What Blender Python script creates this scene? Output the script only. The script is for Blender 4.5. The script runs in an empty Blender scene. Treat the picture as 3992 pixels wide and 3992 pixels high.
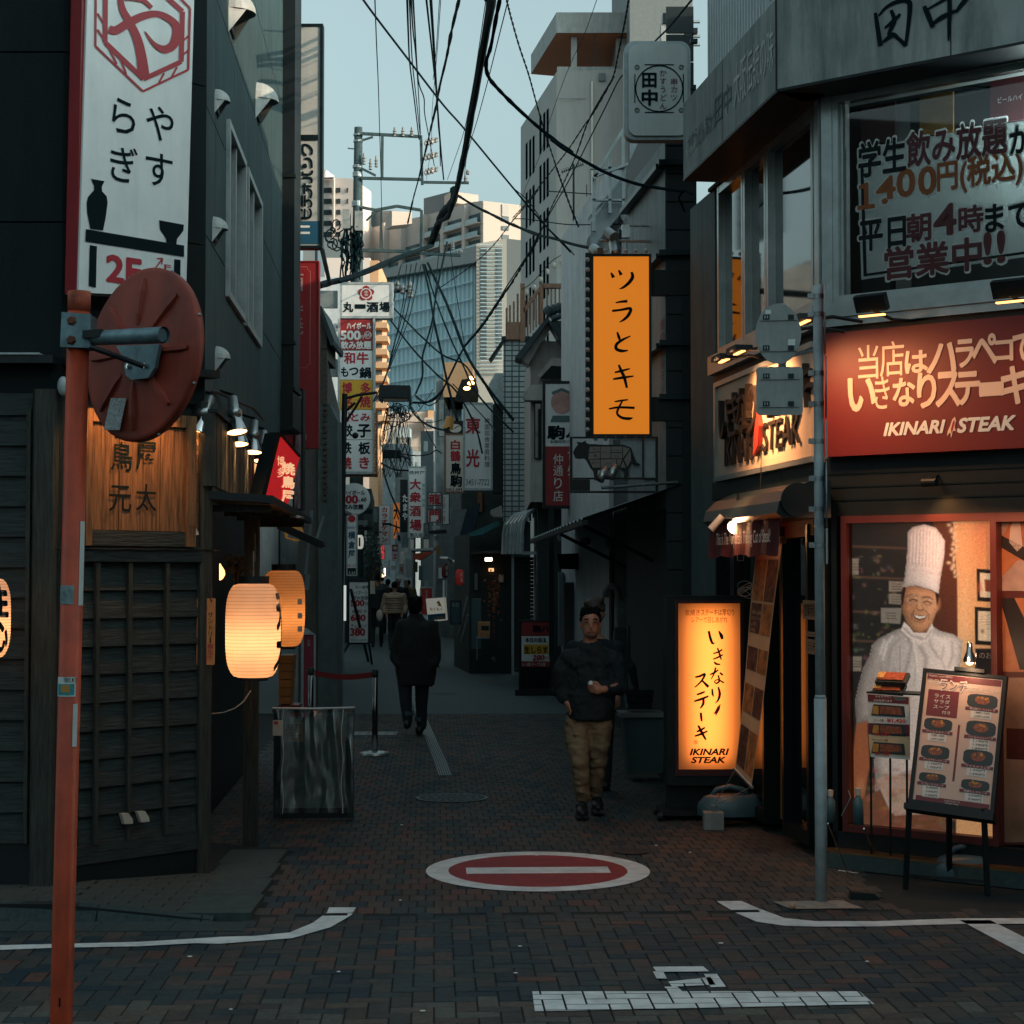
import bpy,math,random
import numpy as np
from mathutils import Vector,Matrix,noise
R=math.radians
S=bpy.context.scene
COL=S.collection
random.seed(7)
# ---------------------------------------------------------------- camera, world, sun, exposure
FPX,CX,HOR,EYE=7025.0,1996.0,2240.0,1.97      # focal length and horizon in photograph pixels, eye height in metres
TH=math.atan((HOR-CX)/FPX)
cam=bpy.data.cameras.new('camera');cam.sensor_width=36;cam.lens=36*FPX/3992;cam.clip_end=2000;cam.clip_start=.1
co=bpy.data.objects.new('camera',cam);COL.objects.link(co);co.location=(0,0,EYE)
co.rotation_euler=(R(90)+TH,0,0);S.camera=co
w=bpy.data.worlds.new('World');S.world=w;w.use_nodes=True;nt=w.node_tree
bg=nt.nodes['Background'];sky=nt.nodes.new('ShaderNodeTexSky');sky.sky_type='NISHITA';sky.sun_disc=False
SUN_DIR=Vector((-.88,.36,-.30)).normalized()       # the way the sunlight travels
el=math.asin(-SUN_DIR.z);az=math.atan2(-SUN_DIR.x,-SUN_DIR.y)
sky.sun_elevation=el;sky.sun_rotation=az;sky.air_density=1.3;sky.dust_density=4.6;sky.ozone_density=2.5
hs=nt.nodes.new('ShaderNodeHueSaturation');hs.inputs['Saturation'].default_value=.24
mx=nt.nodes.new('ShaderNodeMix');mx.data_type='RGBA';mx.blend_type='MULTIPLY';mx.inputs[0].default_value=1
mx.inputs[7].default_value=(.77,1.0,1.0,1)
nt.links.new(sky.outputs[0],hs.inputs['Color']);nt.links.new(hs.outputs[0],mx.inputs[6]);nt.links.new(mx.outputs[2],bg.inputs['Color'])
bg.inputs['Strength'].default_value=.15
sl=bpy.data.lights.new('sun','SUN');sl.energy=2.3;sl.angle=R(.5);sl.color=(1,.74,.52)
so=bpy.data.objects.new('sun',sl);COL.objects.link(so);so.rotation_euler=SUN_DIR.to_track_quat('-Z','Y').to_euler();so.location=(30,-20,40)
S.view_settings.view_transform='Standard';S.view_settings.look='None';S.view_settings.exposure=.72;S.view_settings.gamma=1
S.view_settings.use_curve_mapping=False
S.cycles.use_denoising=True;S.cycles.max_bounces=6;S.cycles.diffuse_bounces=3;S.cycles.glossy_bounces=3
S.cycles.transparent_max_bounces=8;S.cycles.sample_clamp_indirect=4;S.cycles.caustics_reflective=False;S.cycles.caustics_refractive=False

# ---------------------------------------------------------------- helpers
Z=Vector((0,0,1))
def ray(px,py):
    x=(px-CX)/FPX;y=(CX-py)/FPX
    return Vector((x,math.cos(TH)-y*math.sin(TH),math.sin(TH)+y*math.cos(TH)))
def at(px,py,Y):
    d=ray(px,py);return Vector((0,0,EYE))+d*(Y/d.y)
def gr(px,py,z=0.0):
    d=ray(px,py);return Vector((0,0,EYE))+d*((z-EYE)/d.z)
class Fr:                                                # a flat working frame: U to the right, V up, N out of the surface
    def __init__(s,O,U,V=Z):
        s.O=Vector(O);s.U=Vector(U).normalized();s.V=Vector(V).normalized();s.N=s.U.cross(s.V).normalized()
    def pt(s,u,v,w=0):return s.O+s.U*u+s.V*v+s.N*w
    def uv(s,px,py,w=0):
        d=ray(px,py);c=Vector((0,0,EYE));o=s.O+s.N*w
        p=c+d*((o-c).dot(s.N)/d.dot(s.N))-o
        return p.dot(s.U),p.dot(s.V)
    def rect(s,x0,y0,x1,y1,w=0):
        xm,ym=(x0+x1)/2,(y0+y1)/2
        return s.uv(x0,ym,w)[0],s.uv(x1,ym,w)[0],s.uv(xm,y1,w)[1],s.uv(xm,y0,w)[1]
def face(Y,yaw=0):                                      # a sign that faces down the street at depth Y
    a=R(yaw);return Fr((0,Y,0),(math.cos(a),math.sin(a),0))
class MB:
    def __init__(s):s.v=[];s.f=[];s.m=[];s.mi=0
    def add(s,vs,fs):
        b=len(s.v);s.v+=[tuple(p)for p in vs];s.f+=[tuple(b+i for i in f)for f in fs];s.m+=[s.mi]*len(fs);return s
    def box(s,F,u0,u1,v0,v1,w0,w1):
        P=[F.pt(u,v,w)for w in(w0,w1)for v in(v0,v1)for u in(u0,u1)]
        return s.add(P,[(0,2,3,1),(4,5,7,6),(0,1,5,4),(2,6,7,3),(0,4,6,2),(1,3,7,5)])
    def pbox(s,F,x0,y0,x1,y1,w0,w1):
        u0,u1,v0,v1=F.rect(x0,y0,x1,y1,w1);return s.box(F,u0,u1,v0,v1,w0,w1)
    def wbox(s,x0,x1,y0,y1,z0,z1):return s.box(Fr((0,0,0),(1,0,0)),x0,x1,z0,z1,-y1,-y0)
    def ngon(s,pts):return s.add(pts,[tuple(range(len(pts)))])
    def flat(s,F,pts,w):return s.ngon([F.pt(*F.uv(x,y,w),w)for x,y in reversed(pts)])
    def prism(s,F,uvs,w0,w1):                        # outline given in u, v and counted clockwise or not, extruded along N
        n=len(uvs);P=[F.pt(u,v,w0)for u,v in uvs]+[F.pt(u,v,w1)for u,v in uvs]
        return s.add(P,[tuple(range(n-1,-1,-1)),tuple(range(n,2*n))]+[(i,(i+1)%n,n+(i+1)%n,n+i)for i in range(n)])
    def pprism(s,F,pts,w0,w1):return s.prism(F,[F.uv(x,y,w1)for x,y in pts],w0,w1)
    def tube(s,pts,r,n=8,cap=True):
        pts=[Vector(p)for p in pts];b=len(s.v);rr=r if isinstance(r,(list,tuple))else[r]*len(pts)
        t0=(pts[1]-pts[0]).normalized();a=t0.orthogonal().normalized()
        for i,p in enumerate(pts):
            t=(pts[min(i+1,len(pts)-1)]-pts[max(i-1,0)]).normalized()
            a=(a-t*a.dot(t)).normalized();c=t.cross(a)
            for k in range(n):
                q=2*math.pi*k/n;s.v.append(tuple(p+(a*math.cos(q)+c*math.sin(q))*rr[i]))
        fs=[(b+i*n+k,b+i*n+(k+1)%n,b+(i+1)*n+(k+1)%n,b+(i+1)*n+k)for i in range(len(pts)-1)for k in range(n)]
        if cap:fs+=[tuple(b+k for k in range(n-1,-1,-1)),tuple(b+(len(pts)-1)*n+k for k in range(n))]
        s.f+=fs;s.m+=[s.mi]*len(fs);return s
    def lathe(s,O,ax,prof,n=24):                     # prof: (radius, distance along the axis)
        ax=Vector(ax).normalized();O=Vector(O)
        return s.tube([O+ax*h for r,h in prof],[max(r,1e-4)for r,h in prof],n)if False else s._lathe(O,ax,prof,n)
    def _lathe(s,O,ax,prof,n):
        a=ax.orthogonal().normalized();c=ax.cross(a);b=len(s.v)
        for r,h in prof:
            for k in range(n):
                q=2*math.pi*k/n;s.v.append(tuple(O+ax*h+(a*math.cos(q)+c*math.sin(q))*max(r,1e-4)))
        fs=[(b+i*n+k,b+i*n+(k+1)%n,b+(i+1)*n+(k+1)%n,b+(i+1)*n+k)for i in range(len(prof)-1)for k in range(n)]
        s.f+=fs;s.m+=[s.mi]*len(fs);return s
    def ell(s,c,r,n=14,m=9):
        c=Vector(c);prof=[];b=len(s.v)
        for i in range(m+1):
            t=math.pi*i/m
            for k in range(n):
                q=2*math.pi*k/n
                s.v.append((c.x+r[0]*math.sin(t)*math.cos(q),c.y+r[1]*math.sin(t)*math.sin(q),c.z-r[2]*math.cos(t)))
        fs=[(b+i*n+k,b+i*n+(k+1)%n,b+(i+1)*n+(k+1)%n,b+(i+1)*n+k)for i in range(m)for k in range(n)]
        s.f+=fs;s.m+=[s.mi]*len(fs);return s
def mesh(name,mb,mats,smooth=False):
    me=bpy.data.meshes.new(name);me.from_pydata(mb.v,[],mb.f)
    mats=mats if isinstance(mats,(list,tuple))else[mats]
    for m in mats:me.materials.append(m)
    if len(mats)>1:me.polygons.foreach_set('material_index',mb.m)
    if smooth:me.shade_smooth()
    me.update();return me
def ob(name,data,parent=None):
    o=bpy.data.objects.new(name,data);COL.objects.link(o)
    if parent is not None:
        o.parent=parent;o.matrix_parent_inverse=Matrix.Translation(-BASE[parent.name])
    BASE[o.name]=Vector((0,0,0))
    return o
BASE={}
def thing(name,label,cat,loc,group=None,kind=None):
    o=bpy.data.objects.new(name,None);COL.objects.link(o);o.location=loc;BASE[o.name]=Vector(loc)
    o['label']=label;o['category']=cat;o.empty_display_size=.1
    if group:o['group']=group
    if kind:o['kind']=kind
    return o
def part(name,mb,mats,parent,smooth=False,label=None,kind=None):
    o=ob(name,mesh(name,mb,mats,smooth),parent)
    if label:o['label']=label
    if kind:o['kind']=kind
    return o
def single(name,mb,mats,label,cat,group=None,smooth=False):
    o=ob(name,mesh(name,mb,mats,smooth));o['label']=label;o['category']=cat
    if group:o['group']=group
    return o
def struct(name,mb,mats,parent=None,smooth=False):
    o=ob(name,mesh(name,mb,mats,smooth),parent)
    if parent is None:o['kind']='structure'
    return o
def dup(root,loc,label=None):
    r=root.copy();COL.objects.link(r);r.location=loc
    if label:r['label']=label
    def rec(src,dst):
        for ch in list(src.children):
            c=ch.copy();COL.objects.link(c);c.parent=dst;c.matrix_parent_inverse=ch.matrix_parent_inverse.copy();rec(ch,c)
    rec(root,r);BASE[r.name]=BASE[root.name];return r

# ---------------------------------------------------------------- materials
MC={}
def M(name,col,rough=.6,metal=0,var=.18,scale=6,bump=0,emit=0,stretch=None,spec=.5,detail=5,dirt=0,tr=0):
    if name in MC:return MC[name]
    m=bpy.data.materials.new(name);m.use_nodes=True;n=m.node_tree;p=n.nodes['Principled BSDF'];L=n.links.new
    p.inputs['Roughness'].default_value=rough;p.inputs['Metallic'].default_value=metal;p.inputs['Specular IOR Level'].default_value=spec
    c=Vector(col[:3])
    if max(c)<.16 and(max(c)-min(c))<.5*max(c)and not emit and name[:5]!='paver':c=Vector((c.x*.55,c.y*.86,c.z*.92))   # teal cast of graded shadows put into the dark base colours
    p.inputs['Base Color'].default_value=(*c,1)
    if var or bump or dirt:
        pv=name[:5]=='paver';tc=n.nodes.new('ShaderNodeNewGeometry' if pv else 'ShaderNodeTexCoord');TC=tc.outputs['Position' if pv else 'Object'];mp=n.nodes.new('ShaderNodeMapping');L(TC,mp.inputs[0])
        if stretch:mp.inputs['Scale'].default_value=stretch
        no=n.nodes.new('ShaderNodeTexNoise');no.inputs['Scale'].default_value=scale;no.inputs['Detail'].default_value=detail;no.inputs['Roughness'].default_value=.62
        L(mp.outputs[0],no.inputs['Vector'])
        cr=n.nodes.new('ShaderNodeValToRGB');cr.color_ramp.elements[0].position=.3;cr.color_ramp.elements[1].position=.72
        cr.color_ramp.elements[0].color=(*(c*(1-var)),1);cr.color_ramp.elements[1].color=(*[min(1,x*(1+var))for x in c],1)
        L(no.outputs[0],cr.inputs[0]);out=cr.outputs[0]
        if dirt:
            n2=n.nodes.new('ShaderNodeTexNoise');n2.inputs['Scale'].default_value=1.7;n2.inputs['Detail'].default_value=8;n2.inputs['Roughness'].default_value=.7
            m2=n.nodes.new('ShaderNodeMapping');m2.inputs['Scale'].default_value=(.9,.7,1)if pv else(3.5,3.5,.5);L(TC,m2.inputs[0]);L(m2.outputs[0],n2.inputs['Vector'])
            r2=n.nodes.new('ShaderNodeValToRGB');r2.color_ramp.elements[0].position=.42;r2.color_ramp.elements[1].position=.7
            r2.color_ramp.elements[0].color=(1,1,1,1);r2.color_ramp.elements[1].color=(1-dirt,1-dirt*.95,1-dirt*.9,1)
            mm=n.nodes.new('ShaderNodeMix');mm.data_type='RGBA';mm.blend_type='MULTIPLY';mm.inputs[0].default_value=1
            L(n2.outputs[0],r2.inputs[0]);L(out,mm.inputs[6]);L(r2.outputs[0],mm.inputs[7]);out=mm.outputs[2]
        if var or dirt:L(out,p.inputs['Base Color'])
        if bump:
            b=n.nodes.new('ShaderNodeBump');b.inputs['Strength'].default_value=min(1,bump);b.inputs['Distance'].default_value=.01;L(no.outputs[0],b.inputs['Height']);L(b.outputs[0],p.inputs['Normal'])
    if emit:
        p.inputs['Emission Color'].default_value=(*c,1);p.inputs['Emission Strength'].default_value=emit
    if tr:
        t=n.nodes.new('ShaderNodeBsdfTranslucent');t.inputs[0].default_value=(*c,1);a=n.nodes.new('ShaderNodeMixShader');a.inputs[0].default_value=tr
        if var:L(cr.outputs[0],t.inputs[0])
        L(p.outputs[0],a.inputs[1]);L(t.outputs[0],a.inputs[2]);L(a.outputs[0],n.nodes['Material Output'].inputs[0])
    MC[name]=m;return m
def glassy(name,col=(.01,.014,.016),rough=.04):      # window glass seen as its own reflection over a dark room
    return M(name,col,rough,var=0,spec=.9)
black=M('black paint',(.007,.012,.014),.5,var=.3,spec=.35)
dark=M('dark green render',(.006,.013,.015),.85,bump=.4,scale=40,spec=.25,dirt=.4)
darkmetal=M('dark metal',(.02,.026,.028),.4,metal=.6)
steel=M('galvanised steel',(.30,.34,.35),.45,metal=.8,var=.35,scale=22)
chrome=M('polished steel',(.55,.56,.56),.14,metal=1,var=.1)
alu=M('aluminium frame',(.42,.46,.46),.35,metal=.7)
def clearglass(name,f=.1):
    m=bpy.data.materials.new(name);m.use_nodes=True;n=m.node_tree;L=n.links.new
    t=n.nodes.new('ShaderNodeBsdfTransparent');g=n.nodes.new('ShaderNodeBsdfGlossy');g.inputs['Roughness'].default_value=.02;x=n.nodes.new('ShaderNodeMixShader');fr=n.nodes.new('ShaderNodeFresnel');fr.inputs[0].default_value=1+f*4
    L(fr.outputs[0],x.inputs[0]);L(t.outputs[0],x.inputs[1]);L(g.outputs[0],x.inputs[2]);L(x.outputs[0],n.nodes['Material Output'].inputs[0]);return m
concrete=M('concrete',(.30,.31,.30),.85,var=.15,scale=4,dirt=.45,bump=.2)
concrete2=M('pale concrete',(.42,.42,.40),.8,var=.12,scale=3,dirt=.3)
fascia_m=M('stained panel',(.36,.39,.38),.75,var=.16,scale=3,dirt=.6)
white=M('white sign sheet',(.80,.82,.81),.35,var=.06,scale=3,dirt=.12)
offwhite=M('cream sign sheet',(.70,.64,.56),.4,var=.06,scale=3,dirt=.15)
redsign=M('deep red sheet',(.30,.018,.022),.45,var=.1)
redbright=M('bright red sheet',(.5,.03,.03),.4,var=.05)
redletter=M('red letters',(.42,.015,.03),.5,var=0)
blk=M('black letters',(.006,.015,.019),.9,var=0,spec=.1)
wht=M('white letters',(.75,.75,.72),.5,var=0)
yellow=M('yellow sheet',(.70,.38,.03),.5,var=.05)
teal=M('teal letters',(.03,.30,.30),.5,var=0)
blue=M('blue sheet',(.012,.09,.16),.5,var=.05)
oldwood=M('weathered dark wood',(.030,.031,.029),.75,var=.75,scale=5,stretch=(1.2,1.2,14),bump=.8,detail=9)
oldwoodv=M('weathered upright wood',(.050,.038,.028),.7,var=.7,scale=5,stretch=(14,14,1.1),bump=.7,detail=9)
signwood=M('sign board wood',(.17,.085,.035),.6,var=.8,scale=4,stretch=(16,16,.9),bump=.5,detail=9)
brownwood=M('brown deck wood',(.22,.12,.075),.7,var=.3,scale=6,stretch=(8,8,1))
orangepaint=M('orange pole paint',(.44,.050,.012),.5,var=.25,scale=9,dirt=.55,bump=.15)
orangeback=M('mirror back paint',(.26,.034,.015),.6,var=.4,scale=4,bump=.2,dirt=.3)
rust=M('rusty paint',(.12,.04,.02),.8,var=.5,scale=20)
polegrey=M('grey pole paint',(.40,.46,.47),.45,var=.18,scale=14,dirt=.3)
cablem=M('cable sheath',(.002,.012,.016),.85,var=0,spec=.12)
polec=M('utility pole concrete',(.075,.085,.085),.85,var=.3,scale=9)
lens=M('warm lamp lens',(1,.42,.12),.5,var=0,emit=2.2)
glass=glassy('dark window glass')
plaster=M('cream plaster wall',(.40,.38,.35),.8,var=.12,dirt=.35)
whitewall=M('white painted siding',(.55,.58,.59),.7,var=.1,dirt=.3)
peach=M('pale stucco',(.62,.50,.42),.85,var=.08,dirt=.2)
towerc=M('tower panel',(.40,.385,.36),.75,var=.06,scale=.4,dirt=.12)
balcc=M('balcony block panel',(.52,.46,.42),.75,var=.05,scale=.3)
greyp=M('grey panel',(.13,.16,.17),.6,var=.1)
roofm=M('roof tile',(.035,.045,.05),.5,var=.3)
skin=M('skin',(.42,.20,.13),.5,var=.1,scale=20)
lampon=M('lit bulb',(1,.50,.18),.5,var=0,emit=5)

# ---------------------------------------------------------------- lettering
_tc=bpy.data.curves.new('t','FONT');_tc.resolution_u=3;_to=bpy.data.objects.new('t',_tc);COL.objects.link(_to)
GC={};FAT=[0]
def glyph(s,bold=0.02,shear=0):
    FAT[0]=.6*bold if bold>=.04 else 0;bold=.004;k=(s,bold,shear)
    if k not in GC:
        _tc.body=s;_tc.offset=bold;_tc.shear=shear;me=_to.to_mesh()
        GC[k]=([(v.co.x,v.co.y)for v in me.vertices],[tuple(p.vertices)for p in me.polygons]);_to.to_mesh_clear()
    return GC[k]
def put(mb,F,s,u0,u1,v0,v1,w,bold=.02,shear=0,rot=0,fit=True):
    vs,fs=glyph(s,bold,shear)
    if not vs:return
    if rot:vs=[(-y,x)for x,y in vs]if rot>0 else[(y,-x)for x,y in vs]
    xs=[a for a,b in vs];ys=[b for a,b in vs]
    if fit:x0,x1,y0,y1=min(xs),max(xs),min(ys),max(ys)
    else:x0,x1,y0,y1=0,1,-.12,.88
    kx=(u1-u0)/max(x1-x0,.02);ky=(v1-v0)/max(y1-y0,.02)
    sh=FAT[0]
    for j in range(9 if sh else 1):                      # heavier brush weight: the same glyph laid again a little to every side
        du,dv=(0,0)if j==0 else(sh*math.cos(j*.785),sh*math.sin(j*.785))
        mb.add([F.pt(u0+(a+du-x0)*kx,v0+(b+dv-y0)*ky,w+j*.00012)for a,b in vs],fs)
def text(mb,F,s,x0,y0,x1,y1,w,bold=.02,shear=0,mode='h',rot=0):   # rectangle in photograph pixels, put on the frame's surface
    u0,u1,v0,v1=F.rect(x0,y0,x1,y1,w)
    if mode=='h':put(mb,F,s,u0,u1,v0,v1,w,bold,shear,rot)
    else:
        n=len(s);h=(v1-v0)/n
        for i,ch in enumerate(s):
            if ch==' ':continue
            a=v1-(i+.96)*h;b=v1-(i+.04)*h
            if ch in 'ー-':put(mb,F,'｜',u0+(u1-u0)*.4,u0+(u1-u0)*.6,a,b,w,bold)
            else:put(mb,F,ch,u0,u1,a,b,w,bold,fit=False)
def letters(parent,F,items,w,name='lettering'):
    by={}
    for it in items:
        s,x0,y0,x1,y1,mat=it[:6];k=it[6]if len(it)>6 else{}
        mb=by.setdefault(mat.name,(MB(),mat))[0];text(mb,F,s,x0,y0,x1,y1,w,**k)
    for mb,mat in by.values():part(name,mb,mat,parent)
def sign(name,label,F,px,items=(),board=white,frame=darkmetal,fw=.02,depth=.15,bands=(),group=None,cat='sign',w1=0,arms=()):
    x0,y0,x1,y1=px;u0,u1,v0,v1=F.rect(x0,y0,x1,y1,w1)
    t=thing(name,label,cat,F.pt((u0+u1)/2,v0,w1),group)
    part('panel',MB().box(F,u0+fw,u1-fw,v0+fw,v1-fw,w1-depth+.01,w1),board,t)
    m=MB();q=w1+.012;b=w1-depth
    m.box(F,u0,u0+fw,v0,v1,b,q);m.box(F,u1-fw,u1,v0,v1,b,q);m.box(F,u0+fw,u1-fw,v0,v0+fw,b,q-.001);m.box(F,u0+fw,u1-fw,v1-fw,v1,b,q-.001)
    part('frame',m,frame,t)
    for(a,c,mt)in bands:
        bu0,bu1,bv0,bv1=F.rect(x0,a,x1,c,w1);part('coloured_band',MB().box(F,u0+fw,u1-fw,bv0,bv1,w1-.002,w1+.003),mt,t)
    if items:letters(t,F,items,w1+.006)
    for(ax0,ay0,ax1,ay1)in arms:part('bracket',MB().pbox(F,ax0,ay0,ax1,ay1,w1-depth*.8,w1-depth*.3),frame,t)
    return t
def light(kind,loc,power,col,name='lamp',target=None,size=.05,spot=100,blend=.6,parent=None,sy=None):
    l=bpy.data.lights.new(name,kind);l.energy=power;l.color=col
    if kind=='SPOT':l.spot_size=R(spot);l.spot_blend=blend;l.shadow_soft_size=size
    elif kind=='AREA':
        l.size=size
        if sy:l.shape='RECTANGLE';l.size_y=sy
    else:l.shadow_soft_size=size
    o=bpy.data.objects.new(name,l);COL.objects.link(o);o.location=loc
    if target is not None:o.rotation_euler=(Vector(target)-Vector(loc)).to_track_quat('-Z','Y').to_euler()
    return o
WARM=(1,.42,.14)

# working frames of the facades
PA=Vector((-2.75,10.95,0));UL1=Vector((.68,.734,0)).normalized();PB=PA+UL1*1.09
L0=Fr(PA-Vector((10,0,0)),(1,0,0));L1=Fr(PA,UL1);L2=Fr(PB,(-.058,1,0))
PC=Vector((2.16,12.4,0));R1=Fr(PC,(.778,-.628,0));UR2=Vector((.134,-1,0)).normalized()
R2=Fr(PC,UR2)          # u runs from far (negative) to the corner (0)
# ================================================================ GROUND
ANG=-math.atan((1694-CX)/FPX)                       # the paving's own direction, a little left of the view
PU=Vector((math.cos(ANG),math.sin(ANG),0));PV=Vector((-math.sin(ANG),math.cos(ANG),0))
def pw(a,b,z=0):return PU*a+PV*b+Z*z
def pinv(p):return p.dot(PU),p.dot(PV)
mortar=M('joint sand',(.012,.014,.014),.95,var=.3)
road=struct('road',MB().ngon([(-60,-30,-.014),(60,-30,-.014),(60,160,-.014),(-60,160,-.014)]),M('asphalt',(.05,.052,.05),.9,var=.25,scale=30))
farp=M('worn alley paving',(.075,.085,.088),.75,var=.35,scale=9,bump=.3)
def pbmat(n,c):return M(n,c,.78,var=.32,scale=26,bump=.5,detail=6,spec=.35,dirt=.5)
BR=[pbmat('paver blue grey',(.030,.045,.050)),pbmat('paver brown grey',(.050,.050,.047)),pbmat('paver warm',(.070,.055,.048)),
      pbmat('paver red',(.10,.050,.040)),pbmat('paver dark blue',(.012,.032,.045)),pbmat('paver pale',(.090,.090,.078)),pbmat('paver tan',(.100,.080,.066))]
def brickmesh(mb,c,hx,hy,z,rot=False):
    e=.004
    P=[c+PU*(sx*(hx-a))+PV*(sy*(hy-a))+Z*zz for a,zz in((0,-.013),(0,z-.003),(e,z))for sx,sy in((-1,-1),(1,-1),(1,1),(-1,1))]
    mb.add(P,[(8,9,10,11)]+[(a+i,a+(i+1)%4,a+4+(i+1)%4,a+4+i)for a in(0,4)for i in range(4)])
G=.0033;bricks=[]                                    # (centre in paving axes, half sizes)
Y0=10.55
def infrust(a,b,m=.25):
    p=pw(a,b);return p.y>7.35 and abs(p.x)<p.y*.288+m
for i in range(-45,46):
    for j in range(70,int(Y0*10)):
        k=(i-j)%4
        if k==0:bricks.append((i*.1+.1,j*.1+.05,.1-G,.05-G,'h'))
        elif k==3:bricks.append((i*.1+.05,j*.1+.1,.05-G,.1-G,'h'))
for j in range(0,77):
    for i in range(-32,30):
        b=Y0+.2*j+.13;o=(.05 if j%2 else 0)
        bricks.append((i*.1+o,b,.05-G,.1-G,'a'))
def clip(poly,x0,x1,y0,y1):
    for ax,lim,sg in((0,x0,1),(0,x1,-1),(1,y0,1),(1,y1,-1)):
        out=[]
        for n_,p in enumerate(poly):
            q=poly[n_-1];ip=(p[ax]-lim)*sg>=0;iq=(q[ax]-lim)*sg>=0
            if ip!=iq:
                t=(lim-q[ax])/(p[ax]-q[ax]);out.append((q[0]+t*(p[0]-q[0]),q[1]+t*(p[1]-q[1])))
            if ip:out.append(p)
        poly=out
        if not poly:return[]
    return poly
def gpoly(pts):return[pinv(gr(x,y))for x,y in pts]
ep=gr(2097,3396);ec=pinv(ep)
def ring(cx,cy,rx,ry,n=64):return[(cx+rx*math.cos(2*math.pi*k/n),cy+ry*math.sin(2*math.pi*k/n))for k in range(n)]
a1,a2=pinv(gr(1662,3396)),pinv(gr(2536,3396));rX=(a2[0]-a1[0])/2;b1,b2=pinv(gr(2097,3322)),pinv(gr(2097,3478));rY=(b1[1]-b2[1])/2;cY=(b1[1]+b2[1])/2;cX=ec[0]
def quadstrip(top,bot):return[gpoly([top[i],top[i+1],bot[i+1],bot[i]])for i in range(len(top)-1)]
PAINT={'w':[],'r':[]}
seg=lambda rx,ry,rx2,ry2,n=48:[[(cX+rx*math.cos(t),cY+ry*math.sin(t)),(cX+rx*math.cos(u),cY+ry*math.sin(u)),(cX+rx2*math.cos(u),cY+ry2*math.sin(u)),(cX+rx2*math.cos(t),cY+ry2*math.sin(t))]for t,u in[(2*math.pi*k/n,2*math.pi*(k+1)/n)for k in range(n)]]
PAINT['w']+=seg(rX,rY,rX*.80,rY*.80)
bh=rY*.155;bw=rX*.64
PAINT['w'].append([(cX-bw,cY-bh),(cX+bw,cY-bh),(cX+bw,cY+bh),(cX-bw,cY+bh)])
n=48;rr,rs=rX*.80,rY*.80
for k in range(n):                                        # red field above and below the bar, then its two ends
    t,u=2*math.pi*k/n,2*math.pi*(k+1)/n
    p,q=(cX+rr*math.cos(t),cY+rs*math.sin(t)),(cX+rr*math.cos(u),cY+rs*math.sin(u))
    s_=1 if(p[1]+q[1])/2>cY else-1
    e1=cY+s_*bh
    if(p[1]-e1)*s_>=0 or(q[1]-e1)*s_>=0:
        PAINT['r'].append([(p[0],e1),(p[0],max(p[1],e1)if s_>0 else min(p[1],e1)),(q[0],max(q[1],e1)if s_>0 else min(q[1],e1)),(q[0],e1)])
    for sg in(-1,1):
        if sg*(p[0]-cX)>bw and sg*(q[0]-cX)>bw and abs((p[1]+q[1])/2-cY)<bh*1.3:
            PAINT['r'].append([(cX+sg*bw,max(min(p[1],cY+bh),cY-bh)),(p[0],max(min(p[1],cY+bh),cY-bh)),(q[0],max(min(q[1],cY+bh),cY-bh)),(cX+sg*bw,max(min(q[1],cY+bh),cY-bh))])
PAINT['w']+=quadstrip([(-40,3689),(210,3683),(540,3675),(760,3662),(860,3655),(990,3652),(1130,3638),(1220,3600),(1275,3560),(1283,3540)],
                        [(-40,3708),(210,3698),(540,3692),(760,3680),(860,3682),(990,3672),(1140,3660),(1290,3617),(1370,3570),(1388,3540)])
PAINT['w']+=quadstrip([(2795,3516),(2890,3515),(2960,3545),(3060,3582),(3180,3594),(3420,3594),(3740,3583),(4050,3582)],
                        [(2795,3517),(2870,3562),(2950,3596),(3060,3612),(3190,3615),(3420,3614),(3740,3605),(4050,3604)])
PAINT['w']+=[gpoly([(3740,3590),(3860,3590),(4060,3690),(4060,3760)])]
PAINT['w']+=[gpoly([(2075,3868),(3350,3868),(3410,3918),(2085,3946)]),gpoly([(2545,3772),(2740,3770),(2765,3790),(2560,3792)]),
               gpoly([(2545,3790),(2585,3790),(2600,3818),(2560,3818)]),gpoly([(2745,3800),(2795,3800),(2830,3850),(2770,3852)]),
               gpoly([(2605,3830),(2770,3812),(2790,3842),(2620,3850)]),gpoly([(2590,3850),(2640,3850),(2660,3868),(2605,3868)])]
keep=[]
rnd=random.Random(3)
pm={'w':MB(),'r':MB()}
for(a,b,hx,hy,kd)in bricks:
    p=pw(a,b)
    if not infrust(a,b):continue
    if kd=='a' and not((-1.46 if p.y<13.05 else-2.4)<p.x+.04*(p.y-10.5)and p.x<2.2+.05*(p.y-10)):continue
    if kd=='h' and p.y>10.2 and p.x<-1.5:continue
    keep.append((p.y,a,b,hx,hy,kd))
keep.sort()
def pickm(p,kd):
    r=rnd.random()
    if kd=='h':
        if p.y<8.43:return 5 if r<.26 else 6 if r<.45 else 1 if r<.72 else 2 if r<.9 else 0
        return 0 if r<.36 else 1 if r<.66 else 4 if r<.83 else 2 if r<.95 else 3
    redness=max(0,.75-max(0,p.x+.4)*.6)*(1 if p.y<13 else .5)
    return 3 if r<redness*.35 else 2 if r<.2+redness*.6 else 1 if r<.7 else 0 if r<.9 else 4
bm_h=[];unit={}
for mi in range(7):
    for hx,hy in((.1-G,.05-G),(.05-G,.1-G)):
        mb=MB();brickmesh(mb,Vector((0,0,0)),hx,hy,0);unit[(mi,round(hx,4))]=mesh('brick',mb,BR[mi])
rest=MB();cnt=0
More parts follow.
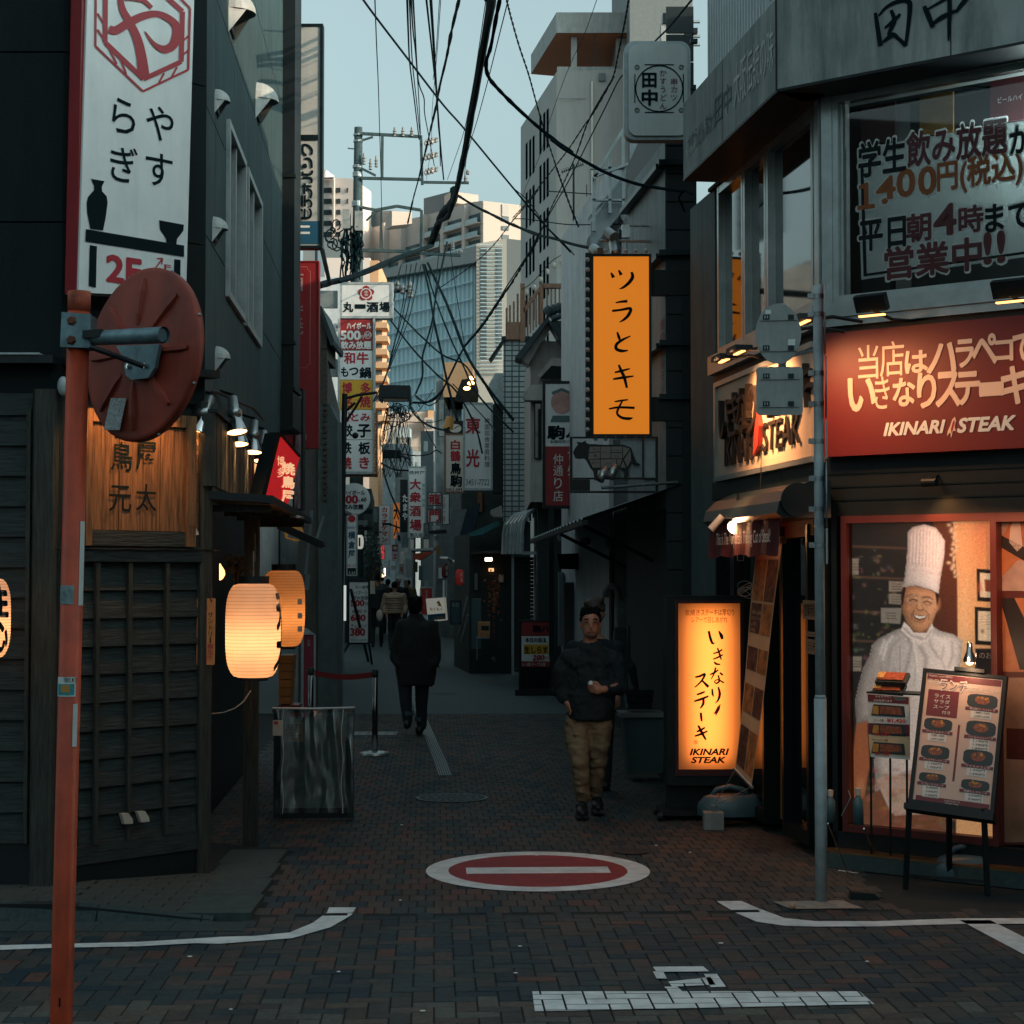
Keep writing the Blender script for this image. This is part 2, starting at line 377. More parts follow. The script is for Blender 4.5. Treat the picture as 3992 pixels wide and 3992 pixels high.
for(y,a,b,hx,hy,kd)in keep:
    p=pw(a,b);mi=pickm(p,kd);z=rnd.uniform(-.0025,.0005)
    if cnt<300 and kd=='h':
        o=ob('brick',unit[(mi,round(hx,4))],road);o.location=(p.x,p.y,z);cnt+=1
    else:
        rest.mi=mi;c=p.copy();brickmesh(rest,c,hx,hy,z)
    for key in 'wr':
        for poly in PAINT[key]:
            xs=[q[0]for q in poly];ys=[q[1]for q in poly]
            if max(xs)<a-hx or min(xs)>a+hx or max(ys)<b-hy or min(ys)>b+hy:continue
            g=-.0035 if p.y>8.8 else .0015
            cp=clip(poly,a-hx+g,a+hx-g,b-hy+g,b+hy-g)
            if len(cp)>=3:pm[key].add([pw(x,yy,.0045)for x,yy in cp],[tuple(range(len(cp)))])
part('brick_paving',rest,BR,road,kind='stuff')
struct('mortar_bed',MB().ngon([(-6,6,-.008),(6,6,-.008),(6,26,-.008),(-6,26,-.008)]),mortar,road)
struct('alley_surface',MB().ngon([(-9,25.6,.001),(6,25.6,.001),(6,150,.001),(-20,150,.001)]),farp)
# the recesses under painted brick keep their own dark joints; the paint is one marking
wpaint=M('worn white road paint',(.72,.73,.72),.7,var=.12,scale=9,dirt=.35)
rpaint=M('worn red road paint',(.27,.018,.022),.75,var=.25,scale=9,dirt=.3)
rm=thing('no_entry_marking','painted no-entry roundel, red disc with a white bar, on the brick paving','road marking',(ep.x,ep.y,0))
def split(mb,test):
    o=MB();q=MB()
    for f in mb.f:
        c=sum((Vector(mb.v[i])for i in f),Vector())/len(f);(o if test(c)else q).add([mb.v[i]for i in f],[tuple(range(len(f)))])
    return o,q
near_e=lambda c:(Vector((c.x,c.y))-Vector((ep.x,ep.y))).length<1.1
w1_,w2_=split(pm['w'],near_e)
part('white_ring_and_bar',w1_,wpaint,rm);part('red_field',pm['r'],rpaint,rm)
wl,wr_=split(w2_,lambda c:c.x<0);wc,wr2=split(wr_,lambda c:c.y<8.9)
for mbx,lb in((wl,'curved white edge line on the left of the junction, hooking up towards the alley'),(wc,'broken white stop line with a worn cross arm at the bottom of the view'),(wr2,'white edge line curving round the base of the grey sign pole')):
    single('road_line',mbx,wpaint,lb,'road marking','white lines painted on the bricks')
# left pavement, kerb and gutter
kb=MB();kerbm=M('kerb stone',(.045,.05,.05),.85,var=.4,scale=30,bump=.6)
side=struct('sidewalk',MB().add([(-7,10.34,.094),(-2.6,10.34,.094),(-2.6,13,.094),(-7,13,.094),(-1.72,10.34,.006),(-1.72,13,.006),(-7,10.34,-.01),(-2.6,10.34,-.01),(-1.72,10.34,-.01)],
              [(0,1,2,3),(1,4,5,2),(0,6,7,1),(1,7,8,4)]),mortar)
sb=MB();sbm=M('sidewalk tile',(.062,.052,.046),.8,var=.3,scale=20,bump=.4);brk=0
tl=MB();brickmesh(tl,Vector((0,0,0)),.098,.048,.1);tm=mesh('tile',tl,sbm)
for j in range(0,22):
    for i in range(-14,1):
        x=-1.84+i*.2+(.1 if j%2 else 0);y=10.47+.1*j
        if x>-1.74 or x<-.29*y-.1:continue
        if y>11 and x<L1.O.x+(y-11.0)*.93-.05:continue
        sl_=max(0,min(1,(x+2.6)/.88));o=ob('tile',tm,side);o.location=(x,y,rnd.uniform(-.001,.001)-.085*sl_);o.rotation_euler.y=.0965 if x>-2.6 else 0
x=-3.6
while x<-1.75:
    l=rnd.uniform(.55,.62);x1=min(x+l,-1.70);kb=MB()
    hz=lambda a:.1-.085*max(0,min(1,(a+2.6)/.88));tz,ty=hz(x1),hz(x)
    kb.add([(x+.004,10.36,-.01),(x1-.004,10.36,-.01),(x1-.004,10.345,tz-.012),(x+.004,10.345,ty-.012),(x+.004,10.36,ty),(x1-.004,10.36,tz),(x+.004,10.43,ty+.001),(x1-.004,10.43,tz+.001),(x+.004,10.20+.1,-.01),(x1-.004,10.3,-.01)],
           [(8,9,2,3),(3,2,5,4),(4,5,7,6),(9,1,5,2),(8,3,4,0)])
    part('kerb_stone',kb,kerbm,side);x+=l
gut=MB()
for i in range(6):gut.wbox(-4.0+i*.42,-3.99+i*.42+.405,10.02,10.29,-.012,.004)
part('gutter_slab',gut,kerbm,side,kind='stuff')
slab=M('grey kerb slab',(.06,.062,.058),.85,var=.35,scale=12,bump=.4)
for j in range(4):
    y=10.4+j*.6;xx=-1.60-.045*(y-10.4)
    part('slab',MB().wbox(xx-.30,xx+.10,y+.004,y+.596,-.01,.032 if y<12.5 else .006),slab,side)
# small things set in the paving
def disc(mb,c,r0,r1,z,n=40):
    P=[(c.x+r*math.cos(2*math.pi*k/n),c.y+r*math.sin(2*math.pi*k/n),z)for r in(r0,r1)for k in range(n)]
    return mb.add(P,[(k,n+k,n+(k+1)%n,(k+1)%n)for k in range(n)])
iron=M('cast iron cover',(.10,.17,.175),.6,metal=0,var=.4,scale=30);ironp=M('dark cast iron',(.010,.016,.018),.7)
def manhole(px,py,r,label,mat=iron,pat=True):
    c=gr(px,py);t=thing('manhole_cover',label,'manhole cover',(c.x,c.y,0),'round covers set in the paving')
    part('rim',disc(MB(),c,r*.93,r,.008),mat,t);part('plate',disc(MB(),c,0.001,r*.93,.0045),ironp,t)
    if pat:
        m=MB()
        for k in range(18):
            for rr,wd,sh in((.2,.10,0),(.42,.13,.17),(.66,.13,0)):
                q=2*math.pi*k/18+sh;n_=.75
                pts=[(c.x+r*a*math.cos(q+s),c.y+r*a*math.sin(q+s),.009)for a,s in((rr,-.1),(rr+wd*n_,-.02),(rr+wd,.10),(rr+wd*.3,.07))]
                m.ngon(pts)
        part('raised_pattern',m,mat,t)
manhole(1762,3112,.315,'round patterned manhole cover in front of the walking coat man')
manhole(2460,3322,.13,'small dark round cover between the roundel and the steak light box',ironp,False)
manhole(1728,2705,.26,'thin ring of a round cover far up the alley beside the coat man',slab,False)
c=gr(1450,2861);t=thing('access_cover','pale square access cover behind the rope barrier post','manhole cover',(c.x,c.y,0))
fr_=M('light steel cover',(.20,.22,.22),.6,var=.3);
for i in range(5):
    for j in range(3):part('cover_tile',MB().wbox(c.x-.26+i*.11,c.x-.26+i*.11+.1,c.y-.2+j*.14,c.y-.2+j*.14+.13,.001,.006),fr_,t)
part('rim',MB().wbox(c.x-.28,c.x+.31,c.y-.23,c.y-.205,.001,.008).wbox(c.x-.28,c.x+.31,c.y+.225,c.y+.25,.001,.008).wbox(c.x+.293,c.x+.31,c.y-.204,c.y+.224,.001,.008),fr_,t)
dr=thing('drain_grate','long ribbed drain strip running up the alley from the manhole cover','drain',gr(1730,3000))
line=[(1735,3025),(1716,2970),(1690,2910),(1665,2850),(1640,2790),(1620,2720),(1606,2668)]
gp=[gr(*q)for q in line];drm=M('drain steel',(.16,.19,.19),.5,metal=.5,var=.2)
for k in range(6):
    m=MB()
    for i in range(len(gp)-1):
        o0=Vector((-.06+k*.022,0,.007));m.add([gp[i]+o0,gp[i]+o0+Vector((.012,0,0)),gp[i+1]+o0+Vector((.012,0,0)),gp[i+1]+o0],[(0,1,2,3)])
    part('bar',m,drm,dr)
part('tray',MB().add([q+Vector((s,0,.0045))for q in gp for s in(-.07,.075)],[(2*i,2*i+1,2*i+3,2*i+2)for i in range(len(gp)-1)]),ironp,dr)
lit=[(1560,3515),(2093,3340),(2027,3695),(900,3942),(1648,3948),(2010,3800),(3380,3755),(2810,3683),(2558,3300),(2690,3328),(1566,3220),(1320,3795),(740,3735)]
m=MB()
for(x,y)in lit:
    c=gr(x,y);a=rnd.uniform(.008,.016);m.ell((c.x,c.y,.009),(a,a*.6,.004),6,4)
o=single('litter',m,wht,'scattered specks of white litter on the brick paving','litter');o['kind']='stuff'
c=gr(3090,3546);single('pebble',MB().ell((c.x,c.y,.02),(.02,.02,.02),10,7),M('tan pebble',(.45,.25,.15),.6),'small round tan ball lying by the grey pole base','ball',smooth=True)
c=gr(3345,3498);single('rubber_wedge',MB().prism(Fr(c,(1,-.05,0)),[(-.06,0),(.12,0),(.09,.035),(-.05,.045)],0,.08),black,'black wedge lying on the ground right of the grey pole','wedge')
def brush(mb,F,pts,wd,w):                            # a painted stroke of changing width, in photograph pixels, laid on a frame
    n=len(pts);L_,R_=[],[]
    for i,(x,y)in enumerate(pts):
        a=pts[max(i-1,0)];b=pts[min(i+1,n-1)];dx,dy=b[0]-a[0],b[1]-a[1];l=math.hypot(dx,dy)or 1
        h=(wd[i]if isinstance(wd,(list,tuple))else wd)/2;nx,ny=-dy/l*h,dx/l*h
        L_.append((x+nx,y+ny));R_.append((x-nx,y-ny))
    for i in range(n-1):mb.flat(F,[L_[i],L_[i+1],R_[i+1],R_[i]],w)
def smooth(pts,wd,k=6):                                # Catmull-Rom through the points
    P=[pts[0]]+list(pts)+[pts[-1]];W_=[wd[0]]+list(wd)+[wd[-1]];o,ww=[],[]
    for i in range(1,len(P)-2):
        for j in range(k):
            t=j/k;c=[]
            for ax in(0,1):c.append(.5*((2*P[i][ax])+(-P[i-1][ax]+P[i+1][ax])*t+(2*P[i-1][ax]-5*P[i][ax]+4*P[i+1][ax]-P[i+2][ax])*t*t+(-P[i-1][ax]+3*P[i][ax]-3*P[i+1][ax]+P[i+2][ax])*t**3))
            o.append(tuple(c));ww.append(W_[i]+(W_[i+1]-W_[i])*t)
    return o+[pts[-1]],ww+[wd[-1]]
def sbrush(mb,F,pts,wd,w):p_,w_=smooth(pts,wd);brush(mb,F,p_,w_,w)

# ================================================================ LEFT CORNER BUILDING (plastered upper floors)
lb=thing('corner_building','tall dark green corner building on the left with a cut-off corner','building',PB)
def zL1(y):return L1.uv(560,y)[1]
zc=zL1(1560)
seamd=M('panel joint',(.006,.010,.011),.8,var=0)
for k in range(5):part('front_panel',MB().box(L0,0,8.4,zc+k*1.05+.004,zc+k*1.05+1.044,-2,0).box(L0,8.41,9.998,zc+k*1.05+.004,zc+k*1.05+1.044,-2,0),dark,lb)
m=MB()                                                  # corner face, built of big panels with open joints
for k in range(5):
    m.box(L1,.0,1.09,zc+k*1.05+(.004 if k else 0),zc+(k+1)*1.05-.004,-.3,0)
part('corner_wall',m,dark,lb)
side_m=M('dark ribbed side wall',(.06,.085,.088),.75,var=.3,scale=3,stretch=(3,3,.6),bump=.3,dirt=.5)
LW=7.2
cols=[0,.55,1.9,3.1,4.4,5.6,LW];rows=[zc,4.2,5.05,5.95,6.9,8.0,9.2]
wu0,wu1=L2.uv(880,900)[0],L2.uv(1012,900)[0]
wz0,wz1=L2.uv(915,1210)[1],L2.uv(885,470)[1]
for i in range(len(cols)-1):
    for j in range(len(rows)-1):
        u0,u1,v0,v1=cols[i]+.006,cols[i+1]-.006,rows[j]+.006,rows[j+1]-.006
        bb=[]
        if u1>wu0 and u0<wu1 and v1>wz0 and v0<wz1:                # leave the window band open
            if u0<wu0-.05:bb.append((u0,wu0,v0,v1))
            if u1>wu1+.05:bb.append((wu1,u1,v0,v1))
            c0,c1=max(u0,wu0),min(u1,wu1)
            if v0<wz0-.05:bb.append((c0,c1,v0,wz0))
            if v1>wz1+.05:bb.append((c0,c1,wz1,v1))
        else:bb=[(u0,u1,v0,v1)]
        for b in bb:part('panel',MB().box(L2,*b,-.25,0),side_m,lb)
part('backing',MB().box(L2,0.02,LW,zc,9.1,-4,-.255),black,lb)
part('cornice',MB().box(L0,3,9.98,zL1(1455),zL1(1425),.001,.12).box(L1,.0,1.12,zL1(1455),zL1(1425),.001,.12),black,lb)
part('cornice_edge',MB().box(L0,3,9.9,zL1(1425)+.001,zL1(1425)+.012,.0,.13),polegrey,lb)
wm=M('window grey glass',(.03,.05,.055),.12,var=.1,spec=.8);film=M('window poster film',(.22,.25,.25),.5,var=.3,scale=3)
W2=[(wu0,wu0+(wu1-wu0)*.46),(wu0+(wu1-wu0)*.52,wu1)]
for a,b in W2:
    wf=MB();wf.box(L2,a,a+.06,wz0,wz1,-.12,.03).box(L2,b-.06,b,wz0,wz1,-.12,.03).box(L2,a+.06,b-.06,wz0,wz0+.05,-.12,.028).box(L2,a+.06,b-.06,wz1-.05,wz1,-.12,.028).box(L2,(a+b)/2-.03,(a+b)/2+.03,wz0+.05,wz1-.05,-.1,.01)
    wi=part('window',wf,alu,lb);part('pane',MB().box(L2,a+.06,b-.06,wz0+.05,wz1-.05,-.11,-.08),wm,wi)
    q=MB();q.box(L2,a+.1,a+(b-a)*.45,wz0+.3,wz1-.25,-.079,-.075);part('poster',q,film,wi)
    q=MB()
    for k in range(7):put(q,L2,'串焼酒肴鍋魚鶏'[k],a+.13,a+(b-a)*.43,wz1-.45-k*(wz1-wz0-.6)/7,wz1-.3-k*(wz1-wz0-.6)/7+.04,-.072)
    part('poster_print',q,blk,wi)
vent_m=M('vent hood',(.50,.52,.50),.5,var=.15,dirt=.3)
def vent(F,px,py,sz):
    u,v=F.uv(px,py);p=F.pt(u,v,0);m=MB()
    t=thing('wall_vent',VL.pop(0),'vent',p,'white hoods on the dark side wall')
    n=9;rows_=[]
    for i in range(7):
        a=math.pi*i/12;r=sz*(1 if i<5 else .98)
        rows_.append([F.pt(u+r*math.sin(a)*0+sz*math.cos(math.pi*k/(n-1))*(math.cos(a)),v+sz*math.sin(math.pi*k/(n-1))*math.cos(a)*1.0-.1*sz,sz*1.1*math.sin(a))for k in range(n)])
    b=[q for r in rows_ for q in r];m.add(b,[(i*n+k,i*n+k+1,(i+1)*n+k+1,(i+1)*n+k)for i in range(6)for k in range(n-1)])
    m.add([F.pt(u-sz,v-.1*sz,0),F.pt(u-sz,v-sz*1.2,0),F.pt(u-sz*.7,v-.1*sz,sz*.75),F.pt(u+sz,v-.1*sz,0),F.pt(u+sz,v-sz*1.2,0),F.pt(u+sz*.7,v-.1*sz,sz*.75)],[(0,1,2),(3,5,4)])
    part('hood',m,vent_m,t,smooth=False);part('grille',MB().box(F,u-sz*.8,u+sz*.8,v-sz,v-.12*sz,.002,.02),black,t)
VL=['largest white vent hood at the very top of the dark wall','white vent hood just above the upper windows beside the duct','small vent hood at the wall corner left of the window top','small vent hood by the corner, midway down the wall','small vent hood low on the wall near the round mirror']
for q in((900,45,.17),(1003,390,.17),(842,393,.09),(833,890,.09),(843,1395,.09)):vent(L2,*q)
# duct and the box under it
F=face(18.9);duct=thing('exhaust_duct','dark square exhaust duct running up the side of the corner building','duct',at(1090,1500,18.9))
u0,u1,v0,_=F.rect(1028,100,1150,1520);m=MB();m.box(F,u0,u0+(u1-u0)*.5,v0,9.6,-.5,0).box(F,u0+(u1-u0)*.5,u1,v0,9.6,-.5,.05)
part('duct_body',m,black,duct);part('seam',MB().box(F,u0+(u1-u0)*.47,u0+(u1-u0)*.5,v0,9.6,.001,.058),polegrey,duct)
part('strap',MB().pbox(F,1020,677,1152,690,-.01,.07),black,duct);part('strap',MB().pbox(F,1020,1330,1152,1342,-.01,.07),black,duct)
m=MB();m.pprism(F,[(1003,1520),(1135,1520),(1142,1530),(1142,1665),(1135,1675),(1003,1675)],-.55,.16);part('fan_box',m,black,duct)
part('upper_flange',MB().pbox(F,1010,1508,1150,1522,-.5,.1),black,duct)
# roofline cornice in front of the eaves of the shop
# ---- vertical sign on the cut-off corner
sw=.16;F=L1;T_=thing('vertical_shop_sign','tall white vertical sign with a red hexagon crest, hiragana, a vase and a bowl','sign',F.pt(*F.uv(520,1150,sw),sw))
m=MB();m.pprism(F,[(342,-120),(760,-120),(757,0),(725,1160),(306,1140),(340,0)],0.03,sw);part('panel',m,white,T_)
part('side_strip',MB().pprism(F,[(322,-120),(342,-120),(306,1140),(296,1138)],.02,sw-.02),redsign,T_)
m=MB();w_=sw+.004
hx=[(374,-60),(372,180),(557,356),(734,272),(741,32),(680,-30)]
def ringpx(mb,pts,wd,w):brush(mb,F,list(pts)+[pts[0]],wd,w)
for i in range(5):brush(m,F,[hx[i],hx[i+1]],9,w_+.0001*i)
hi=[(412,-60),(410,165),(560,308),(707,240),(712,45),(640,-20)]
for i in range(5):brush(m,F,[hi[i],hi[i+1]],19,w_+.0007+.0001*i)
for a,b in(((380,52),(404,90)),((380,115),(404,150)),((425,185),(455,250)),((470,225),(492,290)),((620,322),(640,285)),((668,302),(690,262)),((713,160),(735,140)),((713,215),(735,195))):brush(m,F,[a,b],8,w_+.0014)
sbrush(m,F,[(425,112),(452,118),(500,90),(560,62),(620,55),(675,85),(692,125),(675,175),(640,192),(600,170),(565,122)],[28,34,34,30,24,28,40,36,30,16,4],w_+.0022)
sbrush(m,F,[(468,-10),(480,40),(505,85),(535,150),(552,220),(562,300)],[20,26,30,34,38,44],w_+.003)
sbrush(m,F,[(462,-8),(520,-6),(560,2),(592,30)],[16,18,18,14],w_+.0038)
part('crest',m,redletter,T_)
letters(T_,F,[('ら',437,385,528,520,blk),('や',570,415,677,549,blk),('ぎ',430,570,537,711,blk),('す',568,598,673,727,blk),
                ('2F',417,1003,548,1103,redletter,dict(bold=.05)),('F',640,1032,668,1052,redletter)],w_)
m=MB();m.flat(F,[(355,697),(408,706),(397,728),(398,745),(416,765),(420,790),(412,850),(402,899),(352,892),(340,830),(338,790),(343,768),(366,742),(367,725)],w_)
m.flat(F,[(620,858),(717,876),(715,900),(690,932),(688,952),(648,945),(647,930),(624,895)],w_)
m.flat(F,[(335,893),(718,957),(718,1001),(333,941)],w_+.001);m.flat(F,[(350,955),(378,960),(374,1121),(346,1115)],w_);m.flat(F,[(679,1010),(704,1013),(703,1110),(678,1108)],w_)
part('vase_and_bowl_print',m,blk,T_)
m=MB();brush(m,F,[(606,1045),(632,1010)],5,w_);brush(m,F,[(612,1008),(634,1007)],5,w_);brush(m,F,[(634,1007),(630,1030)],5,w_+.0005);part('arrow',m,redletter,T_)

# ================================================================ WOODEN TAVERN (ground floor of the corner)
tv=thing('wooden_tavern','weathered dark wood tavern front at the foot of the corner building','building',PB)
Fz=3.09
m=MB();m.box(L1,.02,1.02,-.01,zL1(3290)+.02,-.12,.02);part('plinth',m,black,tv)
part('back_board',MB().box(L1,.0,1.05,.1,zc,-.2,-.035),black,tv)
pz0,pz1=zL1(3265),zL1(2195)
xs=[305,365,492,637,770];us=[L1.uv(x,2700)[0]for x in xs]
n=10;ph=(pz1-pz0)/n
for k in range(n):
    for i in range(4):
        a,b=us[i]+.004,us[i+1]-.004;z0=pz0+k*ph;j_=rnd.uniform(-.004,.004)
        q=MB();P=[L1.pt(u,v,w)for u in(a,b)for v,w in((z0+.002,.018+j_),(z0+ph+.012,-.008+j_),(z0+ph+.012,-.03),(z0+.002,-.03))]
        q.add(P,[(0,1,5,4)[::-1],(0,4,7,3)[::-1],(0,3,2,1)[::-1],(4,5,6,7)[::-1]]);part('plank',q,oldwood,tv)
for u in us[1:4]:part('batten',MB().box(L1,u-.014,u+.014,pz0-.0,pz1,.012,.042),oldwoodv,tv)
part('top_rail',MB().box(L1,.02,1.04,zL1(2190),zL1(2135),-.1,.05),oldwood,tv)
part('bottom_rail',MB().box(L1,.02,1.03,zL1(3335),pz0,-.1,.035),oldwood,tv)
part('beam',MB().box(L1,.02,1.04,zL1(2135),zL1(2075),-.1,.03),oldwood,tv)
for x0,x1,nm in((783,830,'post'),(120,212,'post')):
    F=L1 if x0>300 else L0;u0,u1,_,_=F.rect(x0,2400,x1,2500,.05)
    m=MB();pts=[(u0,-.1),(u1,-.1),(u1,.04),(u1-.015,.055),(u0+.015,.055),(u0,.04)]
    P=[F.pt(u,-.01 if z_==0 else zc+.02,w)for z_ in(0,1)for u,w in pts];m.add(P,[(i,(i+1)%6,6+(i+1)%6,6+i)for i in range(6)]);part(nm,m,oldwoodv,tv)
m=MB();u0,u1,_,_=L0.rect(214,2400,262,2500,-.02);m.box(L0,u0,u1,.0,zc,-.2,-.02);part('corner_board',m,oldwoodv,tv)
k=0;z=.35                                           # clapboards of the street face
while z<zc-.1:
    q=MB();h=.185;q.add([L0.pt(u,v,w)for u in(6.6,9.83)for v,w in((z,.015),(z+h+.01,-.012),(z+h+.01,-.03),(z,-.03))],[(0,1,5,4)[::-1],(0,4,7,3)[::-1]]);part('plank',q,oldwood,tv);z+=h
part('street_plinth',MB().box(L0,6,9.98,.09,.35,-.1,.0),black,tv)
part('back_board',MB().box(L0,6,9.99,.35,zc,-.3,-.035),black,tv)
part('batten',MB().box(L0,*L0.rect(96,2400,112,2500,.03)[:2],.35,zc-.1,-.01,.03),oldwoodv,tv)
# carved board with the name
F=L1;bs=thing('carved_name_board','big upright plank board with four brushed characters, lit warm from above','sign board',F.pt(*F.uv(520,2065,.05),.05))
bx_=[336,392,446,500,540,606,660,700]
for i in range(7):
    q=MB();u0,u1=F.uv(bx_[i],1850)[0],F.uv(bx_[i+1],1850)[0];q.box(F,u0+.002,u1-.002,zL1(2070),zL1(1640),-.02,.05+rnd.uniform(-.004,.004));part('plank',q,signwood,bs)
part('frame',MB().box(F,F.uv(700,1850)[0]+.002,F.uv(738,1850)[0],zL1(2130),zL1(1612),-.02,.075).box(F,F.uv(310,1850)[0],F.uv(334,1850)[0],zL1(2130),zL1(1612),-.02,.075).box(F,F.uv(336,1850)[0],F.uv(700,1850)[0],zL1(1660),zL1(1612),-.0,.07),signwood,bs)
part('cross_board',MB().box(F,F.uv(336,1850)[0],F.uv(700,1850)[0],zL1(2130),zL1(2072),-.02,.065),oldwood,bs)
letters(bs,F,[('鳥',432,1722,516,1835,blk),('屋',532,1722,612,1832,blk),('元',424,1893,512,1995,blk),('太',530,1886,610,1993,blk)],.058)
for i in range(9):
    q=MB();q.box(F,F.uv(742,1850)[0],F.uv(778,1850)[0],zL1(1612+(i+1)*56)+.003,zL1(1612+i*56),-.02,.02);part('plank',q,signwood,tv)
# little plates, card, cable on the wood
def tag_(name,F,pts,mat,w0,w1,label,cat,group=None):return single(name,MB().pprism(F,pts,w0,w1),mat,label,cat,group)
cream=M('aged white plate',(.52,.46,.38),.5,var=.1)
tag_('nameplate',L1,[(733,2044),(757,2044),(776,2080),(773,2086),(748,2086),(735,2052)],cream,.055,.075,'small white plate high on the tavern corner under the name board','plate','small white plates on the tavern wood')
tag_('nameplate',L1,[(474,3172),(500,3170),(517,3192),(519,3211),(486,3213)],cream,.045,.075,'left one of two white plates low on the tavern wall','plate','small white plates on the tavern wood')
tag_('nameplate',L1,[(536,3164),(566,3162),(582,3188),(583,3203),(551,3206)],cream,.045,.075,'right one of two white plates low on the tavern wall','plate','small white plates on the tavern wood')
F=Fr(L1.pt(L1.uv(804,2400)[0],0,.075),(1,.06,0));hang=M('orange card',(.55,.20,.06),.6,var=.08)
sg=thing('hanging_beer_card','orange vertical beer card hung by a cord on the tavern post','sign',F.pt(*F.uv(804,2592)))
part('card',MB().pprism(F,[(768,2333),(840,2333),(836,2592),(766,2592)],0,.012),hang,sg)
letters(sg,F,[('生',793,2358,810,2378,blk),('サントリー',808,2384,832,2508,blk,dict(mode='v')),('樽生',807,2508,832,2555,redletter,dict(mode='v')),('生ビール',776,2412,806,2545,blk,dict(mode='v',bold=.04)),('営業中',777,2556,826,2570,redletter)],.016)
part('cord',MB().tube([F.pt(*F.uv(780,2345,.02),.02),F.pt(*F.uv(803,2290,.0),.0),F.pt(*F.uv(826,2345,.02),.02)],.004,6),black,sg)
single('wall_cable',MB().tube([L1.pt(*L1.uv(215+640*i/9,2137+(4 if i%2 else 0)+i*.6,.06),.062)for i in range(10)],.005,6),black,'thin black cable strung along the tavern beam','cable')
# round wall lamp half hidden by the orange pole
c=at(246,1505,10.9);l=thing('dome_lamp','small grey dome lamp half hidden behind the orange pole','lamp',c);part('dome',MB().ell(c,(.035,.035,.06)),polegrey,l,True);part('arm',MB().tube([c,c+Vector((-.02,.12,.05))],.012),black,l)

# ---- side of the tavern along the alley: board fascia, canopy, openings
def L2p(x,y,w=0):return L2.uv(x,y,w)
fz=[(835,1612),(985,1765),(985,1945),(835,1890)]
w_=.07;uA,uB=L2p(835,1700,w_)[0],L2p(990,1850,w_)[0]
zt,zb=L2p(835,1612,w_)[1],L2p(835,1895,w_)[1]
tf=thing('boarded_fascia','dark fascia of upright boards along the tavern side under the row of lamps','fascia',L2.pt(uA,zb,w_))
nb=22
for i in range(nb):
    a=uA+(uB-uA)*i/nb;b=uA+(uB-uA)*(i+1)/nb
    part('board',MB().box(L2,a+.003,b-.003,zb,zt+rnd.uniform(-.004,.004),w_-.02,w_+(.004 if i%2 else 0)),oldwoodv,tf)
part('cap',MB().box(L2,uA,uB,zt+.008,zt+.03,-.0,w_+.02),black,tf);part('end_board',MB().box(L2,uA-.02,uA-.002,zb,zt,.0,w_),oldwoodv,tf)
uA0=uA;cn=thing('tavern_canopy','thin black canopy ledge below the board fascia along the tavern side','canopy',L2.pt(uA,zb,.3))
uC=L2p(1215,2030,.45)[0];zc0=zb-.03
m=MB();m.add([L2.pt(u,z_,w)for u in(uA+.02,uC)for z_,w in((zc0,.0),(zc0-.03,.45),(zc0-.08,.45),(zc0-.05,0))],[(0,1,5,4)[::-1],(1,2,6,5)[::-1],(2,3,7,6)[::-1],(0,3,2,1)[::-1],(4,5,6,7)[::-1]])
part('canopy_sheet',m,black,cn)
for q in range(5):part('rafter',MB().box(L2,uA+.2+q*(uC-uA)/5,uA+.25+q*(uC-uA)/5,zc0-.13,zc0-.085,0.02,.42),oldwoodv,cn)
part('alley_wall',MB().box(L2,.04,LW,.02,zc,-.5,-.28),black,lb)
# post that carries the canopy, dim recess with a plant
pw_=gr(976,3305);part('post',MB().wbox(pw_.x-.05,pw_.x+.05,pw_.y-.04,pw_.y+.06,0,zc0-.1),oldwoodv,cn)
leafm=M('dry foliage lit by the lantern',(.16,.10,.03),.7,var=.5,scale=40)
pl=thing('potted_bush','small bush glowing in lantern light inside the tavern recess','plant',at(925,2260,13.2))
m=MB();r2=random.Random(5)
for k in range(260):
    p=at(925+r2.gauss(0,32),2205+r2.gauss(0,22),13.2+r2.gauss(0,.08));a=Vector((r2.gauss(0,1),r2.gauss(0,1),r2.gauss(0,1))).normalized()*.018;b=Vector((r2.gauss(0,1),r2.gauss(0,1),r2.gauss(0,1))).normalized()*.01
    m.ngon([p-a,p+b,p+a,p-b])
part('leaves',m,leafm,pl,kind='stuff');part('stem',MB().tube([at(930,2420,13.2),at(920,2200,13.2)],.012),oldwoodv,pl);part('pot',MB().lathe(at(930,2480,13.2),Z,[(.06,0),(.09,.18),(.08,.18)]),black,pl)
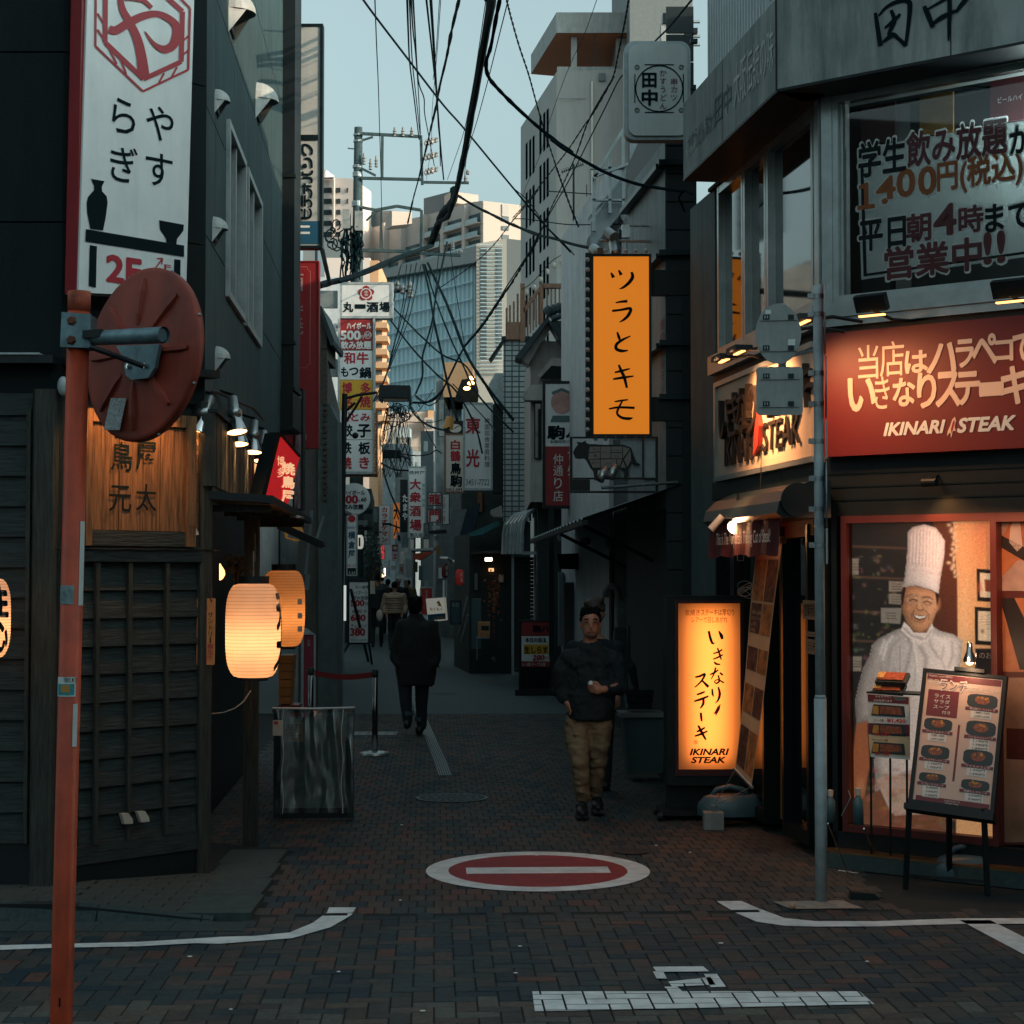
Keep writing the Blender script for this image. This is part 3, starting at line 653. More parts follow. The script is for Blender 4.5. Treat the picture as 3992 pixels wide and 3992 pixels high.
# lantern builder
paper=M('lantern paper',(.80,.64,.52),.8,var=.07,scale=5,tr=.62)
paper2=M('older lantern paper',(.62,.38,.18),.8,var=.10,scale=5,tr=.6)
ribm=M('lantern rib',(.20,.11,.06),.8,var=0)
def lantern(c,r,h,label,mat,power,chars=None,cardang=0):
    t=thing('paper_lantern',label,'lantern',c,'glowing paper lanterns by the tavern')
    N_=27;prof=[];q=MB()
    for i in range(N_*2+1):
        s=i/(N_*2);y_=abs(2*s-1);rr=r*((1-y_**3.2)**(1/2.2)*.46+.54)*(1.0+.008*(s-.5))-(.0 if i%2 else .003)
        prof.append((rr,-h/2+h*s))
    q.lathe(c,Z,prof,40);part('paper_shade',q,mat,t,True)
    q=MB()
    for i in range(0,N_*2+1,2):q.lathe(c,Z,[(prof[i][0]+.0012,prof[i][1]-.0009),(prof[i][0]+.0018,prof[i][1]),(prof[i][0]+.0012,prof[i][1]+.0009)],40)
    part('ribs',q,ribm,t,kind='stuff')
    part('top_ring',MB().lathe(c,Z,[(r*.40,h/2),(r*.56,h/2),(r*.56,h/2+.05),(r*.40,h/2+.05)],32),black,t)
    part('bottom_ring',MB().lathe(c,Z,[(r*.40,-h/2-.02),(r*.55,-h/2-.02),(r*.55,-h/2+.004),(r*.40,-h/2)],32),black,t)
    part('hook',MB().tube([c+Z*(h/2+.04),c+Z*(h/2+.22)],.005),steel,t)
    if chars:
        q=MB();a0=chars[1];half=chars[2]
        def cyl(u,v):                                   # wraps the print round the lantern
            s=(v+h/2)/h;y_=abs(2*s-1);rr=r*((1-min(y_,1)**3.2)**(1/2.2)*.46+.54)+.004
            return c+Vector((math.cos(a0+u/r)*rr,math.sin(a0+u/r)*rr,v))
        n_=len(chars[0]);hh=h*.86/n_;dj=0
        for i,ch in enumerate(chars[0]):
            vs,fs=glyph(ch,0)
            for jj in range(9):q.add([cyl((x+.045*math.cos(jj*.785)-.5)*half*2,h*.43-hh*(i+1)+(y+.12+.045*math.sin(jj*.785))*hh)*1+c*0 for x,y in vs],list(fs))
        part('brushed_characters',q,blk,t)
    light('POINT',c-Z*h*.12,power,(1,.52,.24),'bulb',size=.07)
    return t
lantern(at(987,2458,12.15),.187,.63,'large cream paper lantern glowing at the tavern corner',paper,3.0,('元太',math.radians(-2),.085))
t2=lantern(at(1105,2372,14.3),.172,.60,'darker amber paper lantern hanging behind the large cream one',paper2,1.9)
q=MB()
for y_ in(2345,2400,2452):q.pbox(face(14.3-.12),1160,y_-11,1178,y_+11,-.006,-.002)
part('paper_seal',q,cream,t2)
lantern(at(-62,2410,10.4),.15,.46,'lantern cut by the left edge of the view',paper,1.8,('生心',math.radians(-38),.07))
c=at(860,2230,12.6);l=thing('wall_lamp','small slanted glowing lamp in the recess left of the lanterns','lamp',c);part('shade',MB().prism(face(12.6),[face(12.6).uv(x,y)for x,y in((857,2197),(874,2225),(876,2240),(866,2257),(857,2262))],-.02,.02),M('lamp glow',(1,.45,.14),.6,var=0,emit=2.2),l)
single('slack_rope',MB().tube([at(*q)for q in((826,2782,12.1),(870,2778,12.1),(915,2762,12.1),(950,2735,12.1),(978,2692,12.1))],.004,6),cream,'white slack rope tied below the large lantern','rope')
single('twisted_rope',MB().tube([at(993,2080+i*9,12.3)+Vector((.004*(i%2),0,0))for i in range(13)],.005,6),signwood,'short twisted cord hanging above the large lantern','cord')
# row of reflector lamps over the fascia
lampmet=M('brushed lamp metal',(.42,.44,.44),.3,metal=.85,var=.2)
def reflamp(px,py,Y,dx,label,lit=12,sz=1):
    top=at(px,py,Y);ax=Vector((dx,-.25,-1)).normalized();t=thing('reflector_lamp',label,'lamp',top,'reflector lamps over the tavern fascia')
    part('socket',MB().lathe(top,ax,[(.001,-.0),(.034*sz,0),(.036*sz,.09*sz),(.048*sz,.10*sz),(.048*sz,.14*sz),(.03*sz,.15*sz)],20),lampmet,t,True)
    part('reflector',MB().lathe(top,ax,[(.03*sz,.15*sz),(.05*sz,.19*sz),(.075*sz,.26*sz),(.078*sz,.27*sz),(.070*sz,.262*sz)],24),chrome,t,True)
    part('bulb_face',MB().lathe(top,ax,[(.001,.252*sz),(.071*sz,.258*sz)],24),lampon,t)
    part('arm',MB().tube([top+Vector((-.0,.02,.02)),top+Vector((-.12,.10,.06)),top+Vector((-.2,.16,-.02))],.012),darkmetal,t)
    light('SPOT',top+ax*.29*sz,lit,(1,.50,.20),'spot',top+ax*3+Vector((0,0,0)),.05,95,.8)
reflamp(820,1545,11.75,-.32,'leftmost reflector lamp, its lit face turned to the name board',14)
reflamp(905,1548,12.6,.18,'second reflector lamp, tilted, seen from its silver side',8)
reflamp(925,1600,13.2,.08,'third reflector lamp with a bright round lit face',10)
reflamp(990,1640,14.2,.0,'fourth reflector lamp over the dark boards',8)
reflamp(1025,1680,15.0,.0,'fifth reflector lamp, next to the lit red sign',8)
light('SPOT',L1.pt(.62,3.2,.30),24,(1,.42,.13),'spot',L1.pt(.6,2.7,.02),.04,80,1)
light('SPOT',L1.pt(.22,3.2,.30),16,(1,.42,.13),'spot',L1.pt(.2,2.6,.02),.04,70,1)
single('lamp_cable',MB().tube([at(*q)for q in((740,1500,11.9),(790,1515,11.9),(850,1530,12.4),(915,1560,13),(985,1590,13.9),(1030,1640,15))],.012,6),black,'black cable feeding the row of reflector lamps','cable')
# lit red sign turned to the street, with a bright panel behind
F=Fr(at(1080,1850,14.6),(.30,.95,0));lr=M('lit red sign face',(.62,.018,.022),.4,var=.12,scale=3,emit=.30)
sg=thing('lit_red_sign','slanted backlit red sign with cream brush writing beside the reflector lamps','sign',at(1090,1985,14.6))
P4=[(1098,1700),(1168,1782),(1120,1978),(1032,1952)]
part('panel',MB().pprism(F,P4,-.08,0),lr,sg)
part('frame',MB().pprism(F,[(1096,1685),(1172,1775),(1168,1782),(1098,1700)],-.1,.01).pprism(F,[(1032,1953),(1120,1979),(1117,1990),(1024,1962)],-.1,.01).pprism(F,[(1080,1688),(1096,1688),(1032,1950),(1016,1946)],-.1,.01),black,sg)
lt=M('lit cream writing',(.9,.55,.3),.5,var=0,emit=.5)
letters(sg,F,[('博多',1080,1775,1110,1865,lt,dict(mode='v')),('焼鳥屋',1098,1800,1150,1960,lt,dict(mode='v',bold=.05))],.004)
lp=M('lit cream panel',(.85,.44,.18),.5,var=.15,scale=3,emit=.75)
F=face(15.4);single('glowing_light',MB().pprism(F,[(992,1765),(1066,1712),(1062,1800),(1018,1935),(985,1925)],-.05,0),lp,'bright cream panel glowing behind the lit red sign','light panel')
single('fascia_shelf',MB().pprism(face(14.2),[(1002,1960),(1060,1958),(1110,1990),(1170,2015),(1165,2020),(1085,2003),(1000,1972)],-.3,0),cream,'pale curved shelf edge under the lit red sign','shelf')
# ================================================================ RIGHT CORNER BUILDING
FO=Fr(PC+Vector((-.938,-.528,0))*.37,UR2);FP=Fr(FO.O,R1.U)       # frames of the overhanging fascia
rb=thing('corner_building','corner building on the right with a grey stained sign band and big upper windows','building',PC)
zb=FO.uv(3048,330)[1];zt=FO.uv(2665,405)[1]
ul=FO.uv(2664,600)[0]
m=MB();m.box(FO,ul,-.003,zb,zt,-.30,0);part('side_band',m,fascia_m,rb)
m=MB();m.box(FP,.003,5.5,zb,zt+.9,-.30,0);part('front_band',m,fascia_m,rb)
part('band_seam',MB().box(FO,-1.5,-1.492,zb,zt,.0005,.002).box(FP,1.27,1.278,zb,zt+.9,.0005,.002).box(FO,-.008,.0,zb-.01,zt+.2,.0005,.012),black,rb)
part('band_edge',MB().box(FO,ul,0,zb-.02,zb-.001,-.34,.004).box(FP,.006,5.5,zb-.02,zb-.001,-.34,.0042),black,rb)
part('soffit',MB().box(R2,ul-.3,.3,zb-.01,zb+.02,-3,.05).box(R1,.0,5.5,zb+.03,zb+.06,-3,.05),dark,rb)
wl2=M('white raised letters',(.5,.52,.52),.5,var=0)
q=MB();w_=.006;Zf=lambda l:[(2992+a/1.932,b/1.932)for a,b in l]
for p_,wd in(([(812,95),(828,200),(850,345)],[12,18,20]),([(835,120),(900,50),(1000,5),(1062,12),(1072,60),(1060,200),(1040,345)],[6,12,18,22,20,16,12]),([(930,75),(955,150),(930,215),(905,262)],[14,18,16,8]),([(880,212),(940,165),(1000,105)],[6,16,10]),([(868,318),(940,262),(985,290),(1040,342)],[8,20,16,18]),
               ([(1180,45),(1208,110),(1245,205)],[16,22,18]),([(1195,75),(1290,20),(1400,-40),(1500,-30),(1440,60),(1420,95)],[6,10,16,22,14,6]),([(1235,185),(1320,125),(1440,70)],[10,18,8]),([(1365,-90),(1372,60),(1368,180),(1362,308)],[16,18,16,6])):sbrush(q,FP,Zf(p_),wd,w_);w_+=.0004
part('lettering',q,blk,rb)
letters(rb,FO,[('かすうどん串カツ',2680,470,2790,555,M('faded purple letters',(.07,.05,.07),.6,var=0)),('田中',2785,345,2850,460,M('faded dark letters',(.03,.08,.085),.6,var=0)),('大阪伝統の味',2860,170,3015,350,wl2),('TANAKA',2672,570,2712,598,wl2)],.006,'raised_lettering')
# upper structure over the band: railing, louvres and wall
tw=M('upper wall grey',(.22,.25,.25),.75,var=.12,dirt=.35)
part('upper_wall',MB().box(R2,ul+.2,1.2,zt+.01,7.6,-4,-.4).box(R1,0.0,6,zt+.92,7.6,-4,-.45),tw,rb)
m=MB();u0=R2.uv(2725,200,.2)[0]
slm=M('white metal railing',(.55,.60,.62),.45,var=.08)
for k in range(22):part('slat',MB().box(R2,u0+.02+k*.085,u0+.05+k*.085,zt+.16,zt+1.2,.10,.13),slm,rb)
part('rail',MB().box(R2,u0-.02,1.2,zt+.02,zt+.15,.05,.16).box(R2,u0-.02,1.2,zt+.3,zt+.34,.06,.099),slm,rb)
# ---- first floor walls & windows
z2=R1.uv(3235,1190)[1]                               # sill of the upper windows
zs_top=zb
colm=M('grey cladding',(.13,.155,.155),.7,var=.2,scale=5,dirt=.3)
cl=R2.uv(2700,1200)[0];cr_=R2.uv(2797,1200)[0]
for a,b in((cl,(cl+cr_)/2),((cl+cr_)/2,cr_)):part('cladding',MB().box(R2,a+.004,b-.004,.05,zb,-.4,.02),colm,rb)
part('core',MB().box(R2,-4.4,-.1,.0,7.5,-5,-.55).box(R1,.3,6,0,7.5,-5,-.62),black,rb)
# side windows with tall frames
wx=[(2800,2900),(2902,2990),(2992,3175)]
for i,(a,b)in enumerate(wx):
    ua,ub=R2.uv(a,1000,.02)[0],R2.uv(b,1000,.02)[0];fw=.05
    q=MB();q.box(R2,ua,ua+fw,z2,zb-.02,-.1,.03).box(R2,ub-fw,ub,z2,zb-.02,-.1,.03).box(R2,ua+fw,ub-fw,z2,z2+.06,-.1,.028).box(R2,ua+fw,ub-fw,zb-.08,zb-.021,-.1,.028)
    wi=part('window',q,alu,rb);part('pane',MB().box(R2,ua+fw,ub-fw,z2+.06,zb-.08,-.05,-.03),glass,wi)
part('corner_mullion',MB().box(R2,R2.uv(3178,800,.03)[0],-.0,z2-.1,zb-.02,-.1,.04).box(R1,.004,R1.uv(3246,800,.03)[0],z2-.1,zb-.02,-.1,.04),alu,rb)
part('sill',MB().box(R2,R2.uv(2797,1200)[0],-.0,z2-.16,z2-.001,-.3,.09).box(R1,.0,5.5,z2-.10,z2-.001,-.3,.09).box(R1,.0,5.5,z2-.16,z2-.101,-.3,.07),alu,rb)
# front window
u0,u1=R1.uv(3250,700)[0],3.2;fw=.05
q=MB();q.box(R1,u0,u0+fw,z2+.001,zb-.02,-.12,.03).box(R1,u1-fw,u1,z2+.001,zb-.02,-.12,.03).box(R1,u0+fw,u1-fw,z2+.001,z2+.055,-.12,.028).box(R1,u0+fw,u1-fw,zb-.07,zb-.021,-.12,.028).box(R1,u0+fw+.001,u0+fw+.02,z2+.056,zb-.07,-.1,-.005)
wi=part('window',q,alu,rb)
gl2=clearglass('clear window glass')
part('pane',MB().box(R1,u0+fw,u1-fw,z2+.055,zb-.07,-.04,-.034),gl2,wi)
room=thing('upstairs_interior','dark upstairs room with hanging coloured banners behind the big window','room',R1.pt(1,z2,-.5))
part('room_back',MB().box(R1,0,4,z2,zb,-.60,-.55),black,room)
for(x0,x1,y0,y1,mt)in((3360,3490,330,560,M('dim maroon banner',(.06,.02,.025),.8)),(3585,3715,300,530,M('dim amber banner',(.22,.12,.03),.8,var=.3)),(3860,3992,260,480,M('dim red banner',(.10,.02,.025),.8))):
    part('banner',MB().pprism(R1,[(x0,y0),(x1,y0-12),(x1,y1-15),(x0,y1)],-.42,-.40),mt,room)
q=MB();text(q,R1,'ビールハイ',3890,372,3985,395,-.395);part('banner_print',q,wht,room)
# window notice (paper sheet with outlined characters)
nt_=thing('window_notice','big slanted paper notice with thick red, orange and black characters in the upper window','poster',R1.pt(*R1.uv(3700,1080),-.05))
pap=M('translucent notice paper',(.70,.76,.75),.6,var=.10,scale=2,tr=.5)
light('POINT',R1.pt(1.5,z2+1.0,-.36),15,(.8,1,1),'notice_fill',size=.1)  # unseen light added behind the sheet to brighten the notice
part('sheet',MB().pprism(R1,[(3340,580),(4080,455),(4080,990),(3358,1090)],-.07,-.065),pap,nt_)
part('tape_edge',MB().pprism(R1,[(3354,645),(3366,643),(3378,1066),(3366,1068)],-.064,-.06).pprism(R1,[(3366,1068),(4080,968),(4080,978),(3366,1078)],-.064,-.06),blk,nt_)
orl=M('orange notice letters',(.40,.10,.015),.6,var=.1);mrn=M('maroon notice letters',(.13,.015,.025),.6,var=.1)
halo=M('letter outline',(.92,.95,.94),.6,var=0,tr=.4)
items=[('学生',3348,545,3530,680,blk),('飲み放題',3535,487,3925,625,mrn),('が',3938,480,4020,595,blk),('１',3345,715,3408,812,orl),('4',3418,690,3488,775,orl),('.',3440,775,3458,792,orl),('0',3498,660,3565,765,orl),('0',3582,650,3648,757,orl),('円(税込)',3655,605,3985,740,orl),
         ('平日',3350,855,3530,970,blk),('朝',3535,832,3628,940,mrn),('4',3642,798,3725,915,mrn),('時',3738,802,3832,905,mrn),('まで',3842,790,4020,895,blk),('営業中',3450,945,3825,1070,mrn),('!!',3838,905,3915,1025,mrn)]
letters(nt_,R1,[(s,a-4,b-4,c+4,d+4,halo,dict(bold=.09))for s,a,b,c,d,mt in items],-.061,'outline')
letters(nt_,R1,[(s,a,b,c,d,mt,dict(bold=.04))for s,a,b,c,d,mt in items],-.057)
# ---- ground floor, front: red sign, beam, chef window
za,zr0=R1.uv(3600,1273)[1],R1.uv(3600,1768)[1]
part('dark_beam',MB().box(R1,.0,5.5,za+.01,z2-.16,-.3,.03),black,rb)
RS=thing('red_restaurant_sign','wide deep red sign with cream brush characters over the chef window','sign',R1.pt(1.2,zr0,.1))
part('panel',MB().box(R1,.03,5.2,zr0,za,-.1,.10),M('red sign panel',(.15,.007,.008),.5,var=.05),RS)
cr2=M('cream letters',(.80,.58,.45),.5,var=0)
letters(RS,R1,[('当',3345,1345,3425,1478,cr2,dict(bold=.03)),('店',3430,1330,3525,1468,cr2,dict(bold=.03)),('は',3530,1368,3615,1452,cr2,dict(bold=.045)),('ハ',3615,1340,3725,1450,cr2,dict(bold=.045,shear=.2)),('ラ',3728,1325,3795,1430,cr2,dict(bold=.045)),('ペ',3790,1305,3885,1418,cr2,dict(bold=.045)),('コ',3880,1328,3948,1405,cr2,dict(bold=.045)),('で',3950,1300,4030,1415,cr2,dict(bold=.045)),
                 ('い',3308,1475,3412,1600,cr2,dict(bold=.045)),('き',3410,1468,3468,1594,cr2,dict(bold=.035)),('な',3482,1475,3566,1582,cr2,dict(bold=.04)),('り',3578,1455,3648,1588,cr2,dict(bold=.045)),('ス',3650,1452,3742,1582,cr2,dict(bold=.05)),('テ',3726,1452,3818,1575,cr2,dict(bold=.05)),('ー',3820,1498,3910,1535,cr2,dict(bold=.05)),('キ',3905,1430,4010,1572,cr2,dict(bold=.05)),
                 ('IKINARI',3446,1644,3684,1692,wht,dict(bold=.06,shear=.25)),('STEAK',3733,1626,3958,1680,wht,dict(bold=.06,shear=.25))],.104)
rk=MB();rp=[(3722,1625),(3727,1640),(3722,1665),(3726,1680),(3715,1680),(3708,1708),(3704,1685),(3692,1700),(3694,1682),(3704,1660),(3712,1636)]
rk.flat(R1,rp,.104);part('logo_mark',rk,cr2,RS);rk=MB();rk.flat(R1,[(3720,1635),(3722,1645),(3716,1668),(3709,1690),(3707,1672),(3714,1645)],.106);part('logo_mark',rk,redletter,RS)
for i,x in enumerate((3395,3935)):
    u,v=R1.uv(x,1205-i*55,.5);p=R1.pt(u,v,.5);t=thing('flood_lamp',('black flood lamp over the left half of the red sign','black flood lamp over the right half of the red sign')[i],'lamp',p,'flood lamps over the red sign')
    q=MB();A=Fr(p,R1.U,Z+R1.N*.5);q.box(A,-.11,.11,-.02,.09,-.05,.0);part('housing',q,black,t);q=MB();A2=Fr(p,R1.U,-R1.N+Z*.0);q.box(A2,-.10,.10,-.03,.09,.045,.052);part('lit_glass',MB().box(Fr(p,R1.U),-.09,.09,-.045,-.035,-.03,.0),lens,t)
    part('arm',MB().tube([p,R1.pt(u+.05,v-.05,.3),R1.pt(u+.05,v-.03,.05)],.012),black,t)
    light('SPOT',p-Z*.06-R1.N*.12,2.6,(1,.50,.20),'spot',R1.pt(u,zr0+.1,.02),.06,88,1)
# wall band under the red sign
zw=R1.uv(3600,2005)[1]
part('front_lintel',MB().box(R1,.0,5.5,zw,zr0-.003,-.3,.0),black,rb)
for k in range(3):part('lintel_groove',MB().box(R1,.0,5.4,zr0-.12-k*.09,zr0-.11-k*.09,-.001,.006),darkmetal,rb)
u,v=R1.uv(3630,1880,.1);p=R1.pt(u,v,.12);t=thing('wall_spotlight','small black cylinder spotlight under the red sign','lamp',p);part('cylinder',MB().tube([p-R1.U*.05,p+R1.U*.05],.03,14),black,t);part('arm',MB().tube([p,R1.pt(u,v+.05,0)],.008),black,t)
light('SPOT',p+R1.N*.02-Z*.03,10,WARM,'spot',R1.pt(u+.15,v-.5,.02),.03,110,1)
# posts and frames of the ground-floor front
rf=M('maroon window frame',(.10,.018,.016),.5,var=.1)
zsill=R1.uv(3600,3270)[1]
part('door_post',MB().box(R1,.0,.035,.05,zw,-.3,.06),darkmetal,rb);part('door_post',MB().box(R1,.05,.09,.05,zw,-.3,.02),black,rb)
cw=thing('poster_window','glazed shop window holding a life-size photo of a smiling cook in a tall white hat','window',R1.pt(.6,zsill,0))
uL,uM,uM2=R1.uv(3288,2500)[0],R1.uv(3870,2500)[0],R1.uv(3894,2500)[0]
part('frame',MB().box(R1,uL,uL+.04,zsill,zw,-.08,.03).box(R1,uM,uM2,zsill,zw,-.08,.03).box(R1,uL+.04,uM,zw-.05,zw-.001,-.08,.028).box(R1,uM2,4,zw-.06,zw-.001,-.08,.028).box(R1,uL+.04,uM,zsill,zsill+.05,-.08,.028),rf,cw)
part('base_wall',MB().box(R1,.05,5.5,.0,zsill-.002,-.3,.02),black,rb)
stone=M('step stone',(.07,.075,.072),.85,var=.3,scale=30,bump=.4)
part('step',MB().box(R1,.0,5.5,.0,.10,-.3,.16),stone,rb);part('step_edge',MB().box(R1,.0,5.5,.101,.115,.02,.155),M('worn brass edge',(.35,.18,.08),.35,metal=.8),rb)
# the printed photograph of the cook: flat print inside the glass
def c4(pts):return[(2992+x/1.932,2000+y/1.932)for x,y in pts]
ps=thing('cook_poster','life-size printed photo of a smiling cook with glasses, tall hat and white jacket','poster',R1.pt(.6,zsill+.05,-.06))
P_wh=M('print white cloth',(.62,.50,.44),.5,var=.14,scale=4);P_skin=M('print skin',(.44,.15,.06),.5,var=.15,scale=14);P_dk=M('print dark hair',(.02,.012,.01),.5,var=0);P_mar=M('print maroon',(.10,.02,.015),.5,var=.1)
part('backing',MB().box(R1,uL+.04,uM,zsill+.05,zw-.05,-.085,-.0625),P_mar,ps)
def painting(x0,x1,y0,y1,nx,ny,draw,nm,parent):  # a printed photograph: colours mixed point by point over a fine sheet
    gx,gy=np.meshgrid(np.linspace(x0,x1,nx),np.linspace(y0,y1,ny));img=np.zeros((ny,nx,3))
    def sd(pts):
        d=np.full(gx.shape,1e9);ins=np.zeros(gx.shape,bool);n=len(pts)
        for i in range(n):
            (ax,ay),(bx,by)=pts[i],pts[i-1];ex,ey=bx-ax,by-ay;t=np.clip(((gx-ax)*ex+(gy-ay)*ey)/(ex*ex+ey*ey+1e-9),0,1)
            d=np.minimum(d,(gx-ax-ex*t)**2+(gy-ay-ey*t)**2);c=((ay>gy)!=(by>gy));ins^=c&(gx<(bx-ax)*(gy-ay)/(by-ay+1e-9)+ax)
        return np.sqrt(d)*np.where(ins,-1,1)
    def P(pts,col,soft=6,a=1):
        m=(np.clip(.5-sd(pts)/soft,0,1)*a)[...,None];img[:]=img*(1-m)+np.array(col)*m
    def G(x,y,rx,ry,col,a=1):
        m=(np.exp(-((gx-x)/rx)**2-((gy-y)/ry)**2)*a)[...,None];img[:]=img*(1-m)+np.array(col)*m
    def Ln(pts,w_,col,a=1):
        d=np.full(gx.shape,1e9)
        for(ax,ay),(bx,by)in zip(pts,pts[1:]):
            ex,ey=bx-ax,by-ay;t=np.clip(((gx-ax)*ex+(gy-ay)*ey)/(ex*ex+ey*ey+1e-9),0,1);d=np.minimum(d,(gx-ax-ex*t)**2+(gy-ay-ey*t)**2)
        m=(np.exp(-d/(w_*w_))*a)[...,None];img[:]=img*(1-m)+np.array(col)*m
    draw(gx,gy,img,P,G,Ln,sd);rs_=np.random.RandomState(1);img*=1+.10*rs_.randn(ny,nx,1);img=np.clip(img,.002,1)
    V_=[]
    for j in range(ny):
        for i in range(nx):(x,y),=c4([(gx[j,i],gy[j,i])]);V_.append(R1.pt(*R1.uv(x,y,-.06),-.06))
    me=bpy.data.meshes.new(nm);me.from_pydata(V_,[],[(j*nx+i,(j+1)*nx+i,(j+1)*nx+i+1,j*nx+i+1)for j in range(ny-1)for i in range(nx-1)])
    ca=me.color_attributes.new('print','FLOAT_COLOR','POINT');ca.data.foreach_set('color',np.concatenate([img,np.ones((ny,nx,1))],2).astype('f').ravel())
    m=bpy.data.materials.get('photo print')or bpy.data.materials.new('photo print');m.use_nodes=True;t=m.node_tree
    if len(t.nodes)<3:at_=t.nodes.new('ShaderNodeVertexColor');at_.layer_name='print';t.links.new(at_.outputs[0],t.nodes['Principled BSDF'].inputs['Base Color']);t.nodes['Principled BSDF'].inputs['Roughness'].default_value=.5;t.links.new(at_.outputs[0],t.nodes['Principled BSDF'].inputs['Emission Color']);t.nodes['Principled BSDF'].inputs['Emission Strength'].default_value=.34  # print emits its own colours, added so the poster looks lit
    me.materials.append(m);return ob(nm,me,parent)
def cook(gx,gy,img,P,G,Ln,sd):
    img[:]=(.020,.016,.013);wc,wd,sk,dk=(.80,.64,.54),(.30,.22,.19),(.74,.32,.15),(.03,.012,.008)
    r=np.random.RandomState(3)
    for y in(250,480,740,960,1160):Ln([(620,y),(1040,y+16)],9,(.12,.06,.035),.7)
    for k in range(60):x,y=r.uniform(630,1000),r.uniform(280,1180);G(x,y,r.uniform(6,26),r.uniform(4,18),[c*r.uniform(.3,1)for c in(.22,.16,.11)],.6)
    for q_ in([(622,342),(686,345),(686,465),(622,460)],[(915,512),(1030,516),(1030,590),(915,592)],[(915,608),(1020,612),(1015,690),(915,682)],[(855,715),(1010,715),(1000,835),(855,825)],[(625,1080),(710,1080),(705,1190),(625,1190)]):
        P(q_,(.24,.19,.14),8);cx_=sum(a for a,b in q_)/4;cy_=sum(b for a,b in q_)/4
        for k in range(3):Ln([(cx_-35,cy_-20+k*20),(cx_+35,cy_-18+k*20)],3.5,dk,.7)
    P([(1390,20),(1720,20),(1720,2500),(1420,2500),(1430,930),(1425,500)],(.66,.33,.14),10);G(1640,60,130,420,(.42,.12,.05),.75);G(1480,900,60,500,(.85,.48,.24),.5)
    P([(1250,20),(1395,20),(1428,500),(1432,960),(1250,900)],(.10,.028,.014),8)
    for k in range(30):x,y=1398+r.randn()*14+(k%3)*6,45+k*15;G(x,y,r.uniform(9,17),r.uniform(8,13),(.75,.5,.3),.95);G(x+6,y+8,5,4,(.15,.06,.03),.7)
    for a,b,c,d in((1575,418,672,1),(1560,705,1000,0)):P([(a,b),(1720,b+12),(1720,c),(a+4,c-8)],(.012,.008,.006),5);P([(a+26,b+32),(1720,b+40),(1720,c-32),(a+26,c-40)],(.62,.46,.30),5)
    P([(1632,500),(1720,505),(1720,600),(1640,590)],(.22,.05,.02),8);G(1600,560,14,40,(.4,.08,.04),.8)
    for k in range(7):Ln([(1605,765+k*18),(1680,768+k*18)],2.5,(.3,.2,.13),.6)
    G(1620,890,14,14,(.15,.07,.04),.9);P([(1565,1020),(1720,1020),(1720,1260),(1565,1260)],(.018,.012,.010),6)
    jk=[(1000,870),(900,915),(830,950),(790,990),(770,1080),(720,1180),(690,1290),(665,1400),(668,1590),(750,1570),(800,1700),(820,2300),(1420,2300),(1420,1300),(1440,1220),(1455,1130),(1470,960),(1400,915),(1300,890),(1240,850),(1180,900),(1080,900)]
    P(jk,wc,8);m=(sd(jk)<0)[...,None];sh=np.clip(.34+.66*(gx-680)/650,.25,1)[...,None];img[:]=np.where(m,img*sh,img)
    e=np.clip(-sd(jk)/60,0,1)[...,None];img[:]=np.where(m,img*(.55+.45*e),img)
    for pts,w_,a in(([(1050,930),(1085,1000),(1060,1120),(1035,1200)],16,.6),([(1150,1010),(1195,1090),(1185,1190)],18,.65),([(1000,940),(930,1010),(905,1140),(900,1200)],16,.5),([(850,1150),(872,1240),(850,1350)],16,.6),([(770,1120),(800,1200),(760,1330)],14,.45),([(1390,980),(1395,1080),(1365,1160)],13,.5),([(1210,930),(1235,1010),(1290,1090)],15,.5),([(1000,1000),(998,1170),(1000,1400)],4,.8),([(700,1400),(760,1440),(780,1500)],14,.5),([(1330,1000),(1310,1110),(1340,1180)],10,.4),([(960,1180),(900,1260),(870,1400)],12,.5),([(1100,1060),(1120,1160),(1100,1300)],10,.35)):Ln(pts,w_,wd,a)
    for pts in([(1100,960),(1120,1080),(1130,1190)],[(880,960),(850,1060)],[(1270,940),(1330,960),(1360,1040)],[(940,930),(900,980),(870,1100)]):Ln(pts,11,(.95,.78,.66),.4)
    P([(1005,880),(1030,820),(1100,885),(1190,905),(1240,820),(1252,880),(1215,960),(1150,985),(1060,935)],(.78,.60,.50),8);Ln([(1030,870),(1090,925),(1160,950)],9,wd,.6);Ln([(1240,880),(1190,950),(1130,930)],7,wd,.5);G(1045,955,15,15,(.35,.26,.22),.7);G(1042,951,8,8,wc,.8)
    P([(1045,820),(1240,820),(1200,900),(1100,900)],(.20,.065,.028),12)
    fc=[(1008,640),(1025,555),(1100,545),(1200,572),(1283,610),(1300,655),(1290,720),(1265,765),(1242,830),(1198,880),(1150,902),(1092,882),(1045,825),(1020,750),(1006,690)]
    P(fc,sk,7);m=(sd(fc)<2)[...,None];img[:]=np.where(m,img*np.clip(.42+.75*(gx-1000)/300,.35,1.12)[...,None],img);e=np.clip(-sd(fc)/38,0,1)[...,None];img[:]=np.where(m,img*(.6+.4*e),img)
    G(1170,600,70,22,(.80,.36,.17),.5);G(1225,725,26,22,(.85,.38,.19),.75);G(1072,715,26,22,(.66,.26,.12),.65);G(1146,690,9,34,(.85,.40,.20),.6);G(1150,718,15,11,(.80,.34,.17),.7)
    Ln([(1128,722),(1140,733),(1165,734),(1176,726)],5,(.14,.04,.018),.8);Ln([(1124,690),(1118,718)],5,(.20,.06,.03),.5);Ln([(1105,735),(1086,765),(1088,800)],6,(.17,.05,.022),.7);Ln([(1192,738),(1218,766),(1212,805)],6,(.22,.07,.03),.6)
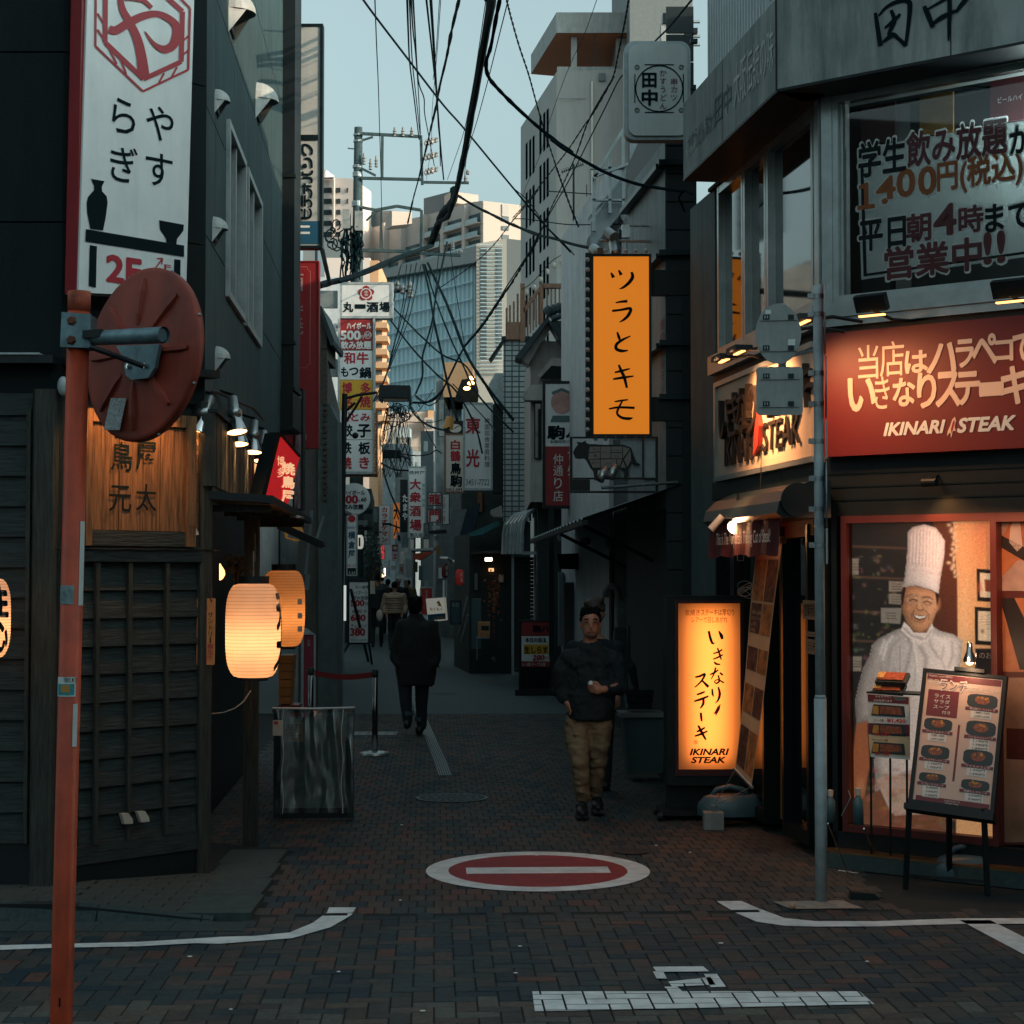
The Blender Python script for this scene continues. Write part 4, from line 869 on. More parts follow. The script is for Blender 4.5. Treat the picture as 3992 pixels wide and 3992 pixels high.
    P([(1092,760),(1150,774),(1208,768),(1188,800),(1146,810),(1110,796)],(.16,.03,.02),5);P([(1104,767),(1150,779),(1198,773),(1180,791),(1144,796),(1116,786)],(.85,.70,.55),4)
    for k in range(6):Ln([(1118+k*13,772),(1118+k*13,790)],1.2,(.4,.28,.2),.4)
    Ln([(1110,812),(1150,822),(1185,812)],6,(.20,.06,.03),.6);G(1150,848,30,16,(.62,.24,.11),.4)
    Ln([(1052,632),(1085,616),(1126,626)],6,dk,.85);Ln([(1170,636),(1212,632),(1244,652)],6,dk,.85)
    Ln([(1066,660),(1098,648),(1130,662)],4.5,dk,.95);Ln([(1170,674),(1205,664),(1236,680)],4.5,dk,.95);Ln([(1072,672),(1100,680),(1126,672)],4,(.16,.05,.03),.6);Ln([(1176,686),(1205,694),(1230,688)],4,(.16,.05,.03),.6)
    for k in range(3):Ln([(1050,668+k*9),(1030,664+k*12)],2.5,(.16,.05,.02),.5)
    for cx_,cy_ in((1098,650),(1208,672)):Ln([(cx_+45*math.cos(t*.33),cy_+31*math.sin(t*.33))for t in range(20)],2.6,(.62,.40,.24),.8);G(cx_+18,cy_-12,12,7,(.9,.6,.4),.35)
    Ln([(1142,652),(1160,656)],3,(.62,.4,.24),.8);Ln([(1252,672),(1290,660)],3,(.5,.3,.2),.7)
    P([(1004,650),(1008,590),(1024,552),(1044,560),(1034,610),(1022,690),(1012,700)],dk,6);P([(1262,596),(1290,608),(1296,660),(1276,700),(1268,640)],dk,6);G(1293,690,11,34,(.5,.17,.07),.9);Ln([(1292,675),(1288,710)],4,(.2,.06,.03),.7)
    ht=[(1056,150),(1092,108),(1180,86),(1270,112),(1337,210),(1330,330),(1305,470),(1288,605),(1230,578),(1120,545),(1025,556),(1045,400),(1055,280)]
    P(ht,(.88,.72,.62),7);m=(sd(ht)<0)[...,None];img[:]=np.where(m,img*np.clip(.55+.5*(gx-1050)/200,.5,1)[...,None],img);e=np.clip(-sd(ht)/30,0,1)[...,None];img[:]=np.where(m,img*(.7+.3*e),img)
    for k in range(10):x=1072+k*25;Ln([(x+6-k*.5,125+abs(k-4)*4),(x+2,260),(x-6,380+k*4)],5,(.40,.28,.24),.75-.06*k);Ln([(x+12,140+abs(k-4)*4),(x+4,370)],4,(.95,.80,.70),.4)
    Ln([(1042,425),(1150,430),(1310,470)],5,(.5,.38,.33),.35)
    P([(668,1590),(750,1565),(770,1900),(720,2200),(650,2150),(640,1850)],(.30,.09,.035),12);G(700,2060,30,60,(.45,.18,.08),.7)
    P([(600,2500),(600,2200),(850,2080),(930,2260),(1320,2230),(1430,2500)],(.16,.06,.03),14);P([(820,2010),(1000,1960),(1330,2010),(1320,2260),(960,2280)],(.42,.27,.20),12)
    for k in range(90):G(r.uniform(760,1400),r.uniform(1900,2400),r.uniform(10,40),r.uniform(8,24),[c*r.uniform(.4,1.6)for c in(.26,.10,.05)],.5)
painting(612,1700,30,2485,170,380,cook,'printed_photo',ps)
q=MB();text(q,R1,'のお',2992+1595/1.932,2000+1050/1.932,2992+1690/1.932,2000+1095/1.932,-.056);part('slate_writing',q,cr2,ps)
# second pane to the right: food pictures
pf=thing('food_poster','stacked food photographs in the window right of the cook','poster',R1.pt(1.4,zsill,-.06))
def pr2(name,pts,mat,k):part(name,MB().flat(R1,c4(pts),-.06+k*.0012),mat,pf)
pr2('back_print',[(1740,20),(2300,10),(2300,2500),(1740,2500)],P_mar,0)
pr2('knife_photo',[(1742,30),(2300,25),(2300,590),(1745,585)],M('print pinkish',(.42,.28,.24),.5,var=.3,scale=5),1);pr2('knife_hand',[(1745,230),(1830,60),(2000,40),(2000,330),(1880,360),(1745,500)],P_skin,2);pr2('dark_knife',[(1745,160),(2000,290),(2000,400),(1745,250)],P_dk,3)
pr2('white_cloth',[(1830,100),(1860,50),(1900,35),(1920,250),(1880,290),(1820,220)],P_wh,3)
pr2('steak_photo',[(1745,640),(2300,640),(2300,1200),(1748,1195)],P_skin,1);pr2('grill_bar',[(1750,640),(1860,640),(2040,1010),(2040,1180),(1900,1180)],P_dk,2);pr2('wall_photo',[(1748,1240),(2300,1240),(2300,2480),(1748,2480)],M('print tan',(.35,.19,.12),.5,var=.3,scale=4),1)
pr2('brown_slab',[(1800,1620),(2300,1640),(2300,1880),(1800,1850)],P_mar,2)
pn=clearglass('thin front glass',.06)
part('pane',MB().box(R1,uL+.04,uM,zsill+.05,zw-.05,-.012,-.008),pn,cw)
light('SPOT',R1.pt(1.75,2.35,.75),30,(1,.46,.17),'window_spot',R1.pt(.62,1.45,-.06),.05,80,1)
light('AREA',R1.pt(.9,zw-.02,.30),2,(1,.4,.18),'window_strip',R1.pt(.8,1.2,-.06),1.2,sy=.1)
# ---- ground floor, side: beige sign, lamps, awning, glass front
zs0,zs1=R2.uv(2800,1878,.08)[1],R2.uv(2800,1490,.08)[1]
ua=R2.uv(2790,1700,.08)[0]
bg_=thing('beige_restaurant_sign','beige side sign with thick dark brush characters, lit by lamps from above','sign',R2.pt(ua,zs0,.08))
beige=M('beige sign face',(.62,.48,.36),.5,var=.06)
part('panel',MB().box(R2,ua+.05,-.06,zs0+.04,zs1-.04,-.1,.08),beige,bg_)
part('frame',MB().box(R2,ua,ua+.05,zs0,zs1,-.1,.10).box(R2,ua+.05,-.01,zs1-.04,zs1,-.1,.10).box(R2,ua+.05,-.01,zs0,zs0+.04,-.1,.10),alu,bg_)
brl=M('dark brown raised letters',(.012,.007,.005),.5,var=.1)
q=MB()
def raised(mb,F,s,px,w0,w1,**k):                   # standing letters: the print plus its side walls
    x0,y0,x1,y1=px;a=len(mb.v);b=len(mb.f);text(mb,F,s,x0,y0,x1,y1,w1,**k)
    n=len(mb.v)-a;vs=mb.v[a:];fs=mb.f[b:];d=F.N*(w0-w1);mb.v+=[tuple(Vector(p)+d)for p in vs]
    E_={}
    for f in fs:
        for i in range(len(f)):E_.setdefault((f[i-1],f[i]),1)
    for(p,r)in list(E_):
        if(r,p)not in E_:mb.f.append((p,r,r+n,p+n));mb.m.append(mb.mi)
for s_,px in(('い',(2798,1555,2838,1710)),('き',(2832,1530,2872,1700)),('な',(2868,1510,2905,1690)),('り',(2902,1490,2945,1690)),('ステーキ',(2985,1440,3150,1610))):raised(q,R2,s_,px,.085,.13,bold=.02)
for s_,px in(('IKINARI',(2822,1688,2935,1805)),('STEAK',(2968,1628,3115,1745))):raised(q,R2,s_,px,.085,.10,bold=.02,shear=.1)
part('raised_lettering',q,brl,bg_)
part('logo_mark',MB().pprism(R2,[(2948,1600),(2958,1660),(2952,1740),(2935,1780),(2938,1700)],.085,.12),M('red logo',(.35,.03,.02),.5,var=0),bg_)
for i,(x,y)in enumerate(((2830,1400),(2890,1368),(3140,1250),(3075,1290))):
    u,v=R2.uv(x,y,.38);p=R2.pt(u,v,.38);t=thing('flood_lamp',('farthest flood lamp over the beige sign','flood lamp next to the farthest one over the beige sign','nearest flood lamp over the beige sign, behind the pole','flood lamp behind the round sign back over the beige sign')[i],'lamp',p,'flood lamps over the beige sign')
    part('housing',MB().prism(Fr(p,R2.U),[(-.15,-.01),(.15,-.01),(.13,.03),(-.13,.03)],-.05,.08),black,t);part('lit_glass',MB().box(Fr(p,R2.U),-.12,.12,-.018,-.011,-.0,.03),lens,t)
    part('arm',MB().tube([p,R2.pt(u,v+.03,.2),R2.pt(u,v+.0,.0)],.012),black,t)
    light('SPOT',p-Z*.04+R2.N*.15,85 if i<2 else 28,(1,.46,.19),'spot',R2.pt(u,(zs0+zs1)/2,.05),.06,110,1)
part('side_lintel',MB().box(R2,R2.uv(2797,1900)[0],-.0,zs0-.14,zs0-.003,-.3,.05),darkmetal,rb)
part('side_beam',MB().box(R2,R2.uv(2797,1400)[0],-.0,zs1+.003,z2-.162,-.3,.03),black,rb)
aw=thing('rolled_awning','rolled-up dark awning with a maroon valance lettered in white script','awning',R2.pt(ua,zs0-.3,.3))
zr=zs0-.22;a0,a1=R2.uv(2765,1930,.35)[0],R2.uv(3055,1890,.35)[0]
prof=[(.02,.08),(.16,.08),(.30,.02),(.38,-.06),(.40,-.14),(.36,-.17),(.02,-.17)]
q=MB();P=[R2.pt(u,zr+z_,w)for u in(a0,a1)for w,z_ in prof];n=len(prof);q.add(P,[(i,(i+1)%n,n+(i+1)%n,n+i)[::-1]for i in range(n)]+[tuple(range(n)),tuple(range(2*n-1,n-1,-1))]);part('housing',q,M('awning housing',(.015,.022,.025),.3,metal=.3,var=.2),aw)
q=MB();q.lathe(R2.pt(a1+.01,zr-.05,.26),R2.U,[(.001,0),(.115,0),(.115,.02),(.001,.02)],28);part('end_cap',q,black,aw)
val=M('maroon valance cloth',(.12,.02,.022),.85,var=.2,scale=4)
q=MB();nn=24;P=[]
for i in range(nn+1):
    u=a0-.02+(a1-a0-.1)*i/nn;s_=.012*math.sin(i*1.3);P+=[R2.pt(u,zr-.14,.34+s_),R2.pt(u,zr-.42-.01*math.sin(i*.9),.36+s_*1.5)]
q.add(P,[(2*i,2*i+1,2*i+3,2*i+2)for i in range(nn)]);part('valance',q,val,aw)
q=MB();u0_,u1_=R2.uv(2795,1990,.38)[0],R2.uv(3005,1975,.38)[0];put(q,R2,'This is The Very Steak The Big Cut of Steak!',u0_,u1_,zr-.36,zr-.24,.385,.01,.2);part('script',q,wht,aw)
u,v=R2.uv(2868,2056,.35);p=R2.pt(u,v,.35);t=thing('canopy_lamp','bright round lamp disc glowing below the maroon valance','lamp',p);d_=Vector((-.25,-.75,-.55)).normalized();part('face',MB().lathe(p,d_,[(.001,0),(.062,0)],28),M('bright lamp face',(1,.66,.4),.5,var=0,emit=6),t);part('rim',MB().lathe(p,d_,[(.063,.004),(.07,.0),(.06,-.06),(.02,-.1)],28),black,t,True);part('arm',MB().tube([p-d_*.1,p-d_*.1+Z*.2],.01),black,t)
light('SPOT',p+d_*.02,12,(1,.5,.22),'spot',p+d_*2,.06,150,1)
u,v=R2.uv(2770,2065,.5);p=R2.pt(u,v,.5);single('small_spotlight',MB().tube([p,p+Vector((.09,.0,.10))],.028,14),offwhite,'small tan cylinder spotlight left of the glowing lamp disc','lamp')
# glass shopfront along the side
gx=[(2802,2868),(2870,2990),(3060,3165)];zd=zr-.2
for a,b in gx:
    ua_,ub_=R2.uv(a,2500)[0],R2.uv(b,2500)[0]
    q=MB();q.box(R2,ua_,ua_+.05,.06,zd,-.1,.03).box(R2,ub_-.05,ub_,.06,zd,-.1,.03).box(R2,ua_+.05,ub_-.05,.06,.16,-.1,.028);wi=part('shop_window',q,darkmetal,rb);part('pane',MB().box(R2,ua_+.05,ub_-.05,.16,zd,-.06,-.04),glassy('shop glass',(.012,.013,.012)),wi)
    part('transom',MB().box(R2,ua_,ub_,zd+.002,zs0-.15,-.2,-.0),black,wi)
ow=M('lit interior wall',(.45,.20,.06),.7,var=.15)
part('interior_wall',MB().box(R2,R2.uv(2990,2500)[0],R2.uv(3062,2500)[0],.1,zd,-.3,-.1),ow,rb)
part('over_door_panel',MB().pprism(R2,[(2955,2110),(2975,2030),(3170,1990),(3170,2085),(3060,2100)],-.02,.012),ow,rb)
light('SPOT',R2.pt(-.9,2.65,.5),9,WARM,'spot',R2.pt(-1.0,1.7,-.1),.05,120,1)
gd=M('notice dim paper',(.20,.17,.12),.7,var=.2)
for(x0,y0,x1,y1,s_)in((3130,2340,3183,2415,'営業時間'),(3143,2463,3180,2482,'定休'),(3142,2492,3183,2550,'ランチ')):
    t=thing('door_notice',{'営業時間':'tan notice with dark print high on the glass door behind the grey pole','定休':'small notice strip in the middle of the glass door','ランチ':'pale notice low on the glass door behind the grey pole'}[s_],'notice',R2.pt(*R2.uv(x0,y1,.04),.04),'paper notices on the steak house door');part('sheet',MB().pbox(R2,x0,y0,x1,y1,.031,.034),gd,t);letters(t,R2,[(s_,x0+6,y0+12,x1-6,y1-12,blk)],.036)
# rain chain of coloured wire loops drawn on the glass
wirem=M('pale drawn line',(.25,.32,.33),.6,var=0)
q=MB();
for k in range(5):brush(q,R2,[(2903+28*math.cos(t*.42+k),2283+k*8+18*math.sin(t*.42))for t in range(16)],2,.034+.0006*k)
brush(q,R2,[(2874,2110),(2900,2108),(2902,2150),(2898,2185),(2876,2187),(2873,2150),(2874,2110)],3,.0345)
single('window_drawing',q,wirem,'pale white line drawing on the shop glass behind the light box','window drawing')
# ================================================================ THINGS IN FRONT OF THE STEAK HOUSE
# light box sign on a wheeled base
Y_=14.55;F=face(Y_,3);LBx=thing('standing_light_box','tall standing light box glowing orange with black brush characters','sign',gr(2740,3190))
part('housing',MB().pbox(F,2600,2322,2640,3062,-.2,.0).pbox(F,2893,2322,2918,3062,-.2,.0).pbox(F,2641,2322,2892,2345,-.2,.0).pbox(F,2641,3003,2892,3062,-.2,.0).pbox(F,2641,2346,2892,3002,-.21,-.2),black,LBx)
part('inner_frame',MB().pbox(F,2632,2340,2645,3025,-.02,.012).pbox(F,2888,2340,2902,3025,-.02,.012).pbox(F,2646,2340,2887,2352,-.02,.011).pbox(F,2646,3000,2887,3025,-.02,.011),M('dark maroon frame',(.06,.012,.012),.45),LBx)
lbf=M('backlit acrylic',(.95,.62,.36),.6,var=.02,tr=.85)
part('acrylic_face',MB().flat(F,[(2644,2350),(2889,2350),(2889,3001),(2644,3001)],-.012),lbf,LBx)
u0,u1,v0,v1=F.rect(2644,2350,2889,3001)
light('AREA',F.pt((u0+u1)/2,(v0+v1)/2,-.15),2.1,(1,.36,.095),'tube_light',F.pt((u0+u1)/2,(v0+v1)/2,0),(u1-u0)*.42,sy=(v1-v0)*.86)
light('AREA',F.pt((u0+u1)/2,(v0+v1)/2,-.06),.8,(1,.36,.095),'tube_light',F.pt((u0+u1)/2,(v0+v1)/2,1),(u1-u0)*.7,sy=(v1-v0)*.9)
q=MB();w_=-.006
S_=[([(2763,2460),(2770,2490),(2778,2508),(2786,2505)],[9,11,9,3]),([(2802,2460),(2812,2478),(2816,2492)],[5,14,10]),
      ([(2780,2548),(2800,2542),(2816,2532)],[5,7,6]),([(2780,2570),(2800,2562),(2818,2552)],[5,7,6]),([(2797,2526),(2806,2552),(2812,2572)],[6,8,5]),([(2784,2580),(2792,2588),(2808,2590)],[6,9,5]),
      ([(2768,2630),(2785,2622),(2800,2612)],[5,8,5]),([(2790,2602),(2784,2625),(2772,2648)],[7,7,3]),([(2806,2622),(2818,2632)],[6,9]),([(2800,2632),(2804,2655),(2792,2664),(2786,2656),(2800,2650),(2822,2662)],[6,8,6,4,5,7]),
      ([(2776,2685),(2778,2705),(2782,2716)],[6,9,3]),([(2800,2678),(2806,2705),(2800,2728),(2788,2742)],[6,11,8,2]),
      ([(2710,2640),(2728,2636),(2748,2628),(2738,2650),(2722,2668),(2708,2680)],[6,9,9,8,6,4]),([(2736,2652),(2750,2666),(2762,2678)],[6,10,12]),
      ([(2716,2708),(2732,2703),(2748,2696)],[6,9,6]),([(2706,2734),(2732,2726),(2762,2714)],[6,10,7]),([(2742,2722),(2742,2742),(2734,2756),(2728,2762)],[9,10,7,3]),
      ([(2732,2778),(2734,2800),(2736,2812)],[9,9,6]),
      ([(2716,2852),(2732,2846),(2748,2836)],[6,9,6]),([(2708,2870),(2732,2862),(2758,2850)],[6,9,6]),([(2722,2828),(2736,2856),(2752,2884)],[8,11,7])]
for p_,wd in S_:sbrush(q,F,p_,wd,w_);w_+=.0002
for s_,x0,y0,x1,y1,kk in(('ステーキは厚切り',2733,2375,2862,2400,{}),('レアーで召しあがれ',2697,2404,2836,2428,{}),('IKINARI',2690,2919,2841,2943,dict(bold=.06,shear=.25)),('STEAK',2695,2951,2828,2974,dict(bold=.06,shear=.25))):text(q,F,s_,x0,y0,x1,y1,w_,**kk)
part('black_characters',q,blk,LBx)
q=MB();text(q,F,'炭焼き',2670,2376,2728,2400,-.006);text(q,F,'炭',2704,2885,2721,2902,-.006);brush(q,F,[(2808,2745),(2800,2765),(2790,2790)],[3,12,3],-.006);brush(q,F,[(2800,2752),(2788,2780),(2782,2782)],[2,8,2],-.0055);part('red_characters',q,redletter,LBx)
part('base_board',MB().pbox(F,2600,3063,2918,3160,-.2,-.12),black,LBx)
q=MB();q.wbox(LBx.location.x-.36,LBx.location.x+.40,Y_-.05,Y_+.4,.04,.075);part('wheeled_base',q,black,LBx)
for sx in(-.36,.36):
    for sy in(0,.38):part('wheel',MB().tube([(LBx.location.x+sx-.02,Y_+sy-.06,.035),(LBx.location.x+sx+.02,Y_+sy-.06,.035)],.034,12),black,LBx)
# water weights
wtm=M('grey plastic weight',(.09,.12,.14),.4,var=.1)
def weight(c,s,label):
    t=thing('water_weight',label,'weight',c,'grey plastic water weights');q=MB();n=28
    rows_=[]
    for r_,z_ in((1.0,0),(1.02,.05),(.98,.10),(.82,.15),(.62,.17)):
        rows_.append([c+Vector((s*.27*r_*math.cos(2*math.pi*k/n),s*.15*r_*math.sin(2*math.pi*k/n),s*z_))for k in range(n)])
    P=[p for r in rows_ for p in r];q.add(P,[(i*n+k,i*n+(k+1)%n,(i+1)*n+(k+1)%n,(i+1)*n+k)for i in range(4)for k in range(n)]+[tuple(4*n+k for k in range(n))])
    part('tank',q,wtm,t,True);part('handle',MB().tube([c+Vector((s*a,0,s*b))for a,b in((-.16,.15),(-.11,.21),(0,.235),(.11,.21),(.16,.15))],.022*s,10),wtm,t,True)
    part('cap',MB().lathe(c+Vector((s*.2,0,s*.13)),(.3,0,1),[(.035*s,0),(.035*s,.04*s),(.001,.04*s)],14),wtm,t)
c=gr(2788,3150);weight(Vector((c.x,14.25,.08)),.95,'grey water weight at the foot of the light box')
c=gr(3800,3435);weight(Vector((c.x,c.y+.1,.0)),.92,'grey water weight behind the legs of the menu easel')
# long tilted menu banner tied to a concrete block
A=[at(2952,2112,13.6),at(3052,2106,13.2),at(2931,3066,12.9),at(2868,3000,13.3)]
BU=(A[1]-A[0]);BVt=(A[3]-A[0])
def bp(s_,t_,o=0):p=A[0]*(1-s_)*(1-t_)+A[1]*s_*(1-t_)+A[3]*(1-s_)*t_+A[2]*s_*t_;return p+Vector((-.5,-.8,0))*(o+.012*math.sin(t_*7))
bn=thing('hanging_menu_banner','long narrow orange-lit menu banner slanting from the awning to a block','banner',gr(2800,3230))
def bq(name,s0,s1,t0,t1,mat,o,n_=12):q=MB();P=[bp(s_,t0+(t1-t0)*i/n_,o)for i in range(n_+1)for s_ in(s0,s1)];q.add(P,[(2*i,2*i+2,2*i+3,2*i+1)for i in range(n_)]);part(name,q,mat,bn)
tan=M('banner tan edge',(.55,.32,.18),.6,var=.1);food=M('food photo print',(.34,.12,.035),.6,var=.7,scale=14,detail=8);fd2=M('dark food photo print',(.12,.04,.02),.6,var=.9,scale=20)
bq('banner_cloth',0,1,0,1,tan,0)
for t0,t1,tt in((.06,.26,0),(.44,.56,1),(.60,.74,0),(.78,.97,1)):
    bq('food_photo',.05,.5,t0+.02,t1,food if tt==0 else fd2,.004);bq('food_photo',.54,.96,t0+.02,t1,fd2 if tt==0 else food,.004)
bq('text_block',.05,.5,.27,.40,fd2,.004);bq('text_block',.54,.96,.27,.40,food,.004)
q=MB();Fb=Fr(A[0],BU,A[0]-A[3]);
for i,s_ in enumerate(('炭焼','ステーキ','1g 7円','300g')):
    q.add([bp(.08+.38*x,.30+i*.025+.018*(1-y),.008)for x,y in[((a)/max(.1,len(s_)*.8),b)for a,b in glyph(s_)[0]]],glyph(s_)[1])
part('banner_print',q,tan,bn)
part('top_rod',MB().tube([bp(-.03,0),bp(1.03,0)],.03,10),tan,bn);part('bottom_rod',MB().tube([bp(-.05,1),bp(1.05,1)],.012,8),steel,bn)
c=gr(2782,3232);blk_=thing('concrete_block','small rough concrete block tied to the slanting banner','weight',c);q=MB();q.wbox(c.x-.075,c.x+.075,c.y-.05,c.y+.1,0,.13);part('block',q,concrete,blk_)
part('loop',MB().tube([c+Vector((0,.02,.13)),c+Vector((-.02,.02,.18)),c+Vector((.02,.02,.18)),c+Vector((.02,.02,.13))],.005),steel,blk_)
for s_ in(0,1):part('cord',MB().tube([bp(s_,1),c+Vector((.0,.02,.17))],.003,5),cream,bn)
for s_ in(.1,.9):part('cord',MB().tube([bp(s_,0),bp(s_,0)+Vector((.03,.1,.75))],.004,5),black,bn)
# folding chrome legs / spray bottles by the step
for i,(x,y,lab)in enumerate(((3240,2210+0,''),)):pass
def bottle(px,py,Y,label,s=1):
    c=at(px,py,Y);t=thing('spray_bottle',label,'bottle',c,'plastic bottles hanging by the shop window');part('body',MB().lathe(c,Z,[(.001,0),(.035*s,0),(.035*s,.15*s),(.014*s,.19*s)],16),M('bottle plastic',(.10,.14,.15),.3,var=.1),t,True);part('cap',MB().lathe(c,Z,[(.02*s,.19*s),(.022*s,.235*s),(.001,.24*s)],12),cream,t)
bottle(3346,3215,11.75,'capped bottle hanging left of the easel, wrapped with a dark red band');bottle(3238,3205,12.0,'slim bottle half hidden behind the grey pole',.9)
single('folding_stand',MB().tube([at(3228,3210,11.7),gr(3306,3405)],.006,6).tube([at(3368,3230,11.6),gr(3424,3360)],.006,6).tube([gr(3270,3395),gr(3345,3405),gr(3405,3390)],.006,6).tube([at(3305,3080,11.8),at(3316,3110,11.8),at(3280,3180,11.8)],.005,6),chrome,'thin chrome folding stand legs between the grey pole and the easel','stand')
single('electric_cord',MB().tube([gr(3590,3400,.0)+Z*.01,gr(3620,3405)+Z*.01,gr(3632,3432)+Z*.01],.006,6),M('orange cord',(.5,.16,.05),.5,var=0),'short orange cord on the ground behind the easel','cord')
# A-type menu easel
ef=Fr(gr(3540,3462),(.86,-.51,0));EB=thing('menu_easel','black easel holding a big framed lunch menu of steak plates','easel',gr(3690,3480))
bl=at(3540,3132,11.33);br_=at(3874,3178,11.05);tl_=at(3600,2605,11.62);tr_=at(3948,2625,11.34)
EU=(br_-bl).normalized();EV=(tl_-bl).normalized();EF=Fr(bl,EU,EV);Wd=(br_-bl).length;Hd=(tl_-bl).length
part('board',MB().box(EF,.02,Wd-.02,.02,Hd-.02,-.03,-.004),M('menu paper',(.58,.42,.34),.55,var=.05),EB)
part('frame',MB().box(EF,0,.025,0,Hd,-.04,.006).box(EF,Wd-.025,Wd,0,Hd,-.04,.006).box(EF,.025,Wd-.025,0,.03,-.04,.005).box(EF,.025,Wd-.025,Hd-.022,Hd,-.04,.005),black,EB)
part('ledge',MB().box(EF,-.01,Wd+.01,-.045,-.008,-.05,.05),black,EB)
for x0,x1,y_ in((3545,3530,3462),(3700,3700,3430),(3835,3850,3490)):part('leg',MB().tube([at(x0,3150,11.3 if x0<3600 else 11.45 if x0<3800 else 11.1),gr(x1,y_)],.022,4),black,EB)
part('crossbar',MB().tube([gr(3545,3450)+Z*.06,gr(3840,3475)+Z*.06],.015,4),black,EB)
part('clip',MB().box(EF,Wd*.38,Wd*.74,Hd+.001,Hd+.025,-.03,.02),black,EB)
wu=.0012
def eb(name,a,b,c,d,mat,k=1):part(name,MB().box(EF,Wd*a,Wd*b,Hd*(1-d),Hd*(1-c),-.004,-.004+wu*k+.0),mat,EB)
maro=M('menu maroon',(.14,.02,.028),.5,var=.1);pan=M('menu cast pan',(.02,.035,.04),.5,var=.2);mt1=M('menu meat',(.22,.07,.035),.5,var=.6,scale=60);whp=M('menu white',(.62,.62,.58),.5,var=.05)
eb('header',.06,.94,.035,.08,maro,1);eb('side_dish_box',.09,.46,.15,.345,maro,1);eb('footer',.08,.94,.93,.975,maro,1)
def et(items,mat,k=3,bold=.03):
    q=MB()
    for s_,a,b,c,d in items:put(q,EF,s_,Wd*a,Wd*b,Hd*(1-d),Hd*(1-c),-.004+wu*k,bold)
    part('print',q,mat,EB)
et([('Weekday Lunch MENU',.07,.36,.042,.058),('平日',.07,.2,.075,.115),('限定メニュー',.55,.93,.1,.14)],whp);et([('ランチ',.22,.55,.07,.15)],whp,3,.09);et([('ランチ',.23,.54,.075,.145)],maro,4)
et([('ライス',.17,.36,.18,.21),('サラダ',.17,.36,.22,.25),('スープ',.17,.36,.26,.29),('付き',.28,.38,.30,.325)],whp)
def plate(a,b,c,d,name_,prices):
    q=MB();n=12;cx_,cy_=Wd*(a+b)/2,Hd*(1-(c+d)/2);rx,ry=Wd*(b-a)/2,Hd*(d-c)/2
    q.ngon([EF.pt(cx_+rx*math.copysign(abs(math.cos(t))**.5,math.cos(t)),cy_+ry*math.copysign(abs(math.sin(t))**.5,math.sin(t)),-.004+wu*1.5)for t in[2*math.pi*i/n+.2 for i in range(n)]]);part('pan_photo',q,pan,EB)
    q=MB();q.ngon([EF.pt(cx_+rx*.5*math.cos(t),cy_+ry*.62*math.sin(t)+ry*.1,-.004+wu*2.2)for t in[2*math.pi*i/n for i in range(n)]]);part('meat_photo',q,mt1,EB)
    q=MB();r5=random.Random(int(a*100+c*999))
    for i in range(5):
        x,y=cx_+rx*r5.uniform(-.35,.35),cy_+ry*r5.uniform(.25,.6);q.ngon([EF.pt(x+.008*math.cos(t),y+.007*math.sin(t),-.004+wu*(2.8+.1*i))for t in[i_ for i_ in range(6)]])
    part('garnish_photo',q,M('menu garnish',(.45,.22,.04),.5,var=.5,scale=90),EB)
    eb('name_band',a-.01,b+.01,d,d+.022,maro,2);et([(name_,a+.04,b-.02,d+.003,d+.019)],whp)
    eb('price_box',a+.06,b-.06,d+.023,d+.023+.028*len(prices),whp,1);et([(s_,a+.1,b-.08,d+.028+i*.027,d+.045+i*.027)for i,s_ in enumerate(prices)],blk)
for a,b,c,d,nm,pr_ in((.08,.42,.36,.45,'ワイルドステーキ',('1,590円 1,980円','2,590円 3,390円')),(.56,.92,.15,.25,'厚切肩ロースステーキ',('1,380円 1,720円','2,230円 2,910円')),(.58,.93,.345,.455,'ワイルドハンバーグ',('1,190円','1,290円','1,890円')),(.08,.42,.56,.655,'グリルチキンステーキ',('1,150円','1,700円')),(.58,.93,.555,.665,'ワイルドコンボ',('1,390円','1,690円')),(.09,.41,.76,.83,'リブロースステーキ',('2,000円','2,600円','3,200円')),(.59,.92,.77,.845,'特選ヒレステーキ',('2,520円','3,360円'))):plate(a,b,c,d,nm,pr_)
eb('centre_bar',.485,.51,.39,.80,maro,1);et([('いきなりステーキ',.42,.6,.937,.952),('IKINARI STEAK',.43,.59,.957,.968)],whp)
p=EF.pt(Wd*.55,Hd+.05,0);l=thing('clip_lamp','chrome clip lamp on top of the menu easel','lamp',p);part('reflector',MB().lathe(p+Z*.02,Z,[(.04,0),(.042,.015),(.02,.07),(.017,.12),(.001,.13)],18),chrome,l,True);part('bulb',MB().ell(p+Z*.02,(.025,.025,.02)),lampon,l);part('stem',MB().tube([p+Vector((.04,0,-.04)),p+Vector((.04,0,.08))],.006),chrome,l)
light('POINT',p+EF.N*.12,1.6,(1,.6,.35),'clip_bulb',size=.03)
